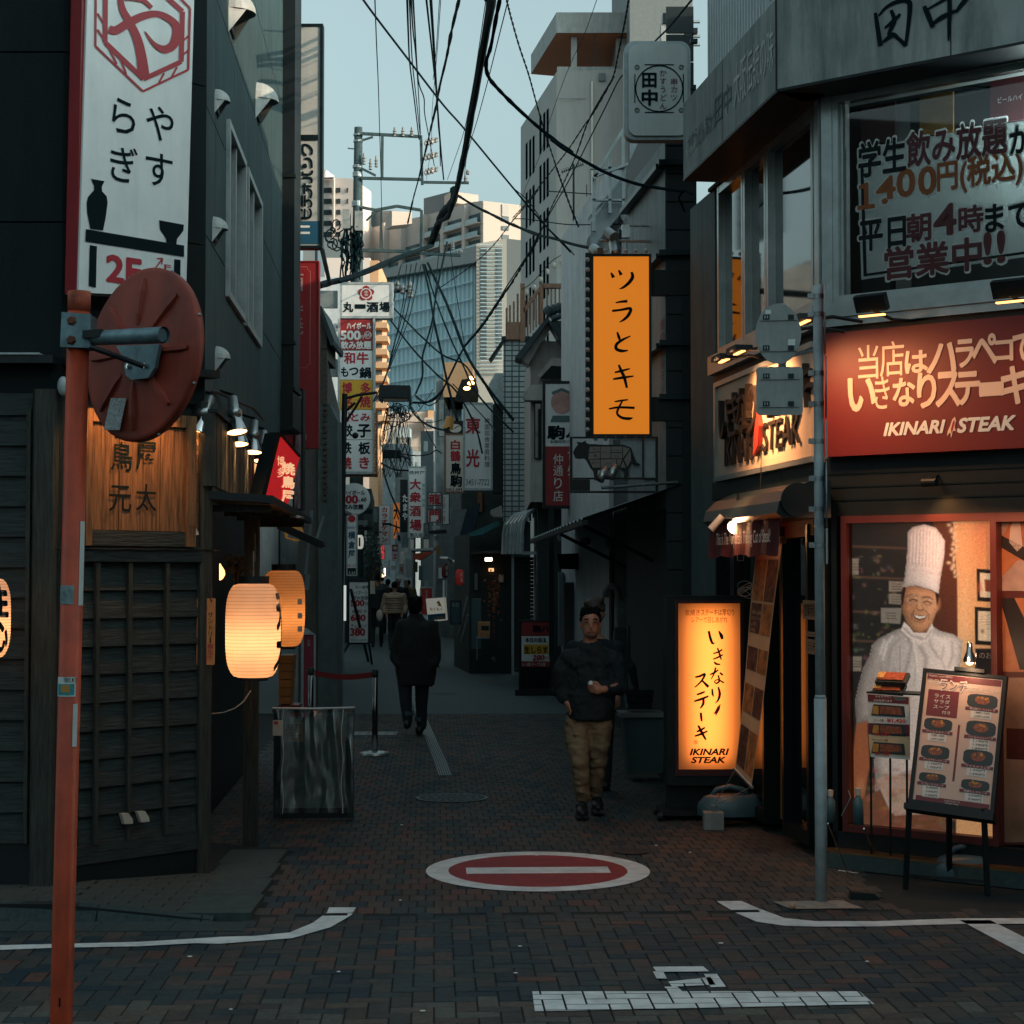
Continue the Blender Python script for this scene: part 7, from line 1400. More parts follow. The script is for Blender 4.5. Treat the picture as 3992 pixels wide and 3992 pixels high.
arc=[(2130,1978),(2090,1985),(2060,2000),(2042,2030),(2036,2070),(2034,2160)]
for k in range(6):
    A0=[(x-15*k*(1 if i>2 else .9+.0*i),y+(4-k*-2)*0+k*3.0)for i,(x,y)in enumerate(arc)];A1=[(x-15*(k+1)*(1 if i>2 else .9),y+(k+1)*3.0)for i,(x,y)in enumerate(arc)]
    Y0_,Y1_=32+k*.5,32.5+k*.5
    if k<5:q=MB();q.add([at(x,min(y,2160),Y0_)for x,y in A0]+[at(x,min(y,2160),Y1_)for x,y in A1],[(i,i+1,7+i,6+i)for i in range(5)]);part('plastic_sheet',q,pcm,pc)
    part('rib',MB().tube([at(x,min(y,2160),Y0_)for x,y in A0],.022 if k else .045,6),polegrey,pc)
part('bottom_rail',MB().pbox(face(31.9),2035,2150,2092,2162,-.05,0),polegrey,pc)
dr_=thing('shuttered_doorway','brown shuttered doorway with pale jambs under the clear canopy','door',gr(2045,2640));F=face(33.6)
for x in(1999,2086):part('jamb',MB().pbox(F,x-5,2165,x+5,2630,-.1,.05),polegrey,dr_)
for k in range(30):part('shutter_slat',MB().pbox(F,2005,2172+k*15,2080,2185+k*15,-.03,0),M('brown shutter',(.04,.03,.026),.6,var=.2),dr_)
part('dark_side_wall',MB().pbox(F,2092,1900,2175,2640,-.3,-.05),Bm,dr_)
for i,(px,Yd,h,lab)in enumerate((((2175,2120),31,0,''),)):pass
part_wall=block('dark_bar_front','dark bar front under the blue corrugated eave with glowing bits inside',(1830,2000,2080),36,3,dwd,slant=-.4)[0]
single('blue_eave',MB().pprism(face(35),[(1825,2080),(1860,2065),(1940,2030),(1950,2045),(1880,2085),(1830,2092)],-.6,0),M('blue green corrugated sheet',(.02,.12,.14),.35,metal=.3,var=.4,scale=20),'blue-green corrugated eave over the dark bar front','eave')
single('lit_window_box',MB().pbox(face(34.6),1891,2174,1918,2187,0,.05),M('white lamp',(1,.85,.7),.5,var=0,emit=5),'small bright white lamp inside the dark bar front','lamp')
def lant2(px,py,Y,r,h,mat,lab):c=at(px,py,Y);t=thing('red_lantern',lab,'lantern',c,'red lanterns hung on the right');part('shade',MB().lathe(c,Z,[(r*.5,-h/2),(r*.9,-h*.36),(r,0),(r*.9,h*.36),(r*.5,h/2)],16),mat,t,True);q=MB();text(q,face(Y-r),'焼鳥',px+2,py-22,px+12,py+22,.004,mode='v');part('print',q,wht,t)
rl=M('red lantern paper',(.42,.03,.025),.6,var=.1,emit=.06);lant2(1792,2250,34,.08,.3,rl,'red paper lantern with white writing hanging on the right');lant2(1735,2225,40,.08,.32,M('dark red lantern paper',(.12,.015,.015),.6),'darker red lantern farther up on the right')
q=MB();r6=random.Random(8)
for k in range(90):p=at(1928+r6.gauss(0,12),2330+r6.gauss(0,55),33.5+r6.gauss(0,.1));a=r6.uniform(0,6);q.ngon([p,p+Vector((.05*math.cos(a),0,.05*math.sin(a))),p+Vector((.05*math.cos(a+1),-.02,.05*math.sin(a+1)))])
t=thing('autumn_plant','small plant with orange autumn leaves by the dark bar front','plant',gr(1928,2580));part('leaves',q,M('orange leaves',(.30,.07,.015),.7,var=.6,scale=30),t,kind='stuff');part('stem',MB().tube([at(1928,2580,33.6),at(1928,2300,33.6)],.02,5),brownwood,t)
t=thing('beer_crate','yellow plastic beer crate on a small table outside the bar','crate',at(1888,2485,33));F=face(33);yc=M('yellow crate plastic',(.55,.27,.10),.5,var=.1);part('body',MB().pbox(F,1863,2425,1912,2440,-.3,0).pbox(F,1863,2460,1912,2482,-.3,0).pbox(F,1863,2441,1876,2459,-.3,0).pbox(F,1906,2441,1912,2459,-.3,0),yc,t)
q=MB();text(q,F,'生ビール',1872,2466,1906,2478,.003);part('print',q,redletter,t)
single('side_table',MB().pbox(face(33),1857,2484,1925,2489,-.4,.05).tube([at(1860,2489,33),at(1860,2572,33)],.012,5).tube([at(1920,2489,33),at(1920,2572,33)],.012,5),steel,'small steel table carrying the yellow crate','table')
single('black_banner',MB().pbox(face(32),1910,2390,1940,2560,-.02,0),black,'black vertical banner with dull red writing in front of the bar','banner')
q=MB();text(q,face(31.99),'ホルモン',1918,2395,1932,2500,.004,mode='v');single('banner_lettering',q,M('dull red letters',(.25,.04,.03),.6,var=0),'dull red characters on the black vertical banner','lettering')
single('folded_easel',MB().tube([at(1788,2480,33.4),at(1825,2325,33.4)],.03,6).tube([at(1800,2500,33.4),at(1826,2395,33.4)],.03,6),steel,'folded metal easel leaning by the dark wall','easel');single('grey_fridge',MB().pbox(face(34),1838,2335,1875,2530,-.4,0),M('dim grey door',(.10,.13,.14),.5,var=.1),'tall grey cabinet beside the folded easel','cabinet')
single('ivory_hood',MB().pprism(face(33.8),[(1912,1990),(1955,1970),(1960,2015),(1925,2015),(1912,2005)],-.4,0),plaster,'rounded ivory hood over the bar front','hood')
for i,(pts,Y_,mt,lb_,ct)in enumerate((
    ([(1615,2158),(1690,2150),(1640,2185),(1612,2180)],46,M('red awning cloth',(.40,.06,.03),.8),'small red awning cloth half way up on the right','awning'),
    ([(1770,1560),(1800,1480),(1850,1470),(1865,1520),(1862,1580)],46,dark,'dark rooftop unit with lamps above the phone number sign','unit'),
    ([(1905,1500),(1930,1455),(1965,1455),(1968,1600),(1950,1620)],43,polegrey,'rounded grey roof duct beside the mosaic building','duct'),
    ([(2165,2070),(2240,2062),(2240,2100),(2180,2108)],29,greyp,'grey shelf ledge right of the white and red sign pole','ledge'),
    ([(2172,2160),(2300,2155),(2300,2220),(2182,2218)],27,dark,'dark drooping awning board above the man','awning'),
    ([(2178,2230),(2196,2230),(2196,2520),(2178,2520)],28.5,lsd,'pale blue address strip beside the roll shutter','strip'))):single('street_fixture',MB().pprism(face(Y_),pts,-.4,0),mt,lb_,ct)
t=sign('standing_shutter_banner','dim curtain shutter with faded red writing behind the man',face(27.5),(2196,2270,2250,2540),board=M('tan slatted blind',(.12,.10,.085),.8,var=.3,stretch=(1,1,20)),frame=greyp,fw=.02,items=[('BOX',2198,2280,2216,2500,M('dull red letters',(0,0,0)),dict(mode='v',bold=.1))])
for i,(x,y)in enumerate(((1838,1480),(1836,1500),(1820,1520))):single('roof_spot',MB().ell(at(x,y-6,45.5),(.09,.09,.05),10,6),lampon,('topmost','middle','lowest')[i]+' of three lit amber spotlights over the phone number sign','lamp','amber spotlights over the phone number sign')
# left-side shop things
F=face(24,10);t=thing('red_post_sign','red vending-style post with a pointed grey cap behind the tavern','sign post',gr(1205,2880));part('body',MB().pbox(F,1184,2476,1222,2900,-.3,0),M('crimson panel',(.24,.02,.045),.45,var=.1),t);part('edge',MB().pbox(F,1178,2474,1183,2900,-.3,.02).pbox(F,1223,2474,1230,2900,-.3,.02),polegrey,t);part('cap',MB().pprism(F,[(1176,2474),(1190,2450),(1200,2452),(1230,2474)],-.3,.02),polegrey,t);q=MB();text(q,F,'会員',1197,2492,1210,2520,.003,mode='v');part('print',q,polegrey,t)
F=face(25);single('dark_notice_wall',MB().pbox(F,1232,2210,1296,2520,-.2,0),M('dark notice wall',(.025,.032,.034),.7,var=.3),'dark wall panel with a chalk drawing on the left of the alley','wall panel')
q=MB()
for k in range(4):brush(q,F,[(1262+20*math.cos(t_*.5+k),2262+k*12+12*math.sin(t_*.5))for t_ in range(14)],2,.004+.0004*k)
for x,y in((1244,2450),(1252,2400),(1258,2480),(1262,2440),(1266,2400),(1272,2395)):brush(q,F,[(x+(1 if x<1256 else 0),2318),(x,y)],1.8,.007+.0003*(x%7))
single('chalk_drawing',q,polegrey,'white chalk line drawing like a jellyfish on the dark panel','drawing')
t=thing('stone_figure','pale carved figure standing on a ledge at the left shops','statue',at(1255,2190,26));q=MB();c=at(1254,2185,26)
for dz,r_ in((.0,.07),(.10,.08),(.22,.07),(.32,.045)):q.ell(c+Z*dz,(r_,r_,.08),12,8)
part('carved_body',q,whs,t,True)
single('pink_brush_lantern',MB().lathe(at(1296,2150,27),Z,[(.03,0),(.11,.03),(.13,.09),(.12,.16),(.08,.17)],14),M('faded pink fringe',(.28,.10,.08),.8,var=.4,stretch=(20,20,1)),'faded pink fringed lantern beside the pale figure','lantern',smooth=True)
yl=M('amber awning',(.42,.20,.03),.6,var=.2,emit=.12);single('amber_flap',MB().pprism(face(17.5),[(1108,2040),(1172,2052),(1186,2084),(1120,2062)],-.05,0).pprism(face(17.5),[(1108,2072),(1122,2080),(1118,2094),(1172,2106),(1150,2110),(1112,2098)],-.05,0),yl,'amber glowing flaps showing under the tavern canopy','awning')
single('canopy_beam',MB().pprism(face(17),[(1080,2030),(1260,2110),(1266,2130),(1250,2138),(1080,2062)],-.1,0),black,'black slanting beam beyond the tavern canopy','beam')
for x in(1215,1226,1262):pass
single('drain_pipes',MB().tube([at(1216,1990,22),at(1192,2240,22)],.02,6).tube([at(1262,2010,24),at(1232,2110,24)],.02,6).tube([at(1200,2240,22),at(1196,2300,22)],.03,6),lsd,'thin pale pipes slanting down the left shop wall','pipe')
single('small_round_lamp',MB().tube([at(1280,1902,27),at(1270,1942,27)],.07,12),polegrey,'pale cylinder lamp on the left below the grey ribbed house','lamp')
t=thing('crate_stack','stack of amber plastic trays under the smaller lantern','crate stack',gr(1112,2960));ac=M('amber tray plastic',(.30,.12,.025),.5,var=.15);F=face(15.6)
for k in range(6):part('tray',MB().pbox(F,1086+(k%2),2555+k*32,1140-k*2,2584+k*32,-.3,0),ac,t)
part('red_base',MB().pbox(F,1084,2750,1160,2962,-.3,.02),M('red crate',(.14,.02,.02),.5),t)
single('waste_bins',MB().lathe(gr(1262,2640),Z,[(.1,0),(.12,.3),(.1,.32)],12).tube([gr(1240,2650),at(1232,2530,24.5)],.015,5),dark,'small dark bin and broom by the left wall','bin')
# window box / red white poster beside the box
F=face(19.6,0);t=sign('crimson_side_sign','narrow sign edge with crimson and white print below the duct',F,(1142,1515,1182,1990),board=M('streaked crimson and white',(.30,.20,.22),.6,var=.9,scale=4,stretch=(6,6,1.2)),frame=black,fw=.02,depth=.2);part('crimson_top',MB().pprism(F,[(1150,1530),(1176,1560),(1176,1700),(1150,1640)],.0,.006),M('crimson print',(.20,.015,.05),.5,var=.3),t)
# many small shop things along the far alley
plain=((1300,2032,1313,2055,30,whs,'pale box on the left shop front'),(1396,2028,1432,2046,40,greyp,'grey awning lip by the round price sign'),(1411,1985,1452,2003,46,dark,'dark cloth awning above the white lantern'),(1453,1980,1471,2035,58,lsd,'pale strip of wall left of the karaoke sign'),(1688,2091,1711,2125,44,white,'small white menu box under the gate sign'),(1686,2050,1715,2062,45,whs,'curved white pipe end under the gate sign'),(1604,2146,1680,2151,47,darkmetal,'dark beam over the shop front half way up'),(1709,2213,1724,2255,42,white,'white hanging notice between two red lanterns'),(1726,2262,1733,2352,38,white,'white lattice strip sign on the right'),(1737,2262,1742,2330,38,whs,'second lattice strip sign on the right'),(1419,2239,1434,2257,62,M('far pink lamp',(1,.5,.4),.5,var=0,emit=.8),'pink blurred shop light at the left end of the crowd'),(1437,2243,1455,2257,63,white,'white blurred shop light beside the pink one'),
 (1489,2238,1497,2250,64,M('far amber lamp',(1,.6,.3),.5,var=0,emit=1.5),'added amber light above the crowd'),(1632,2205,1648,2262,52,M('far teal panel',(.05,.12,.13),.6),'teal panel beside the far crowd'),(1612,2190,1628,2230,53,M('olive hedge panel',(.06,.06,.03),.8),'olive planter hedge at the bend'),(1700,2130,1716,2160,43,M('mustard board',(.3,.17,.05),.6),'mustard board under the menu box'),(1455,2190,1470,2230,57,redsign,'dull red vertical flag on the left'),(1340,2282,1348,2420,33,M('white strip lamp',(.8,.85,.8),.5,var=0,emit=.35),'thin white strip light behind the lamp post'),(1300,2120,1318,2150,30,M('ochre board',(.35,.2,.06),.6),'ochre board above the left shop door'),(1812,2110,1826,2150,37,white,'white plate at the edge of the dark bar'),(1850,2235,1862,2300,35.9,greyp,'grey poster on the dark bar front'),(1945,2240,1962,2270,35.9,cream,'cream card on the dark bar front'),(1905,2215,1925,2228,35.8,M('dim amber tube',(1,.5,.2),.5,var=0,emit=.8),'dim amber tube inside the dark bar'),(1655,2262,1672,2290,50,M('pale blue plate',(.3,.4,.42),.5),'pale blue plate above the red box sign'),(2262,2150,2290,2172,27.5,greyp,'grey meter box over the shutter'),(1575,2262,1590,2300,58,M('dim tan board',(.2,.14,.1),.6),'dim tan board behind the knitted hat'))  # amber lamp and tube added to brighten the dark far alley
for x0,y0,x1,y1,Y_,mt,lb_ in plain:single('shop_fixture',MB().pbox(face(Y_),x0,y0,x1,y1,-.08,0),mt,lb_,'fixture','small fixtures along the far alley')
for i,(x0,y0,x1,Y_,mt)in enumerate(((1290,1995,1345,32,greyp),(1395,2055,1440,43,dark),(1600,2140,1690,48,whs),(1672,2070,1735,43,darkmetal),(1835,2150,1990,35.6,darkmetal))):single('shop_eave',MB().pprism(face(Y_),[(x0,y0),(x1,y0-6),(x1,y0+4),(x0,y0+10)],-1,.3),mt,('grey eave over the stone figure','dark eave below the round price sign','pale eave beyond the red awning cloth','metal eave under the gate sign','metal eave over the dark bar front')[i],'eave','small eaves along the alley')
# ================================================================ STREET FURNITURE
# rope barrier
F=face(19.9)
def barrier(px,py,Y,lab):
    c=gr(px,py);t=thing('barrier_post',lab,'barrier post',c,'chrome belt barrier posts');part('post',MB().tube([c+Z*.02,c+Z*.92],.032,16),M('dark chrome',(.20,.21,.21),.18,metal=1,var=.1),t,True);part('foot',MB().lathe(c,Z,[(.001,.045),(.10,.042),(.155,.034),(.162,.02),(.162,.003)],32),alu,t,True);part('head',MB().lathe(c,Z,[(.038,.86),(.038,.93),(.001,.935)],16),black,t,True);return c
ca=barrier(1461,2944,19.9,'belt barrier post standing on its round chrome foot');cb=barrier(1210,2930,20,'belt barrier post half hidden behind the chrome-framed board')
q=MB();d_=(ca-cb);P=[cb+d_*(.06+.90*i/8)+Z*(.875-.035*math.sin(math.pi*i/8))for i in range(9)]
q.add([p+Z*s for p in P for s in(-.03,.03)],[(2*i,2*i+2,2*i+3,2*i+1)for i in range(8)]);single('barrier_belt',q,M('red webbing',(.26,.012,.014),.7,var=.1),'red belt stretched between the two barrier posts','barrier belt')
# framed board wrapped in clear plastic
F=face(14.6,4);t=thing('wrapped_display_board','framed display board under glossy wrinkled clear plastic on the left of the alley','display board',gr(1220,3190))
part('board',MB().pbox(F,1092,2795,1352,3150,-.07,-.05),M('display paper',(.13,.12,.11),.6,var=.5,scale=5),t)
part('frame',MB().pbox(F,1062,2760,1382,2778,-.1,.0).pbox(F,1352,2779,1380,3190,-.1,-.02).pbox(F,1066,2779,1094,3190,-.1,-.02),M('board frame',(.035,.04,.04),.35,metal=.4),t);part('lower_panel',MB().pbox(F,1094,3150,1352,3190,-.1,-.04),black,t)
letters(t,F,[('鳥',1118,2822,1145,2848,M('ghost letters',(.05,.05,.045),.6,var=0)),('屋',1150,2822,1176,2848,M('ghost letters',(0,0,0))),('元',1118,2858,1145,2884,M('ghost letters',(0,0,0))),('大',1152,2858,1176,2884,M('ghost letters',(0,0,0)))],-.046);part('name_card',MB().pbox(F,1106,2816,1182,2892,-.05,-.048),M('tan card',(.22,.18,.13),.6,var=.2),t)
film_m=bpy.data.materials.new('wrinkled clear film');film_m.use_nodes=True;n_=film_m.node_tree;pb=n_.nodes['Principled BSDF'];pb.inputs['Base Color'].default_value=(.9,.92,.92,1);pb.inputs['Roughness'].default_value=.12
tp_=n_.nodes.new('ShaderNodeBsdfTransparent');mxs=n_.nodes.new('ShaderNodeMixShader');gl_=n_.nodes.new('ShaderNodeBsdfGlossy');gl_.inputs['Roughness'].default_value=.16;gl_.inputs['Color'].default_value=(.85,.9,.9,1);mxs.inputs[0].default_value=.26;n_.links.new(tp_.outputs[0],mxs.inputs[1]);n_.links.new(gl_.outputs[0],mxs.inputs[2]);n_.links.new(mxs.outputs[0],n_.nodes['Material Output'].inputs[0])
u0,u1,v0,v1=F.rect(1066,2764,1378,3168);q=MB();NX,NY=60,44
for j in range(NY+1):
    for i in range(NX+1):
        s,r_=i/NX,j/NY;wv=.030*math.exp(-((s-.80+.13*(r_-.5))/.05)**2)*(1.0-max(0,r_-.75)*3)+.030*noise.noise(Vector((s*5,r_*1.6,0)))+.012*noise.noise(Vector((s*14,r_*5,3)))
        q.v.append(tuple(F.pt(u0+(u1-u0)*s,v0+(v1-v0)*r_,.02+wv)))
q.f=[(j*(NX+1)+i,j*(NX+1)+i+1,(j+1)*(NX+1)+i+1,(j+1)*(NX+1)+i)for j in range(NY)for i in range(NX)];q.m=[0]*len(q.f);part('plastic_film',q,film_m,t,True)
part('film_top_edge',MB().tube([F.pt(u0-.01,v1+.01,.02),F.pt((u0+u1)/2,v1+.004,.03),F.pt(u1+.01,v1+.012,.02)],.008,6),M('bright film fold',(.55,.58,.58),.2,var=.2),t);part('sticker',MB().pbox(F,1063,2808,1104,2868,.055,.058),cream,t);part('sticker_print',MB().pbox(F,1068,2812,1084,2824,.0585,.06),redletter,t)
for k,(s0,s1)in enumerate(((.12,.06),(.86,.80))):part('film_highlight',MB().tube([F.pt(u0+(u1-u0)*(s0+.012*math.sin(i*1.1+k)),v0+(v1-v0)*i/12,.056)for i in range(13)],.0035,5),M('bright film fold',(0,0,0)),t)  # bright tubes drawn in for the highlights along the folds
# orange pole with traffic mirror seen from behind
Y_=6.6;pt_=at(309,1140,Y_);pb_=at(238,3992,Y_);dz=(pt_-pb_);base=pb_+dz*(-pb_.z/dz.z);op=thing('mirror_pole','orange painted pole in the left foreground holding a traffic mirror','pole',base)
rad=.0405;part('pole',MB().tube([base,pb_,pt_],rad,32),orangepaint,op,True);part('pole_top',MB().tube([pt_-Z*.07,pt_+Z*.003],rad+.0012,32),M('flaking rusty orange',(.38,.07,.03),.7,var=.65,scale=16),op,True)
def onpole(p):return base+dz*((p-base.z)/dz.z)
def curved(px0,px1,y0,y1,mat,nm,o=.0015,parent=None,items=(),ox=0):
    cz=onpole(at(250,(y0+y1)/2,Y_).z);xc=CX+(cz.x/Y_)*FPX;rp=rad/Y_*FPX;q=MB();n=8;P=[]
    for i in range(n+1):
        x=px0+(px1-px0)*i/n;s=max(-1,min(1,(x-xc)/rp));a=math.asin(s)
        for y in(y0,y1):z=at(250,y,Y_).z;c_=onpole(z);P.append(c_+Vector((math.sin(a)*(rad+o),-math.cos(a)*(rad+o),0)))
    q.add(P,[(2*i,2*i+1,2*i+3,2*i+2)for i in range(n)]);return part(nm,q,mat,parent or op)
curved(237,299,2282,2355,M('worn grey sticker',(.18,.25,.26),.6,var=.5,scale=40),'grey_sticker');curved(236,306,2637,2713,M('white sticker',(.6,.66,.64),.5,var=0),'square_sticker');curved(240,302,2664,2708,M('teal sticker print',(.04,.26,.28),.5,var=.3,scale=30),'sticker_print',.0022);curved(255,287,2668,2696,M('orange sticker print',(.5,.24,.05),.5,var=.1),'sticker_spot',.003)
curved(316,333,2033,2360,M('pale tape',(.5,.54,.53),.5,var=.1),'pale_tape');curved(297,311,2742,2908,M('pale tape',(0,0,0)),'pale_tape');curved(255,262,3880,3915,blk,'scratch')
sk=MB()
cz=onpole(at(250,2650,Y_).z);text(sk,Fr(cz+Vector((0,-rad-.0028,0)),(1,0,0)),'FERROL MOLI',249,2641,300,2661,.0);part('sticker_scrawl',sk,blk,op)
F=Fr(pt_+Vector((0,-rad-.012,0)),(1,0,0));mp_=M('galvanised bracket',(.16,.25,.28),.5,metal=.6,var=.4,scale=14,dirt=.2)
part('clamp_plate',MB().pprism(F,[(240,1216),(353,1224),(353,1356),(234,1352)],-.02,0).box(F,*F.rect(258,1216,353,1356)[:2],F.rect(258,1216,353,1356)[2],F.rect(258,1216,353,1356)[3]-.01,-.10,-.02),mp_,op)
for x,y in((280,1250),(278,1326)):part('bolt',MB().lathe(F.pt(*F.uv(x,y),0),F.N,[(.001,.014),(.012,.014),(.018,.004),(.018,0)],6),rust,op)
tm=thing('traffic_mirror','back of a round orange traffic mirror tilted on the orange pole','mirror',at(537,1380,6.75));nrm=Vector((-.646,-.755,.086)).normalized();C_=at(536,1378,6.75)
pf_=[(.001,.022),(.05,.022),(.055,.016),(.10,.010),(.20,.002),(.285,-.006),(.312,-.012),(.325,-.012),(.332,-.02),(.332,-.045),(.320,-.05),(.29,-.05)]
part('mirror_back',MB().lathe(C_,nrm,pf_,64),orangeback,tm,True)
a_=nrm.orthogonal().normalized();upv=(Z-nrm*Z.dot(nrm)).normalized();rtv=upv.cross(nrm)
for k in range(8):
    t_=k*math.pi/4+.0;d_=upv*math.cos(t_)+rtv*math.sin(t_);s_=nrm.cross(d_);q=MB()
    P=[C_+d_*r_+s_*w_+nrm*h_ for r_,ww,hh in((.11,.012,.008),(.15,.015,.013),(.24,.017,.008),(.29,.010,-.003))for w_,h_ in((-ww,hh-.012),(-ww*.5,hh+.006),(ww*.5,hh+.006),(ww,hh-.012))]
    q.add(P,[(i*4+j,i*4+j+1,i*4+j+5,i*4+j+4)for i in range(3)for j in range(3)]);part('pressed_rib',q,orangeback,tm,False)
part('glass_front',MB().lathe(C_,nrm,[(.001,-.09),(.15,-.078),(.29,-.05)],48),chrome,tm,True)
for k in range(8):d_=upv*math.cos(k*.785+.4)+rtv*math.sin(k*.785+.4);part('rim_bolt',MB().ell(C_+d_*.333+nrm*-.03,(.007,.007,.007),8,6),steel,tm)
lp_=[C_+upv*(dy)+rtv*(dx)+nrm*.006 for dx,dy in((-.10,-.13),(-.035,-.12),(-.055,-.245),(-.12,-.255))]
q=MB();q.add([at(x,y,6.62)+Vector((.0,.0,0))for x,y in()],[])if False else None
pl_=lambda x,y:(lambda d:Vector((0,0,EYE))+d*(((C_+nrm*.0075)-Vector((0,0,EYE))).dot(nrm)/d.dot(nrm)))(ray(x,y))
q=MB();q.add([pl_(*p)+nrm*.004 for p in((435,1552),(496,1553),(470,1677),(408,1675))],[(0,3,2,1)]);part('maker_label',q,M('grey printed label',(.30,.34,.34),.6,var=.6,scale=120),tm)
arm=thing('mirror_bracket','grey steel pipe arm and plate carrying the traffic mirror','bracket',at(500,1330,6.6))
e0,e1=at(322,1320,6.60),at(640,1306,6.36);part('pipe_arm',MB().tube([e0,e1],[.026,.030],24,cap=False),mp_,arm,True);part('pipe_inside',MB().tube([e1+(e0-e1)*.02,e0],[.024,.022],16,cap=True),M('pipe inside',(.05,.08,.09),.6),arm)
part('fork_plate',MB().tube([at(330,1305,6.55),at(400,1300,6.52)],.02,4),black,arm);PF=Fr(C_+nrm*.05,rtv*-1 if False else-rtv,upv);PF=Fr(C_+nrm*.055,upv.cross(nrm),upv)
q=MB();pts=[PF.uv(x,y)for x,y in((440,1345),(608,1338),(590,1430),(565,1470),(500,1478),(478,1462),(470,1425),(476,1408))];q.prism(PF,pts,-.03,-.015);part('mounting_plate',q,mp_,arm)
part('strut',MB().tube([at(350,1352,6.5),at(445,1385,6.52),at(560,1428,6.55)],.010,8),black,arm);
for x,y in((490,1426),(556,1424)):u_,v_=PF.uv(x,y);part('plate_bolt',MB().lathe(PF.pt(u_,v_,-.015),PF.N,[(.010,0),(.010,.008),(.001,.009)],12),chrome,arm)
# grey sign pole on the right
b0=gr(3202,3515);gp_=thing('sign_pole','grey painted steel sign pole standing at the right corner','pole',b0);YP=b0.y;top=at(3189,1113,YP);mid=b0+(top-b0)*((at(3200,2722,YP).z)/top.z)
part('lower_tube',MB().tube([b0,mid],.037,28),polegrey,gp_,True);part('collar',MB().tube([mid,mid+Z*.02],[.037,.030],28),polegrey,gp_,True);part('upper_tube',MB().tube([mid+Z*.02,top],.030,28),polegrey,gp_,True)
c=gr(3192,3530);part('footing',MB().add([(c.x-.19,c.y-.14,.006),(c.x+.24,c.y-.12,.006),(c.x+.17,c.y+.14,.006),(c.x-.26,c.y+.10,.006)],[(0,1,2,3)]),M('pale footing concrete',(.26,.22,.19),.85,var=.35,scale=14),gp_)
for y_ in(1155,1225,1455,1575,1720,1865,1985,2125):p=at(3189+(y_-1113)*.0054,y_,YP);part('clamp',MB().lathe(p-Z*.014,Z,[(.0325,0),(.0325,.028)],20).wbox(p.x-.062,p.x-.03,p.y-.016,p.y+.012,p.z-.016,p.z+.016),steel,gp_)
part('arm',MB().tube([at(3190,1362,YP),at(3052,1392,YP+.12)],.016,4),steel,gp_)
ws=M('sign back aluminium',(.34,.36,.35),.5,metal=.4,var=.15,dirt=.3)
def edge_sign(px,y0,y1,w_px,label,facem,rnd_=True):
    H=(y1-y0)/FPX*YP;cy_=(y0+y1)/2;c=at(px,cy_,YP);n_=Vector((.985,-.17+.0,0)).normalized();t=thing('traffic_sign',label,'road sign',c,'road signs seen edge-on on the grey pole');ud=Vector((-n_.y,n_.x,0));A=Fr(c,ud)
    wid=H/2 if rnd_ else H*.24
    pts=[(wid*math.cos(k*.262),H/2*math.sin(k*.262))for k in range(24)]if rnd_ else[(-wid,-H/2),(wid,-H/2),(wid,H/2),(-wid,H/2)]
    part('plate',MB().prism(A,pts,-.006,.0),ws,t);part('sign_face',MB().prism(A,[(a*.97,b*.97)for a,b in pts],-.009,-.0062),facem,t);part('sign_face',MB().prism(A,[(a*.97,b*.97)for a,b in pts],.0005,.002),facem,t);return t,A,wid,H
edge_sign(3217,1092,1385,0,'round red sign seen almost edge-on at the top of the grey pole',redbright);edge_sign(3222,1385,1632,0,'second round red sign edge-on below the top one',redbright)
edge_sign(3224,1640,1790,0,'small pale plate edge-on below the red signs',offwhite,False);edge_sign(3224,1797,2055,0,'round blue arrow sign nearly edge-on on the grey pole',M('blue sign face',(.015,.10,.20),.4,var=.05));edge_sign(3226,2058,2200,0,'lowest pale plate edge-on on the grey pole',offwhite,False)
sp=thing('small_sign_post','short steel sign post hung beside the grey pole with two sign backs','sign post',at(3047,1390,YP+.12));YB=YP+.12;part('tube',MB().tube([at(3047,1185,YB-.05),at(3050,1618,YB-.05)],.026,20),polegrey,sp,True)
F=face(YB,-8)
t=thing('round_sign_back','grey back of a round road sign on the short post','road sign',at(3035,1300,YB));part('plate',MB().pprism(F,[(3034+89*math.cos(k*.21),1301+118*math.sin(k*.21))for k in range(30)],-.008,0),ws,t)
t2=thing('square_sign_back','grey back of a square road sign under the round one','road sign',at(3040,1520,YB));part('plate',MB().pprism(F,rrect(2948,1430,3130,1618,16),-.008,0),ws,t2)
for tt_,ys,x0,x1 in((t,(1240,1360),2962,3108),(t2,(1470,1578),2962,3116)):
    for y_ in ys:part('rail',MB().pbox(F,x0,y_-9,x1,y_+9,.001,.010),ws,tt_);part('clip',MB().pbox(F,2974,y_-14,3000,y_+5,.0105,.016).pbox(F,3072,y_-14,3095,y_+5,.0105,.016),darkmetal,tt_);part('clip_eye',MB().pbox(F,2980,y_-10,2984,y_+1,.0165,.018).pbox(F,2990,y_-10,2994,y_+1,.0165,.018),steel,tt_)
part('label',MB().pbox(F,2984,1208,3006,1224,.001,.002).pbox(F,3072,1322,3100,1346,.001,.002),white,t)
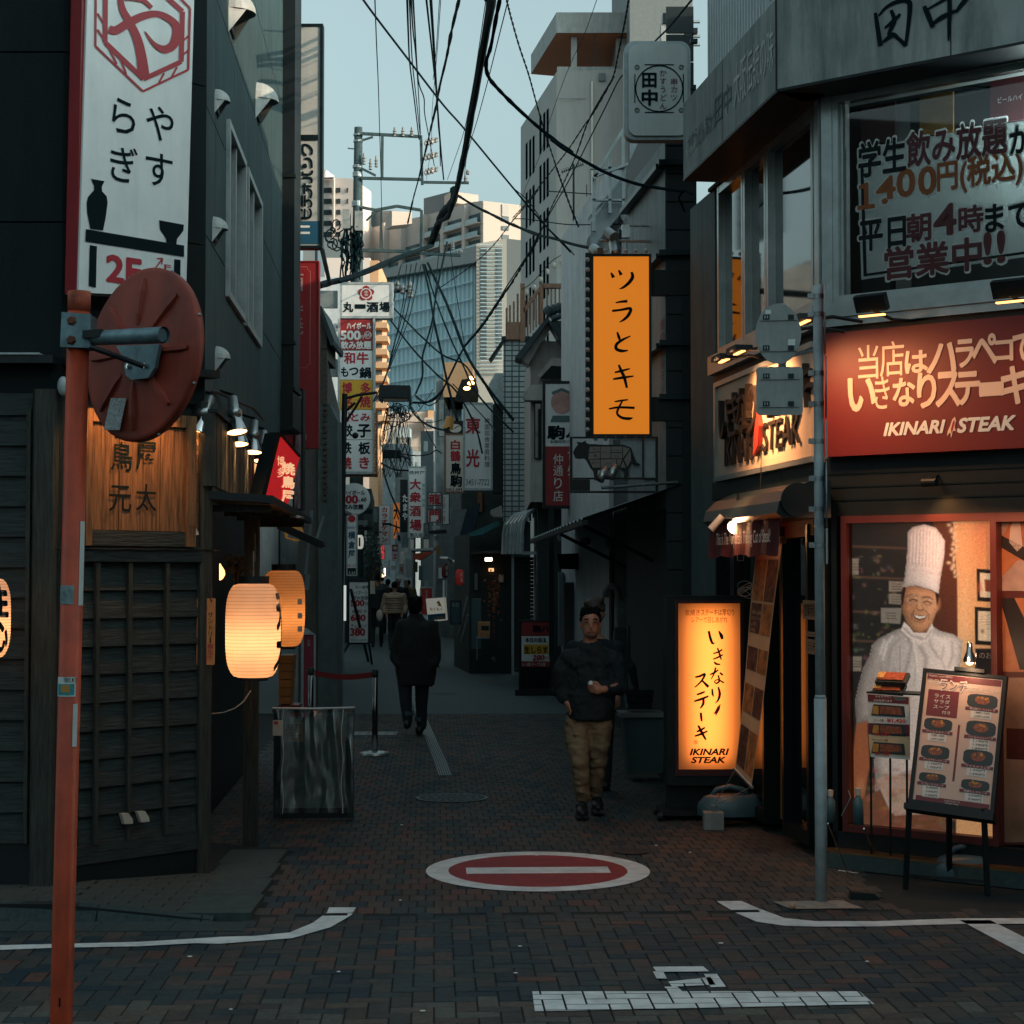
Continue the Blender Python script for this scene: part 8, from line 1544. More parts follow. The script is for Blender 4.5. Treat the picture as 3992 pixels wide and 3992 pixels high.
# street lamp post
b1=gr(1300,2745);b1=gr(1318,2742);tl=thing('street_lamp','dark street lamp post with a box lantern arm over the alley','street lamp',b1);YL=b1.y;F=face(YL)
part('post',MB().tube([at(1316,2742,YL),at(1344,1535,YL)],[.056,.042],8),black,tl)
for pts in(((1352,1552),(1395,1540),(1470,1530)),((1350,1640),(1385,1590),(1410,1545)),((1352,1600),(1385,1570))):part('arm',MB().tube([at(x,y,YL)for x,y in pts],.022,6),black,tl)
part('lamp_box',MB().pprism(F,[(1478,1500),(1598,1502),(1602,1568),(1594,1572),(1592,1550),(1490,1548),(1488,1566),(1476,1560)],-.25,.05),M('lamp housing',(.02,.025,.027),.4,var=.2),tl);part('lamp_glass',MB().pbox(F,1492,1549,1590,1562,-.2,.0),M('dim lamp glass',(.35,.28,.22),.3,var=.2),tl)
part('insulator',MB().ell(at(1385,1698,YL-.1),(.05,.05,.05),10,8),black,tl)
for i,(x0,y0,x1,y1,Y_,lb_)in enumerate(((1490,1754,1562,1798,45,'second box street lamp farther up the alley'),(1491,2039,1523,2050,60,'third street lamp head, dusty, among the far signs'),(1454,2075,1482,2084,66,'smallest street lamp head far on the left'))):F=face(Y_);t=thing('alley_lamp',lb_,'street lamp'.replace('street ',''),F.pt(*F.uv(x0,y1)));part('housing',MB().pprism(F,[(x0,y0),(x1,y0),(x1+1,y1),(x1-3,y1),(x1-4,y1-(y1-y0)*.3),(x0+4,y1-(y1-y0)*.3),(x0,y1)],-.3,0),dark,t);part('arm',MB().tube([F.pt(*F.uv(x1,(y0+y1)/2)),F.pt(*F.uv(x1+40,y0+15+(y1-y0)*.5))],.03,5),black,t)
# ================================================================ UTILITY POLE AND CABLES
F=face(46);up=thing('utility_pole','concrete utility pole with crossarms, insulators and a tangle of cables','utility pole',at(1392,2240,46));Z2=lambda x,y:(1000+x/1.932,y/1.932)
part('pole',MB().tube([at(1388,2250,46),at(1393,1100,46),at(1397,497,46)],[.19,.15,.105],14),polec,up,True)
part('pole_band',MB().tube([at(1396,523,46),at(1396,530,46)],.125,14).tube([at(1396,548,46),at(1396,555,46)],.125,14).tube([at(1394,645,46),at(1394,655,46)],.13,14).tube([at(1394,672,46),at(1394,690,46)],.13,14).tube([at(1392,785,46),at(1392,805,46)],.14,14),steel,up)
def arm2(pts,wd,nm='crossarm',mt=None):
    q=MB();w_=[wd]*len(pts);n=len(pts)
    for i in range(n-1):q.tube([F.pt(*F.uv(*Z2(*pts[i])),.12),F.pt(*F.uv(*Z2(*pts[i+1])),.12)],wd,4)
    part(nm,q,mt or polec,up)
arm2([(795,1015),(1240,1038)],.05);arm2([(800,1065),(880,1040)],.035);arm2([(950,1030),(948,1350)],.05);arm2([(1240,1030),(1250,1400)],.05);arm2([(790,1350),(1240,1360)],.05);arm2([(1240,1380),(1600,1385)],.045);arm2([(800,1570),(900,1590),(1060,1560),(1240,1590)],.05);arm2([(1245,1590),(1240,1885)],.05);arm2([(940,1590),(938,1890)],.045);arm2([(830,1670),(900,1600)],.03);arm2([(790,1890),(1240,1905)],.055);arm2([(1240,1915),(1540,1930)],.05);arm2([(690,1125),(740,1130)],.02);arm2([(800,1280),(900,1330)],.04)
cerm=M('grey ceramic',(.26,.25,.24),.35,var=.2)
def ins(x,y,h=60,w=.055,horiz=False):
    c=F.pt(*F.uv(*Z2(x,y)),.14);ax=Vector((1,0,.25))if horiz else Z;s=h/1.932/FPX*46
    part('insulator',MB().lathe(c,ax,[(.02,0),(w,.05*s),(w*.6,.2*s),(w,.3*s),(w*.6,.45*s),(w,.55*s),(w*.5,.7*s),(w*.6,.85*s),(.015,s)],12),cerm,up)
for x in(1043,1105,1172):ins(x,1040,75)
for x,y in((812,1250),(862,1290),(905,1270)):ins(x,y,90,.05)
for y in(1095,1205,1315):ins(1265,y,110,.07,True);ins(1275,y-22,100,.05,True)
ins(1575,1380,50);ins(1590,1325,40);ins(1480,1890,70);ins(1515,1905,40,.06,True)
bxm=M('grey junction box',(.30,.31,.30),.6,var=.1,dirt=.3)
for a in((1335,815,1364,890),(1383,822,1413,898)):part('junction_box',MB().pbox(F,*a,.1,.4),bxm,up)
rc=random.Random(11);q=MB()
for k in range(34):
    x=rc.uniform(1332,1412);y0,y1=rc.uniform(880,930),rc.uniform(980,1120);P=[at(x+rc.uniform(-10,10),y0+(y1-y0)*i/5,45.7+rc.uniform(-.15,.1))for i in range(6)];q.tube(P,.022,5)
for k in range(10):
    cx_,cy_=rc.uniform(1285,1340),rc.uniform(860,960);r_=rc.uniform(8,24);q.tube([at(cx_+r_*math.cos(t*.7+k),cy_+r_*1.3*math.sin(t*.7+k),45.7)for t in range(8)],.018,5)
part('cable_tangle',q,cablem,up,kind='stuff')
Z3=lambda x,y:(1300+x/1.932,y/1.932);Z4=lambda x,y:(2000+x/1.932,y/1.932);Z6=lambda x,y:(1000+x/1.932,1000+y/1.932);ZB=lambda x,y:(1200+x/2.147,650+y/2.147)
def spl(P,k=5):
    Q=[P[0]]+P+[P[-1]];o=[]
    for i in range(1,len(Q)-2):
        for j in range(k):t=j/k;o.append(.5*((2*Q[i])+(-Q[i-1]+Q[i+1])*t+(2*Q[i-1]-5*Q[i]+4*Q[i+1]-Q[i+2])*t*t+(-Q[i-1]+3*Q[i]-3*Q[i+1]+Q[i+2])*t**3))
    return o+[P[-1]]
def cable(label,zf,pts,d0,d1,r,lumpy=0,twist=False,group='overhead cables over the alley'):
    pts=[(pts[0][0]+(pts[0][0]-pts[1][0])*.5,pts[0][1]+(pts[0][1]-pts[1][1])*.5)]+list(pts)if pts[0][1]<=30 and pts[0][1]<pts[1][1]else list(pts)
    n=len(pts);P=[at(*zf(*p),d0+(d1-d0)*i/(n-1))for i,p in enumerate(pts)];S_=spl(P);q=MB()
    if twist:
        for ph in(0,math.pi):q.tube([p+Vector((math.cos(i*1.6+ph),0,math.sin(i*1.6+ph)))*r*.9 for i,p in enumerate(spl(P,9))],r*.75,5)
    else:q.tube(S_,[r*(1+lumpy*rc.uniform(-.6,.9))for _ in S_],7)
    return single('overhead_cable',q,cablem,label,'cable',group)
cable('thin straight cable dropping steeply on the far left of the sky',Z3,[(312,0),(325,350),(338,650),(348,1000),(358,1350),(370,1880)],16,44,.008)
cable('cable crossing the sky diagonally from top left down to the right',Z3,[(225,0),(320,130),(580,470),(775,725),(860,830),(985,970),(1300,1352),(1560,1660),(1830,1945)],20,28,.014)
for i,pts in enumerate(([(555,0),(563,240),(575,480),(610,760),(645,1050)],[(573,0),(582,240),(596,490),(630,800),(655,1040)],[(585,0),(600,240),(618,400),(640,700),(655,1010)],[(600,0),(612,200),(638,600),(682,740),(686,850),(715,1010),(760,1250)])):cable(('leftmost','second','third','last, kinked')[i]+' of four close cables running from the top edge to the pole arm',Z3,pts,15,45,.011 if i else .014)
cable('left one of two thick cables meeting above the pole insulators',Z3,[(700,0),(735,320),(760,560),(778,740),(790,950),(800,1060),(805,1250)],15,45,.012);cable('right one of two thick cables meeting above the pole insulators',Z3,[(733,0),(750,260),(768,560),(780,760),(798,1000),(815,1200),(830,1352)],15,45,.018)
cable('hair-thin wire left of the lumpy cable',Z3,[(808,0),(780,400),(758,650),(742,860),(735,1100),(700,1352)],16,46,.005);cable('second hair-thin wire beside the lumpy cable',Z3,[(798,0),(772,400),(750,600)],16,30,.005)
cable('lumpy cable with clips leaning left down to the pole',Z3,[(945,0),(890,230),(850,440),(800,650),(775,790),(735,960),(695,1130),(640,1352),(600,1500),(560,1680)],15,45,.018,.5)
big=cable('thickest black cable bundle sweeping down from the top centre',Z3,[(1190,0),(1165,150),(1100,520),(1050,800),(1000,1080),(960,1280),(930,1420),(905,1510)],14,32,.045,.12)
cable('lashed strand wrapped along the thickest bundle',Z3,[(1150,0),(1160,60),(1110,400),(1040,780),(985,1080),(935,1352),(918,1460)],13.8,31,.012,.8)
cable('lower part of the thick bundle twisting down past the balcony block',ZB,[(1225,200),(1215,290),(1130,390),(1075,530),(1030,640)],32,38,.075,.25);cable('side strand of the twisting bundle over the balcony block',ZB,[(1240,210),(1200,340),(1170,420),(1090,470),(1060,560),(1045,660)],32,38,.04,.5)
cable('thick bundle running left from the knot to the red sign wall',ZB,[(1045,655),(930,700),(800,745),(640,810),(480,880),(330,935),(200,965),(90,995)],38,22,.045,.12);cable('thinner cable riding above the left-hand bundle',ZB,[(1040,670),(860,735),(640,830),(450,905),(260,965)],38,24,.022,.2)
cable('bundle splitting off to the right over the sky towards the grey sign band',Z3,[(1252,0),(1225,130),(1185,350),(1150,470),(1165,570),(1230,660),(1400,830),(1600,1005),(1800,1150)],14,16,.016,.3);cable('continuation of the right-hand bundle sagging to the grey sign band',Z4,[(285,1050),(420,1145),(640,1270),(780,1335),(950,1390),(1120,1420),(1290,1442)],15.5,15,.014,.15)
cable('companion wire of the right-hand bundle',Z4,[(0,775),(150,920),(300,1060),(500,1190),(680,1300),(900,1375),(1200,1432)],16,15.1,.006)
for i,(pts,r)in enumerate((([(1148,0),(1100,330),(1050,650),(985,980),(920,1180),(858,1352)],.006),([(1308,30),(1240,300),(1165,600),(1090,880),(1035,1060),(1000,1200),(985,1352)],.007),([(1160,0),(1060,620),(990,1000),(975,1150)],.005))):cable(('thin wire just left of the thickest bundle','thin wire just right of the thickest bundle','wire hugging the thickest bundle')[i],Z3,pts,16,40,r)
cable('twisted cable falling across the pale tower',Z3,[(1305,0),(1340,140),(1400,350),(1470,560),(1525,760),(1590,990),(1650,1170),(1720,1380)],16,26,.008,0,True);cable('lower end of the twisted cable in front of the tower',Z4,[(330,1270),(380,1410),(450,1600),(520,1770),(570,1890)],25,28,.011,0,True)
cable('upper twisted pair crossing left of the rounded sign',Z4,[(872,0),(840,180),(790,420),(745,600),(600,860),(540,940),(420,1120),(320,1250),(210,1390),(100,1530),(0,1640)],14,34,.008,0,True);cable('second twisted pair left of the rounded sign',Z4,[(760,580),(650,760),(560,930),(470,1180),(380,1380),(290,1560),(200,1760),(110,1932)],18,34,.008,0,True)
cable('plain black cable passing in front of the rounded sign corner',Z4,[(1345,0),(1180,200),(1050,330),(900,490),(800,600),(700,800),(560,1080),(420,1360),(250,1660),(130,1932)],12,32,.009)
cable('thin line from the top crossing the tower front',Z4,[(630,0),(540,250),(400,560),(280,900),(200,1180),(100,1400),(50,1560)],20,44,.005)
cable('cable sagging right from the pole to the roof spotlights',ZB,[(1255,240),(1400,330),(1560,410),(1720,490),(1932,570)],34,28,.022,.3);cable('lower end of the cable to the roof spotlights',Z4,[(0,1690),(150,1760),(300,1795),(450,1840),(600,1872)],28,22,.02,.15)
cable('thin level wire across the tower to the flood lamps',Z4,[(0,1650),(100,1650),(400,1690),(640,1690),(830,1690),(1100,1720),(1340,1755)],30,20,.008);cable('short diagonal wire low on the tower',Z4,[(0,1415),(120,1520),(240,1690),(380,1830),(460,1920)],28,26,.008)
cable('wavy telephone wire from the roofs up across the balcony block',ZB,[(1932,190),(1830,320),(1700,470),(1560,650),(1380,820),(1200,950),(1080,1030)],26,40,.008,0,True)
cable('black double cable climbing right behind the deck',ZB,[(1932,600),(1830,770),(1700,980),(1500,1280),(1390,1420),(1310,1500)],24,34,.012,0,True);cable('second cable climbing right behind the deck',ZB,[(1932,560),(1850,720),(1660,1010),(1480,1310),(1330,1490)],24,34,.010)
cf=[('thick cable fanning down right from the knot',[(1290,50),(1360,200),(1430,350),(1500,530),(1560,690),(1640,840),(1760,1010),(1932,1230)],.030),('cable falling from the knot to the sake sign',[(1255,60),(1300,260),(1340,500),(1390,720),(1440,960),(1510,1230)],.024),('middle cable of the fan towards the phone number sign',[(1268,60),(1340,300),(1450,590),(1560,830),(1640,1000),(1760,1150),(1932,1320)],.018),
      ('cable leaving the pub name sign to the tan roof box',[(1025,380),(1150,510),(1240,600),(1400,740),(1560,810),(1640,920)],.018),('long cable crossing from the pub name sign to the phone number sign',[(1010,480),(1180,700),(1360,890),(1500,1010),(1640,1260),(1700,1480)],.018),('cable arching over the tan roof box',[(1932,190),(1840,310),(1680,540),(1560,690),(1430,950),(1380,1030),(1290,1095),(1180,1100)],.022),('sagging cable below the street lamp box',[(1150,1120),(1200,1200),(1290,1270),(1400,1305),(1450,1290)],.02),
      ('lumpy cable dropping right of centre',[(1410,10),(1360,250),(1320,500),(1280,640),(1250,760),(1250,900),(1200,1030)],.02),('thin cable down the middle of the glass block',[(1370,0),(1350,250),(1330,520),(1300,680)],.010),('steep wire in front of the louvred stair tower',[(1470,30),(1500,250),(1540,500),(1565,660)],.008),
      ('first of the wires fanning left under the knot',[(1130,60),(1110,300),(1060,560),(1000,820),(930,1020),(890,1090)],.010),('second of the wires fanning left under the knot',[(1165,60),(1130,300),(1090,480),(1030,680),(980,880),(925,1010)],.010),('third of the wires fanning left under the knot',[(1205,50),(1160,300),(1110,500),(1050,680),(960,930),(880,1090)],.012),('fourth of the wires fanning left under the knot',[(1240,60),(1190,300),(1130,520),(1060,690),(1000,850)],.010),('fifth wire, nearest to the pub name sign edge',[(1090,60),(1060,180),(1035,330)],.012),
      ('first thin wire below the street lamp box',[(1060,1115),(1030,1250),(990,1400),(955,1470)],.012),('second thin wire below the street lamp box',[(1085,1110),(1080,1250),(1060,1400),(1040,1550)],.010),('slanting cable low over the alley mouth',[(940,1555),(1000,1590),(1060,1608),(1140,1612)],.02),('diagonal black cable beside the tall white pub sign',[(950,1600),(1000,1760),(1060,1900),(1085,1960)],.02),('wire from the lamp box to the sunlit end wall',[(1150,1110),(1230,1220),(1300,1350),(1350,1440)],.009),('criss-cross wire before the sunlit wall',[(1330,1000),(1230,1150),(1100,1250),(950,1320)],.008),('level wire before the sunlit wall',[(940,1240),(1100,1245),(1300,1250),(1400,1230)],.008),('sagging wire over the far signs',[(1090,1485),(1200,1500),(1300,1490),(1350,1460),(1390,1480)],.012),
      ('wire crossing the phone number sign',[(1480,960),(1620,1110),(1760,1265),(1800,1320)],.012),('cable slung along the mosaic wall',[(1932,1240),(1850,1180),(1770,1050),(1700,920)],.02),('loop of cable over the lamp box',[(1190,1040),(1270,1095),(1340,1080),(1400,1010),(1430,950)],.014),('second loop of cable over the lamp box',[(1200,1060),(1290,1120),(1360,1090),(1410,1000)],.012),('thin cable along the ribbed grey house',[(440,1430),(480,1560),(560,1680),(640,1730)],.014)]
for l,pts,r in cf:cable(l,Z6,pts,40,34,r,.15)
cable('black cable coming out of the dark wall beside the grey sign band',Z4,[(1350,1462),(1290,1440),(1250,1490),(1280,1560),(1290,1590)],15,15.5,.010)
q=MB()
for k in range(24):
    cx_,cy_=rc.gauss(1555,26),rc.gauss(1600,34);r_=rc.uniform(6,20);q.tube([at(cx_+r_*math.cos(t*.8+k),cy_+r_*math.sin(t*.8+k),44+k*.1)for t in range(7)],.014,4)
for k in range(26):
    x=rc.uniform(1500,1580);q.tube([at(x,1590,50),at(x+rc.uniform(-40,30),1700+rc.uniform(-20,60),55),at(x+rc.uniform(-60,60),1860,60)],.011,4)
o=single('cable_thicket',q,cablem,'thicket of thin looping wires in front of the sunlit end wall','wires');o['kind']='stuff'
# second transformer cluster right of the pub name sign
t=thing('insulator_cluster','cluster of ceramic insulators right of the pub name sign','insulators',at(1560,1130,48));F=face(48)
for x,y in((1547,1115),(1570,1130),(1598,1120),(1598,1145)):c=at(x,y,48);part('insulator',MB().lathe(c,Z,[(.03,-.12),(.10,-.08),(.06,-.02),(.10,.04),(.06,.1),(.02,.16)],10),cerm,t)
part('bar',MB().tube([at(1535,1138,48),at(1612,1132,48)],.04,5),darkmetal,t)
t=thing('roof_antennas','thin rooftop aerials in front of the pale tower','antenna',at(2235,1000,30));q=MB();q.tube([at(2236,640,30),at(2236,1000,30)],.02,5).tube([at(2130,745,30),at(2330,758,30)],.012,4).tube([at(2287,720,30),at(2287,765,30)],.01,4)
for k in range(11):q.tube([at(2190+k*8,668-k*3-8,30),at(2194+k*8,668-k*3+9,30)],.008,4)
q.tube([at(2188,672,30),at(2275,640,30)],.012,4);part('aerial',q,darkmetal,t)
t=thing('street_floodlights','cluster of grey cylinder floodlights and a box above the orange sign','floodlight',at(2410,960,18))
for(a,b)in(((2368,905),(2395,925)),((2392,935),(2402,985)),((2312,970),(2335,985))):part('cylinder',MB().tube([at(*a,18),at(*b,17.9)],.055,14),lampmet,t)
part('box',MB().pbox(face(18),2424,875,2456,925,-.1,0),lampmet,t);part('mast',MB().pbox(face(18),2412,895,2423,985,-.06,-.01),black,t);part('bar',MB().tube([at(2342,938,18),at(2560,942,18)],.014,6).tube([at(2455,880,18),at(2600,885,18)],.01,6),steel,t)
# ================================================================ PEOPLE
def limb(mb,pts,rad,n=14):
    for i,(p,r)in enumerate(zip(pts,rad)):
        mb.ell(p,(r,r,r),n,8)
        if i:mb.tube([pts[i-1],p],[rad[i-1],r],n)
def fuse(name,mb,mat,parent,vox=.012,sm=3,fold=0,fs_=7,zs=.5):
    me=mesh(name,mb,mat);o=bpy.data.objects.new(name,me);COL.objects.link(o);r=o.modifiers.new('r','REMESH');r.mode='VOXEL';r.voxel_size=vox;r.use_smooth_shade=True
    s=o.modifiers.new('s','SMOOTH');s.iterations=sm;s.factor=.5
    dg=bpy.context.evaluated_depsgraph_get();dg.update();m2=bpy.data.meshes.new_from_object(o.evaluated_get(dg));bpy.data.objects.remove(o);m2.shade_smooth();m2.name=name
    if fold:
        for v in m2.vertices:p=v.co;k_=abs(noise.noise(Vector((p.x*fs_,p.y*fs_,p.z*fs_*zs+p.x*4))))+.5*abs(noise.noise(Vector((p.x*fs_*2.2,p.y*fs_*2.2,p.z*fs_*2*zs))+Vector((9,3,1))));v.co=p-v.normal*fold*(.9-k_*2)
    if not m2.materials:m2.materials.append(mat)
    return ob(name,m2,parent)
def hand(mb,w,d,side,curl=.6,s=1.0):                # wrist, pointing direction, thumb side
    d=d.normalized();side=side.normalized();nn=d.cross(side)
    mb.ell(w+d*.045*s,(.038*s,.030*s,.042*s),12,8);mb.tube([w-d*.02,w+d*.03],[.027*s,.030*s],10)
    for k,(o,L)in enumerate(((.030,.070),(.010,.078),(-.010,.073),(-.028,.058))):
        a=w+d*.075*s+side*o*s;b=a+(d*math.cos(curl*.5)+nn*math.sin(curl*.5))*L*.5*s;c=b+(d*math.cos(curl*1.4)+nn*math.sin(curl*1.4))*L*.5*s
        limb(mb,[a,b,c],[.0095*s,.009*s,.0078*s],8)
    a=w+d*.03*s+side*.03*s;limb(mb,[a,a+(d*.6+side*.8).normalized()*.03*s,a+(d*.8+side*.45+nn*.4).normalized()*.058*s],[.012*s,.010*s,.009*s],8)
V=Vector
hair_m=M('black hair',(.010,.009,.009),.9,var=.6,scale=60,bump=1,stretch=(1,1,.3),spec=.1);swm=M('black knit jumper',(.010,.014,.018),.85,var=.35,scale=30,bump=.6);khaki=M('khaki trousers',(.20,.145,.085),.85,var=.22,scale=9,bump=.7);shoe=M('black shoe',(.012,.014,.015),.5)
# -- the man walking towards the viewer
YM=14.8;q=lambda x,y,d=0:at(x,y,YM+d);B0=gr(2285,3163)
t=thing('person','man in black jumper and khaki trousers walking towards the viewer','person',B0)
m=MB();H_=q(2302,2432)
m.ell(H_+V((0,0,.03)),(.078,.096,.095),20,14);m.ell(H_+V((0,-.015,-.045)),(.066,.078,.078),20,12);m.ell(H_+V((0,-.048,-.098)),(.036,.036,.028),12,8);m.ell(H_+V((0,-.10,-.022)),(.013,.02,.022),10,8)
m.tube([H_+V((0,-.088,.02)),H_+V((0,-.106,-.02))],[.009,.013],8)
for s in(-1,1):m.ell(H_+V((s*.079,.0,-.012)),(.012,.020,.030),10,8)
m.tube([H_+V((0,.015,-.06)),H_+V((0,.02,-.20))],[.055,.062],16)
sh_l,el_l,wr_l=q(2208,2570),q(2182,2680,.04),q(2216,2745,-.06);sh_r,el_r,wr_r=q(2396,2570),q(2420,2672,-.04),q(2352,2688,-.20)
m.ell(q(2302,2640,.02),(.15,.10,.22),16,10);m.ell(q(2300,2790,.02),(.14,.10,.12),16,10)
limb(m,[sh_l,el_l,wr_l],[.05,.042,.03]);limb(m,[sh_r,el_r,wr_r],[.05,.042,.03])
hand(m,wr_l,V((.42,.28,-.9)),V((0,-1,0)),.3);hand(m,wr_r,V((-.93,-.25,.05)),V((0,-.3,.9)),1.1,1.05)
hip_l,hip_r=q(2258,2830),q(2338,2830);kn_l,kn_r=q(2262,2960,-.12),q(2330,2960,.05);an_l,an_r=q(2270,3110,-.05),q(2322,3090,.18)
limb(m,[hip_l,kn_l,an_l],[.07,.042,.032]);limb(m,[hip_r,kn_r,an_r],[.07,.042,.032])
fuse('body',m,skin,t,.0085)
m=MB();c=H_+V((0,.014,.062));m.ell(c,(.087,.098,.080),20,12);m.ell(H_+V((0,.04,.0)),(.083,.075,.075),16,10)
for k in range(14):a=k*.9;m.ell(c+V((.064*math.cos(a),.064*math.sin(a)-.004,.052+.012*math.sin(k*2.3))),(.026,.026,.020),8,6)
for s in(-1,1):m.ell(H_+V((s*.078,.0,.030)),(.013,.03,.03),8,6)
for k in range(7):m.ell(H_+V((-.055+k*.018,-.070+abs(k-3)*.006,.100-.006*(k%2))),(.014,.020,.016),8,6)
fuse('hair',m,hair_m,t,.007,1,.008,34,.5)
dkf=M('dark facial detail',(.02,.012,.01),.6,var=0)
for s in(-1,1):
    part('eyebrow',MB().tube([H_+V((s*.018,-.097,.038)),H_+V((s*.035,-.095,.043)),H_+V((s*.054,-.082,.036))],.0045,6),hair_m,t);part('eye',MB().ell(H_+V((s*.034,-.091,.016)),(.013,.006,.0055),10,6),dkf,t)
part('mouth',MB().ell(H_+V((0,-.092,-.062)),(.026,.007,.0055),12,6),M('lips',(.22,.08,.06),.5,var=0),t);part('stubble',MB().ell(H_+V((0,-.050,-.088)),(.047,.047,.030),14,8),M('stubble shade',(.16,.08,.055),.7,var=.2),t)
m=MB();m.ell(q(2302,2552,.01),(.17,.115,.085),20,12);m.ell(q(2302,2580,.01),(.235,.13,.09),20,12);m.ell(q(2304,2660,.01),(.210,.14,.25),20,14);m.ell(q(2300,2760,.01),(.19,.14,.17),20,12);m.tube([q(2298,2700),q(2296,2806)],[.195,.185],22)
m.tube([q(2302,2530,.02),q(2302,2502,.018)],[.125,.078],18)
limb(m,[q(2212,2566),q(2190,2625,.02),q(2186,2690,.04),q(2200,2722,-.03)],[.072,.080,.072,.056]);limb(m,[q(2393,2566),q(2415,2625),q(2412,2680,-.04),q(2362,2688,-.16)],[.072,.080,.072,.052])
for k in range(7):a=q(2230+24*k,2590+(k*53)%170,-.13+.006*abs(k-3));m.tube([a,a+V((.07-.02*(k%3),0,-.09))],[.012,.004],8)
jb=fuse('jumper',m,swm,t,.012,3,.016,6,1.2)
m=MB();limb(m,[q(2254,2822),q(2252,2900,-.06),q(2262,2965,-.12),q(2266,3040,-.09),q(2272,3108,-.05)],[.115,.100,.080,.072,.066]);limb(m,[q(2338,2822),q(2334,2900,.02),q(2330,2965,.05),q(2325,3040,.12),q(2322,3085,.17)],[.115,.100,.078,.070,.062]);m.ell(q(2296,2800,.01),(.185,.135,.12),18,10)
for k in range(9):a=q(2235+10*(k%3),2860+k*28,-.15);m.tube([a,a+V((.09,-.0,-.03+.02*(k%2)))],[.016,.006],8)
fuse('trousers',m,khaki,t,.012,3,.015,6,2.0)
for x,y,d in((2268,3146,-.12),(2328,3122,.12)):c=q(x,y,d);m=MB();m.ell(V((c.x,c.y-.06,.055 if d<0 else .075)),(.052,.14,.045),14,8);m.ell(V((c.x,c.y+.03,.085 if d<0 else .1)),(.05,.07,.05),12,8);m.wbox(c.x-.05,c.x+.05,c.y-.18,c.y+.1,.004 if d<0 else .02,.03 if d<0 else .05);fuse('shoe',m,shoe,t,.011,2)
single('white_cup_lid',MB().ell(q(2303,2664,-.28),(.022,.022,.022),12,8),wht,'small white object held in the walking man\'s raised hand','small object',smooth=True)
# -- the man walking away in a long coat
YM=22.2;q=lambda x,y,d=0:at(x,y,YM+d);B0=gr(1625,2862);t=thing('person','man in a long dark brown coat and rolled jeans walking away up the alley','person',B0);coat=M('dark brown wool coat',(.020,.014,.013),.9,var=.3,scale=14,bump=.4);jean=M('dark jeans',(.010,.016,.022),.85,var=.3)
m=MB();H_=q(1618,2362);m.ell(H_,(.078,.095,.115),18,12);m.tube([H_,H_-Z*.2],[.05,.06],12)
for s in(-1,1):m.ell(H_+V((s*.083,.0,-.03)),(.014,.022,.034),10,8)
m.ell(q(1622,2480),(.15,.1,.25),14,10);limb(m,[q(1578,2650),q(1582,2740,-.04),q(1589,2820,-.06)],[.06,.03,.026]);limb(m,[q(1646,2650),q(1643,2750,.05),q(1644,2835,.05)],[.06,.03,.026]);limb(m,[q(1560,2440),q(1553,2520),q(1575,2560,-.02)],[.05,.035,.026]);limb(m,[q(1680,2440),q(1688,2520),q(1670,2560,-.02)],[.05,.035,.026]);hand(m,q(1578,2560,-.0),V((.5,.1,-.8)),V((0,-1,0)));hand(m,q(1668,2560,-.0),V((-.5,.1,-.8)),V((0,-1,0)));fuse('body',m,skin,t,.011)
m=MB();m.ell(H_+V((0,-.005,.03)),(.095,.108,.105),18,12);m.ell(H_+V((0,-.03,-.02)),(.088,.08,.09),16,10)
for k in range(18):m.ell(H_+V((.075*math.cos(k*1.1),-.05+.04*math.sin(k*2),.05+.05*math.sin(k*.7))),(.028,.028,.026),8,6)
fuse('hair',m,hair_m,t,.011,2)
m=MB();C2=lambda x,y,rx,ry:(q(x,y),rx,ry)
sec=[(1622,2395,.07,.07),(1622,2418,.15,.10),(1624,2440,.23,.13),(1624,2490,.26,.15),(1622,2560,.265,.16),(1621,2620,.255,.165),(1622,2672,.235,.16)]
P=[];n=22
for x,y,rx,ry in sec:
    c=q(x,y);P+=[c+V((rx*math.cos(2*math.pi*k/n),ry*math.sin(2*math.pi*k/n),0))for k in range(n)]
m.add(P,[(i*n+k,i*n+(k+1)%n,(i+1)*n+(k+1)%n,(i+1)*n+k)for i in range(len(sec)-1)for k in range(n)]+[tuple(range(n-1,-1,-1)),tuple((len(sec)-1)*n+k for k in range(n))])
limb(m,[q(1566,2440),q(1550,2500),q(1545,2560),q(1560,2590,-.06)],[.085,.085,.08,.07]);limb(m,[q(1682,2440),q(1694,2500),q(1698,2560),q(1684,2590,-.06)],[.085,.085,.08,.07]);m.lathe(q(1619,2405),Z,[(.06,-.02),(.085,.0),(.085,.035),(.065,.04)],20)
fuse('coat',m,coat,t,.014,3,.014,5,.4)
for a,b in(([q(1578,2650),q(1582,2740,-.04),q(1589,2806,-.06)],[.095,.075,.062]),([q(1646,2650),q(1643,2750,.05),q(1644,2828,.05)],[.095,.075,.064])):m=MB();limb(m,a,b);fuse('trouser_leg',m,jean,t,.014,2)
for x,y,d,lift in((1588,2838,-.06,.08),(1635,2858,.05,0)):
    c=q(x,y,d);part('cuff',MB().lathe(V((c.x+.01,c.y,.17+lift)),Z,[(.066,0),(.068,.05)],16),M('rolled denim',(.05,.09,.11),.8),t);part('sock',MB().tube([V((c.x,c.y,.06+lift)),V((c.x+.006,c.y,.17+lift))],.036,12),cream,t,True)
    m=MB();m.ell(V((c.x,c.y+.04,.05+lift)),(.052,.14,.045),14,8);m.ell(V((c.x,c.y-.05,.06+lift)),(.05,.06,.06),12,8);fuse('shoe',m,shoe,t,.012,2)
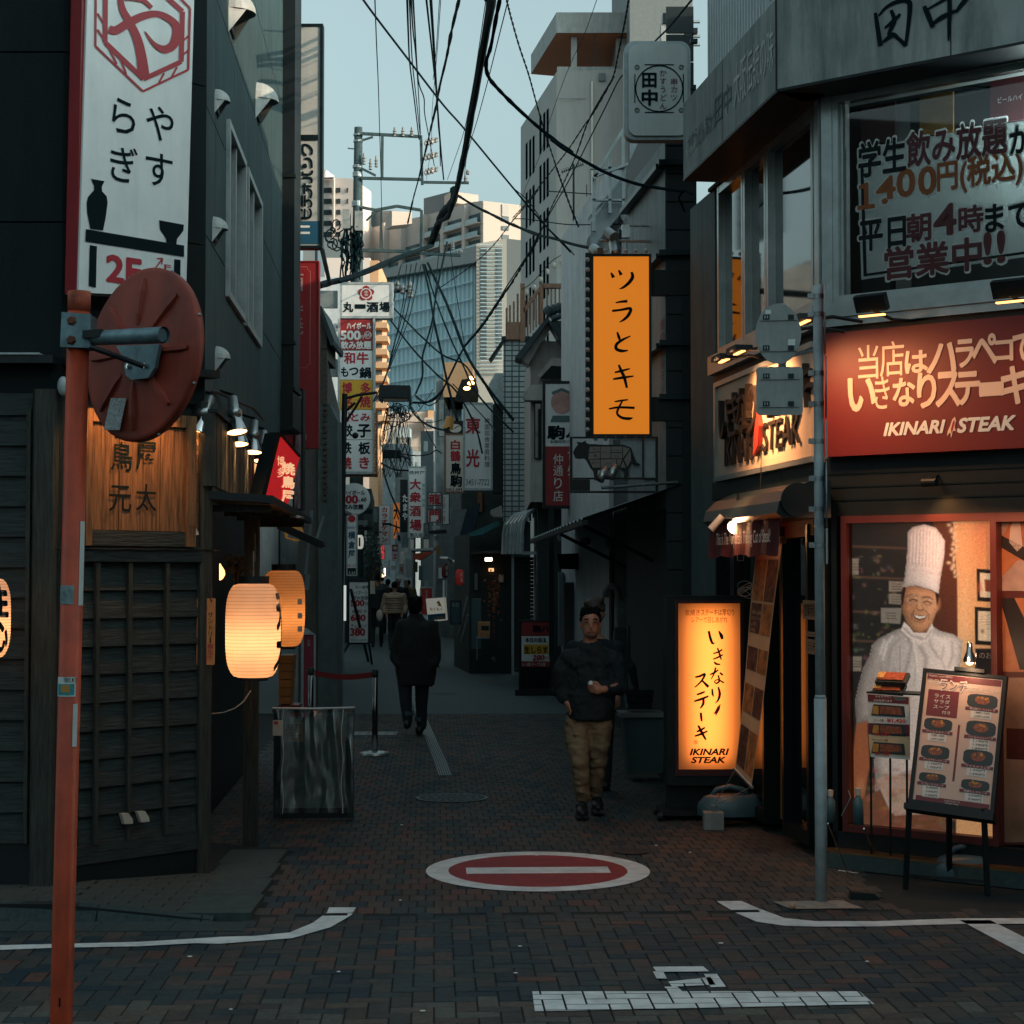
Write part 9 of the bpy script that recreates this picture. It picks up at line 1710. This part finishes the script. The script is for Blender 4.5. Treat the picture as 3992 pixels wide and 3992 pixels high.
# -- simple far walkers, smaller in the view
def walker(Y,x,ytop,yfoot,top,bottom,hairm,label,wide=.22,coat_len=.45,bag=False,face_=False,skirt=False):
    q=lambda a,b,d=0:at(a,b,Y+d);B=gr(x,yfoot);t=thing('person',label,'person',V((x/1*0+at(x,yfoot,Y).x,Y,0)));H=at(x,ytop,Y).z;k=H/1.68;c=V((at(x,yfoot,Y).x,Y,0));W=lambda a,b,z:c+V((a*k,b*k,z*k))
    m=MB();m.ell(W(0,0,1.57),(.075,.09,.11),12,8);m.tube([W(0,0,1.5),W(0,0,1.36)],.05,10);m.ell(W(0,0,1.15),(.15,.1,.25),12,8)
    for s in(-1,1):limb(m,[W(s*.09,0,.85),W(s*.10,-.06*s,.45),W(s*.09,.08*s,.08)],[.07,.05,.04],10);limb(m,[W(s*.18,0,1.35),W(s*.22,.02,1.08),W(s*.19,-.08,.90)],[.045,.038,.03],10)
    for s in(-1,1):hand(m,W(s*.19,-.08,.90),V((0,-.2,-1)),V((-s,0,0)),.5)
    fuse('body',m,skin,t,.02,1)
    m=MB();m.ell(W(0,.01 if face_ else-.015,1.60),(.092,.10,.105),12,8);fuse('hair',m,hairm,t,.02,1)
    m=MB();m.ell(W(0,0,1.34),(wide*.95,.12,.09),14,8);m.tube([W(0,0,1.34),W(0,0,1.34-coat_len)],[wide*.85,wide*.82],16)
    for s in(-1,1):limb(m,[W(s*wide*.9,0,1.34),W(s*(wide+.03),.02,1.1),W(s*(wide),-.07,.93)],[.075,.07,.055],10)
    if top is puff:
        for i in range(7):m.lathe(W(0,0,.93+i*.06),Z,[(wide*.8,-.028),(wide*.96,0),(wide*.8,.028)],18)
    fuse('jacket',m,top,t,.018,1 if top is puff else 2)
    for s in(-1,1):m=MB();limb(m,[W(s*.09,0,.90),W(s*.10,-.06*s,.45),W(s*.09,.08*s,.10)],[.095,.07,.055],12);fuse('trouser_leg',m,bottom,t,.02,1)
    for s in(-1,1):part('shoe',MB().ell(W(s*.09,.06*s-.02,.045),(.05,.12,.045),10,6),shoe,t,True)
    return t,W
puff=M('tan quilted down jacket',(.30,.21,.14),.55,var=.2,scale=8);dcl=M('dark coat cloth',(.014,.018,.022),.85,var=.3)
t,W=walker(47,1538,2268,2523,puff,jean,hair_m,'woman in a tan quilted jacket with a white shoulder bag walking away',.25)
q=MB();q.ell(W(-.36,-.06,.86),(.09,.05,.15),12,8);bg2=single('shoulder_bag',q.tube([W(-.36,-.06,.98),W(-.22,-.02,1.38)],.014,5).tube([W(-.32,-.02,.98),W(-.20,-.0,1.38)],.014,5),cream,'white cloth bag on the shoulder of the woman in the tan jacket','bag',smooth=True)
walker(49,1470,2238,2505,dcl,dcl,hair_m,'tall person in dark clothes walking left of the tan jacket',.25)
walker(56,1553,2250,2470,dcl,dcl,M('pale knitted hat',(.45,.44,.40),.9,var=.2),'person in a pale knitted hat beyond the tan jacket',.24,face_=True)
walker(60,1512,2258,2460,dcl,jean,hair_m,'dark-haired person half hidden in the far crowd',.23);walker(70,1592,2262,2430,M('olive sleeve',(.10,.09,.04),.8),dcl,hair_m,'person in an olive coat far up the alley',.24);walker(84,1490,2250,2400,dcl,dcl,hair_m,'most distant dark figure at the alley end',.24)
# -- person close behind the walking man
YB_=16.6;t=thing('person','brown-haired person walking just behind the man in the black jumper','person',V((at(2322,2500,YB_).x,YB_,0)));c=V((at(2320,2400,YB_).x,YB_,0));m=MB();z_=at(2310,2385,YB_).z;m.ell(V((c.x+.01,YB_,z_)),(.08,.095,.11),16,10);m.ell(V((c.x+.075,YB_-.04,z_-.03)),(.02,.02,.025),8,6);m.ell(V((c.x+.02,YB_,z_-.45)),(.15,.1,.25),14,8);m.tube([V((c.x,YB_,z_-.05)),V((c.x,YB_,z_-.25))],.055,10)
for s in(-1,1):limb(m,[V((c.x+s*.09,YB_,.85)),V((c.x+s*.09,YB_,.08))],[.08,.05],10);limb(m,[V((c.x+s*.15,YB_,z_-.38)),V((c.x+s*.2,YB_,z_-.75))],[.045,.03],10);hand(m,V((c.x+s*.2,YB_,z_-.75)),V((0,-.1,-1)),V((-s,0,0)))
fuse('body',m,skin,t,.014,2);m=MB();m.ell(V((c.x-.01,YB_,z_+.035)),(.098,.11,.10),16,10)
for k in range(16):m.ell(V((c.x-.01+.08*math.cos(k),YB_-.03+.05*math.sin(k*2),z_+.06+.05*math.sin(k*1.7))),(.03,.03,.03),8,6)
fuse('hair',m,M('dark brown hair',(.05,.032,.022),.6,var=.4,scale=40),t,.014,1);m=MB();m.ell(V((c.x,YB_,z_-.36)),(.21,.13,.13),16,10);m.tube([V((c.x,YB_,z_-.36)),V((c.x,YB_,.85))],.19,16);limb(m,[V((c.x-.2,YB_,z_-.33)),V((c.x-.22,YB_,z_-.72))],[.07,.055]);limb(m,[V((c.x+.2,YB_,z_-.33)),V((c.x+.22,YB_,z_-.72))],[.07,.055]);fuse('jacket',m,dcl,t,.015,2)
for s in(-1,1):m=MB();limb(m,[V((c.x+s*.09,YB_,.88)),V((c.x+s*.09,YB_,.1))],[.1,.06],12);fuse('trouser_leg',m,dcl,t,.018,1);part('shoe',MB().ell(V((c.x+s*.09,YB_-.04,.045)),(.05,.13,.045),10,6),shoe,t,True)
bpy.data.objects.remove(_to)
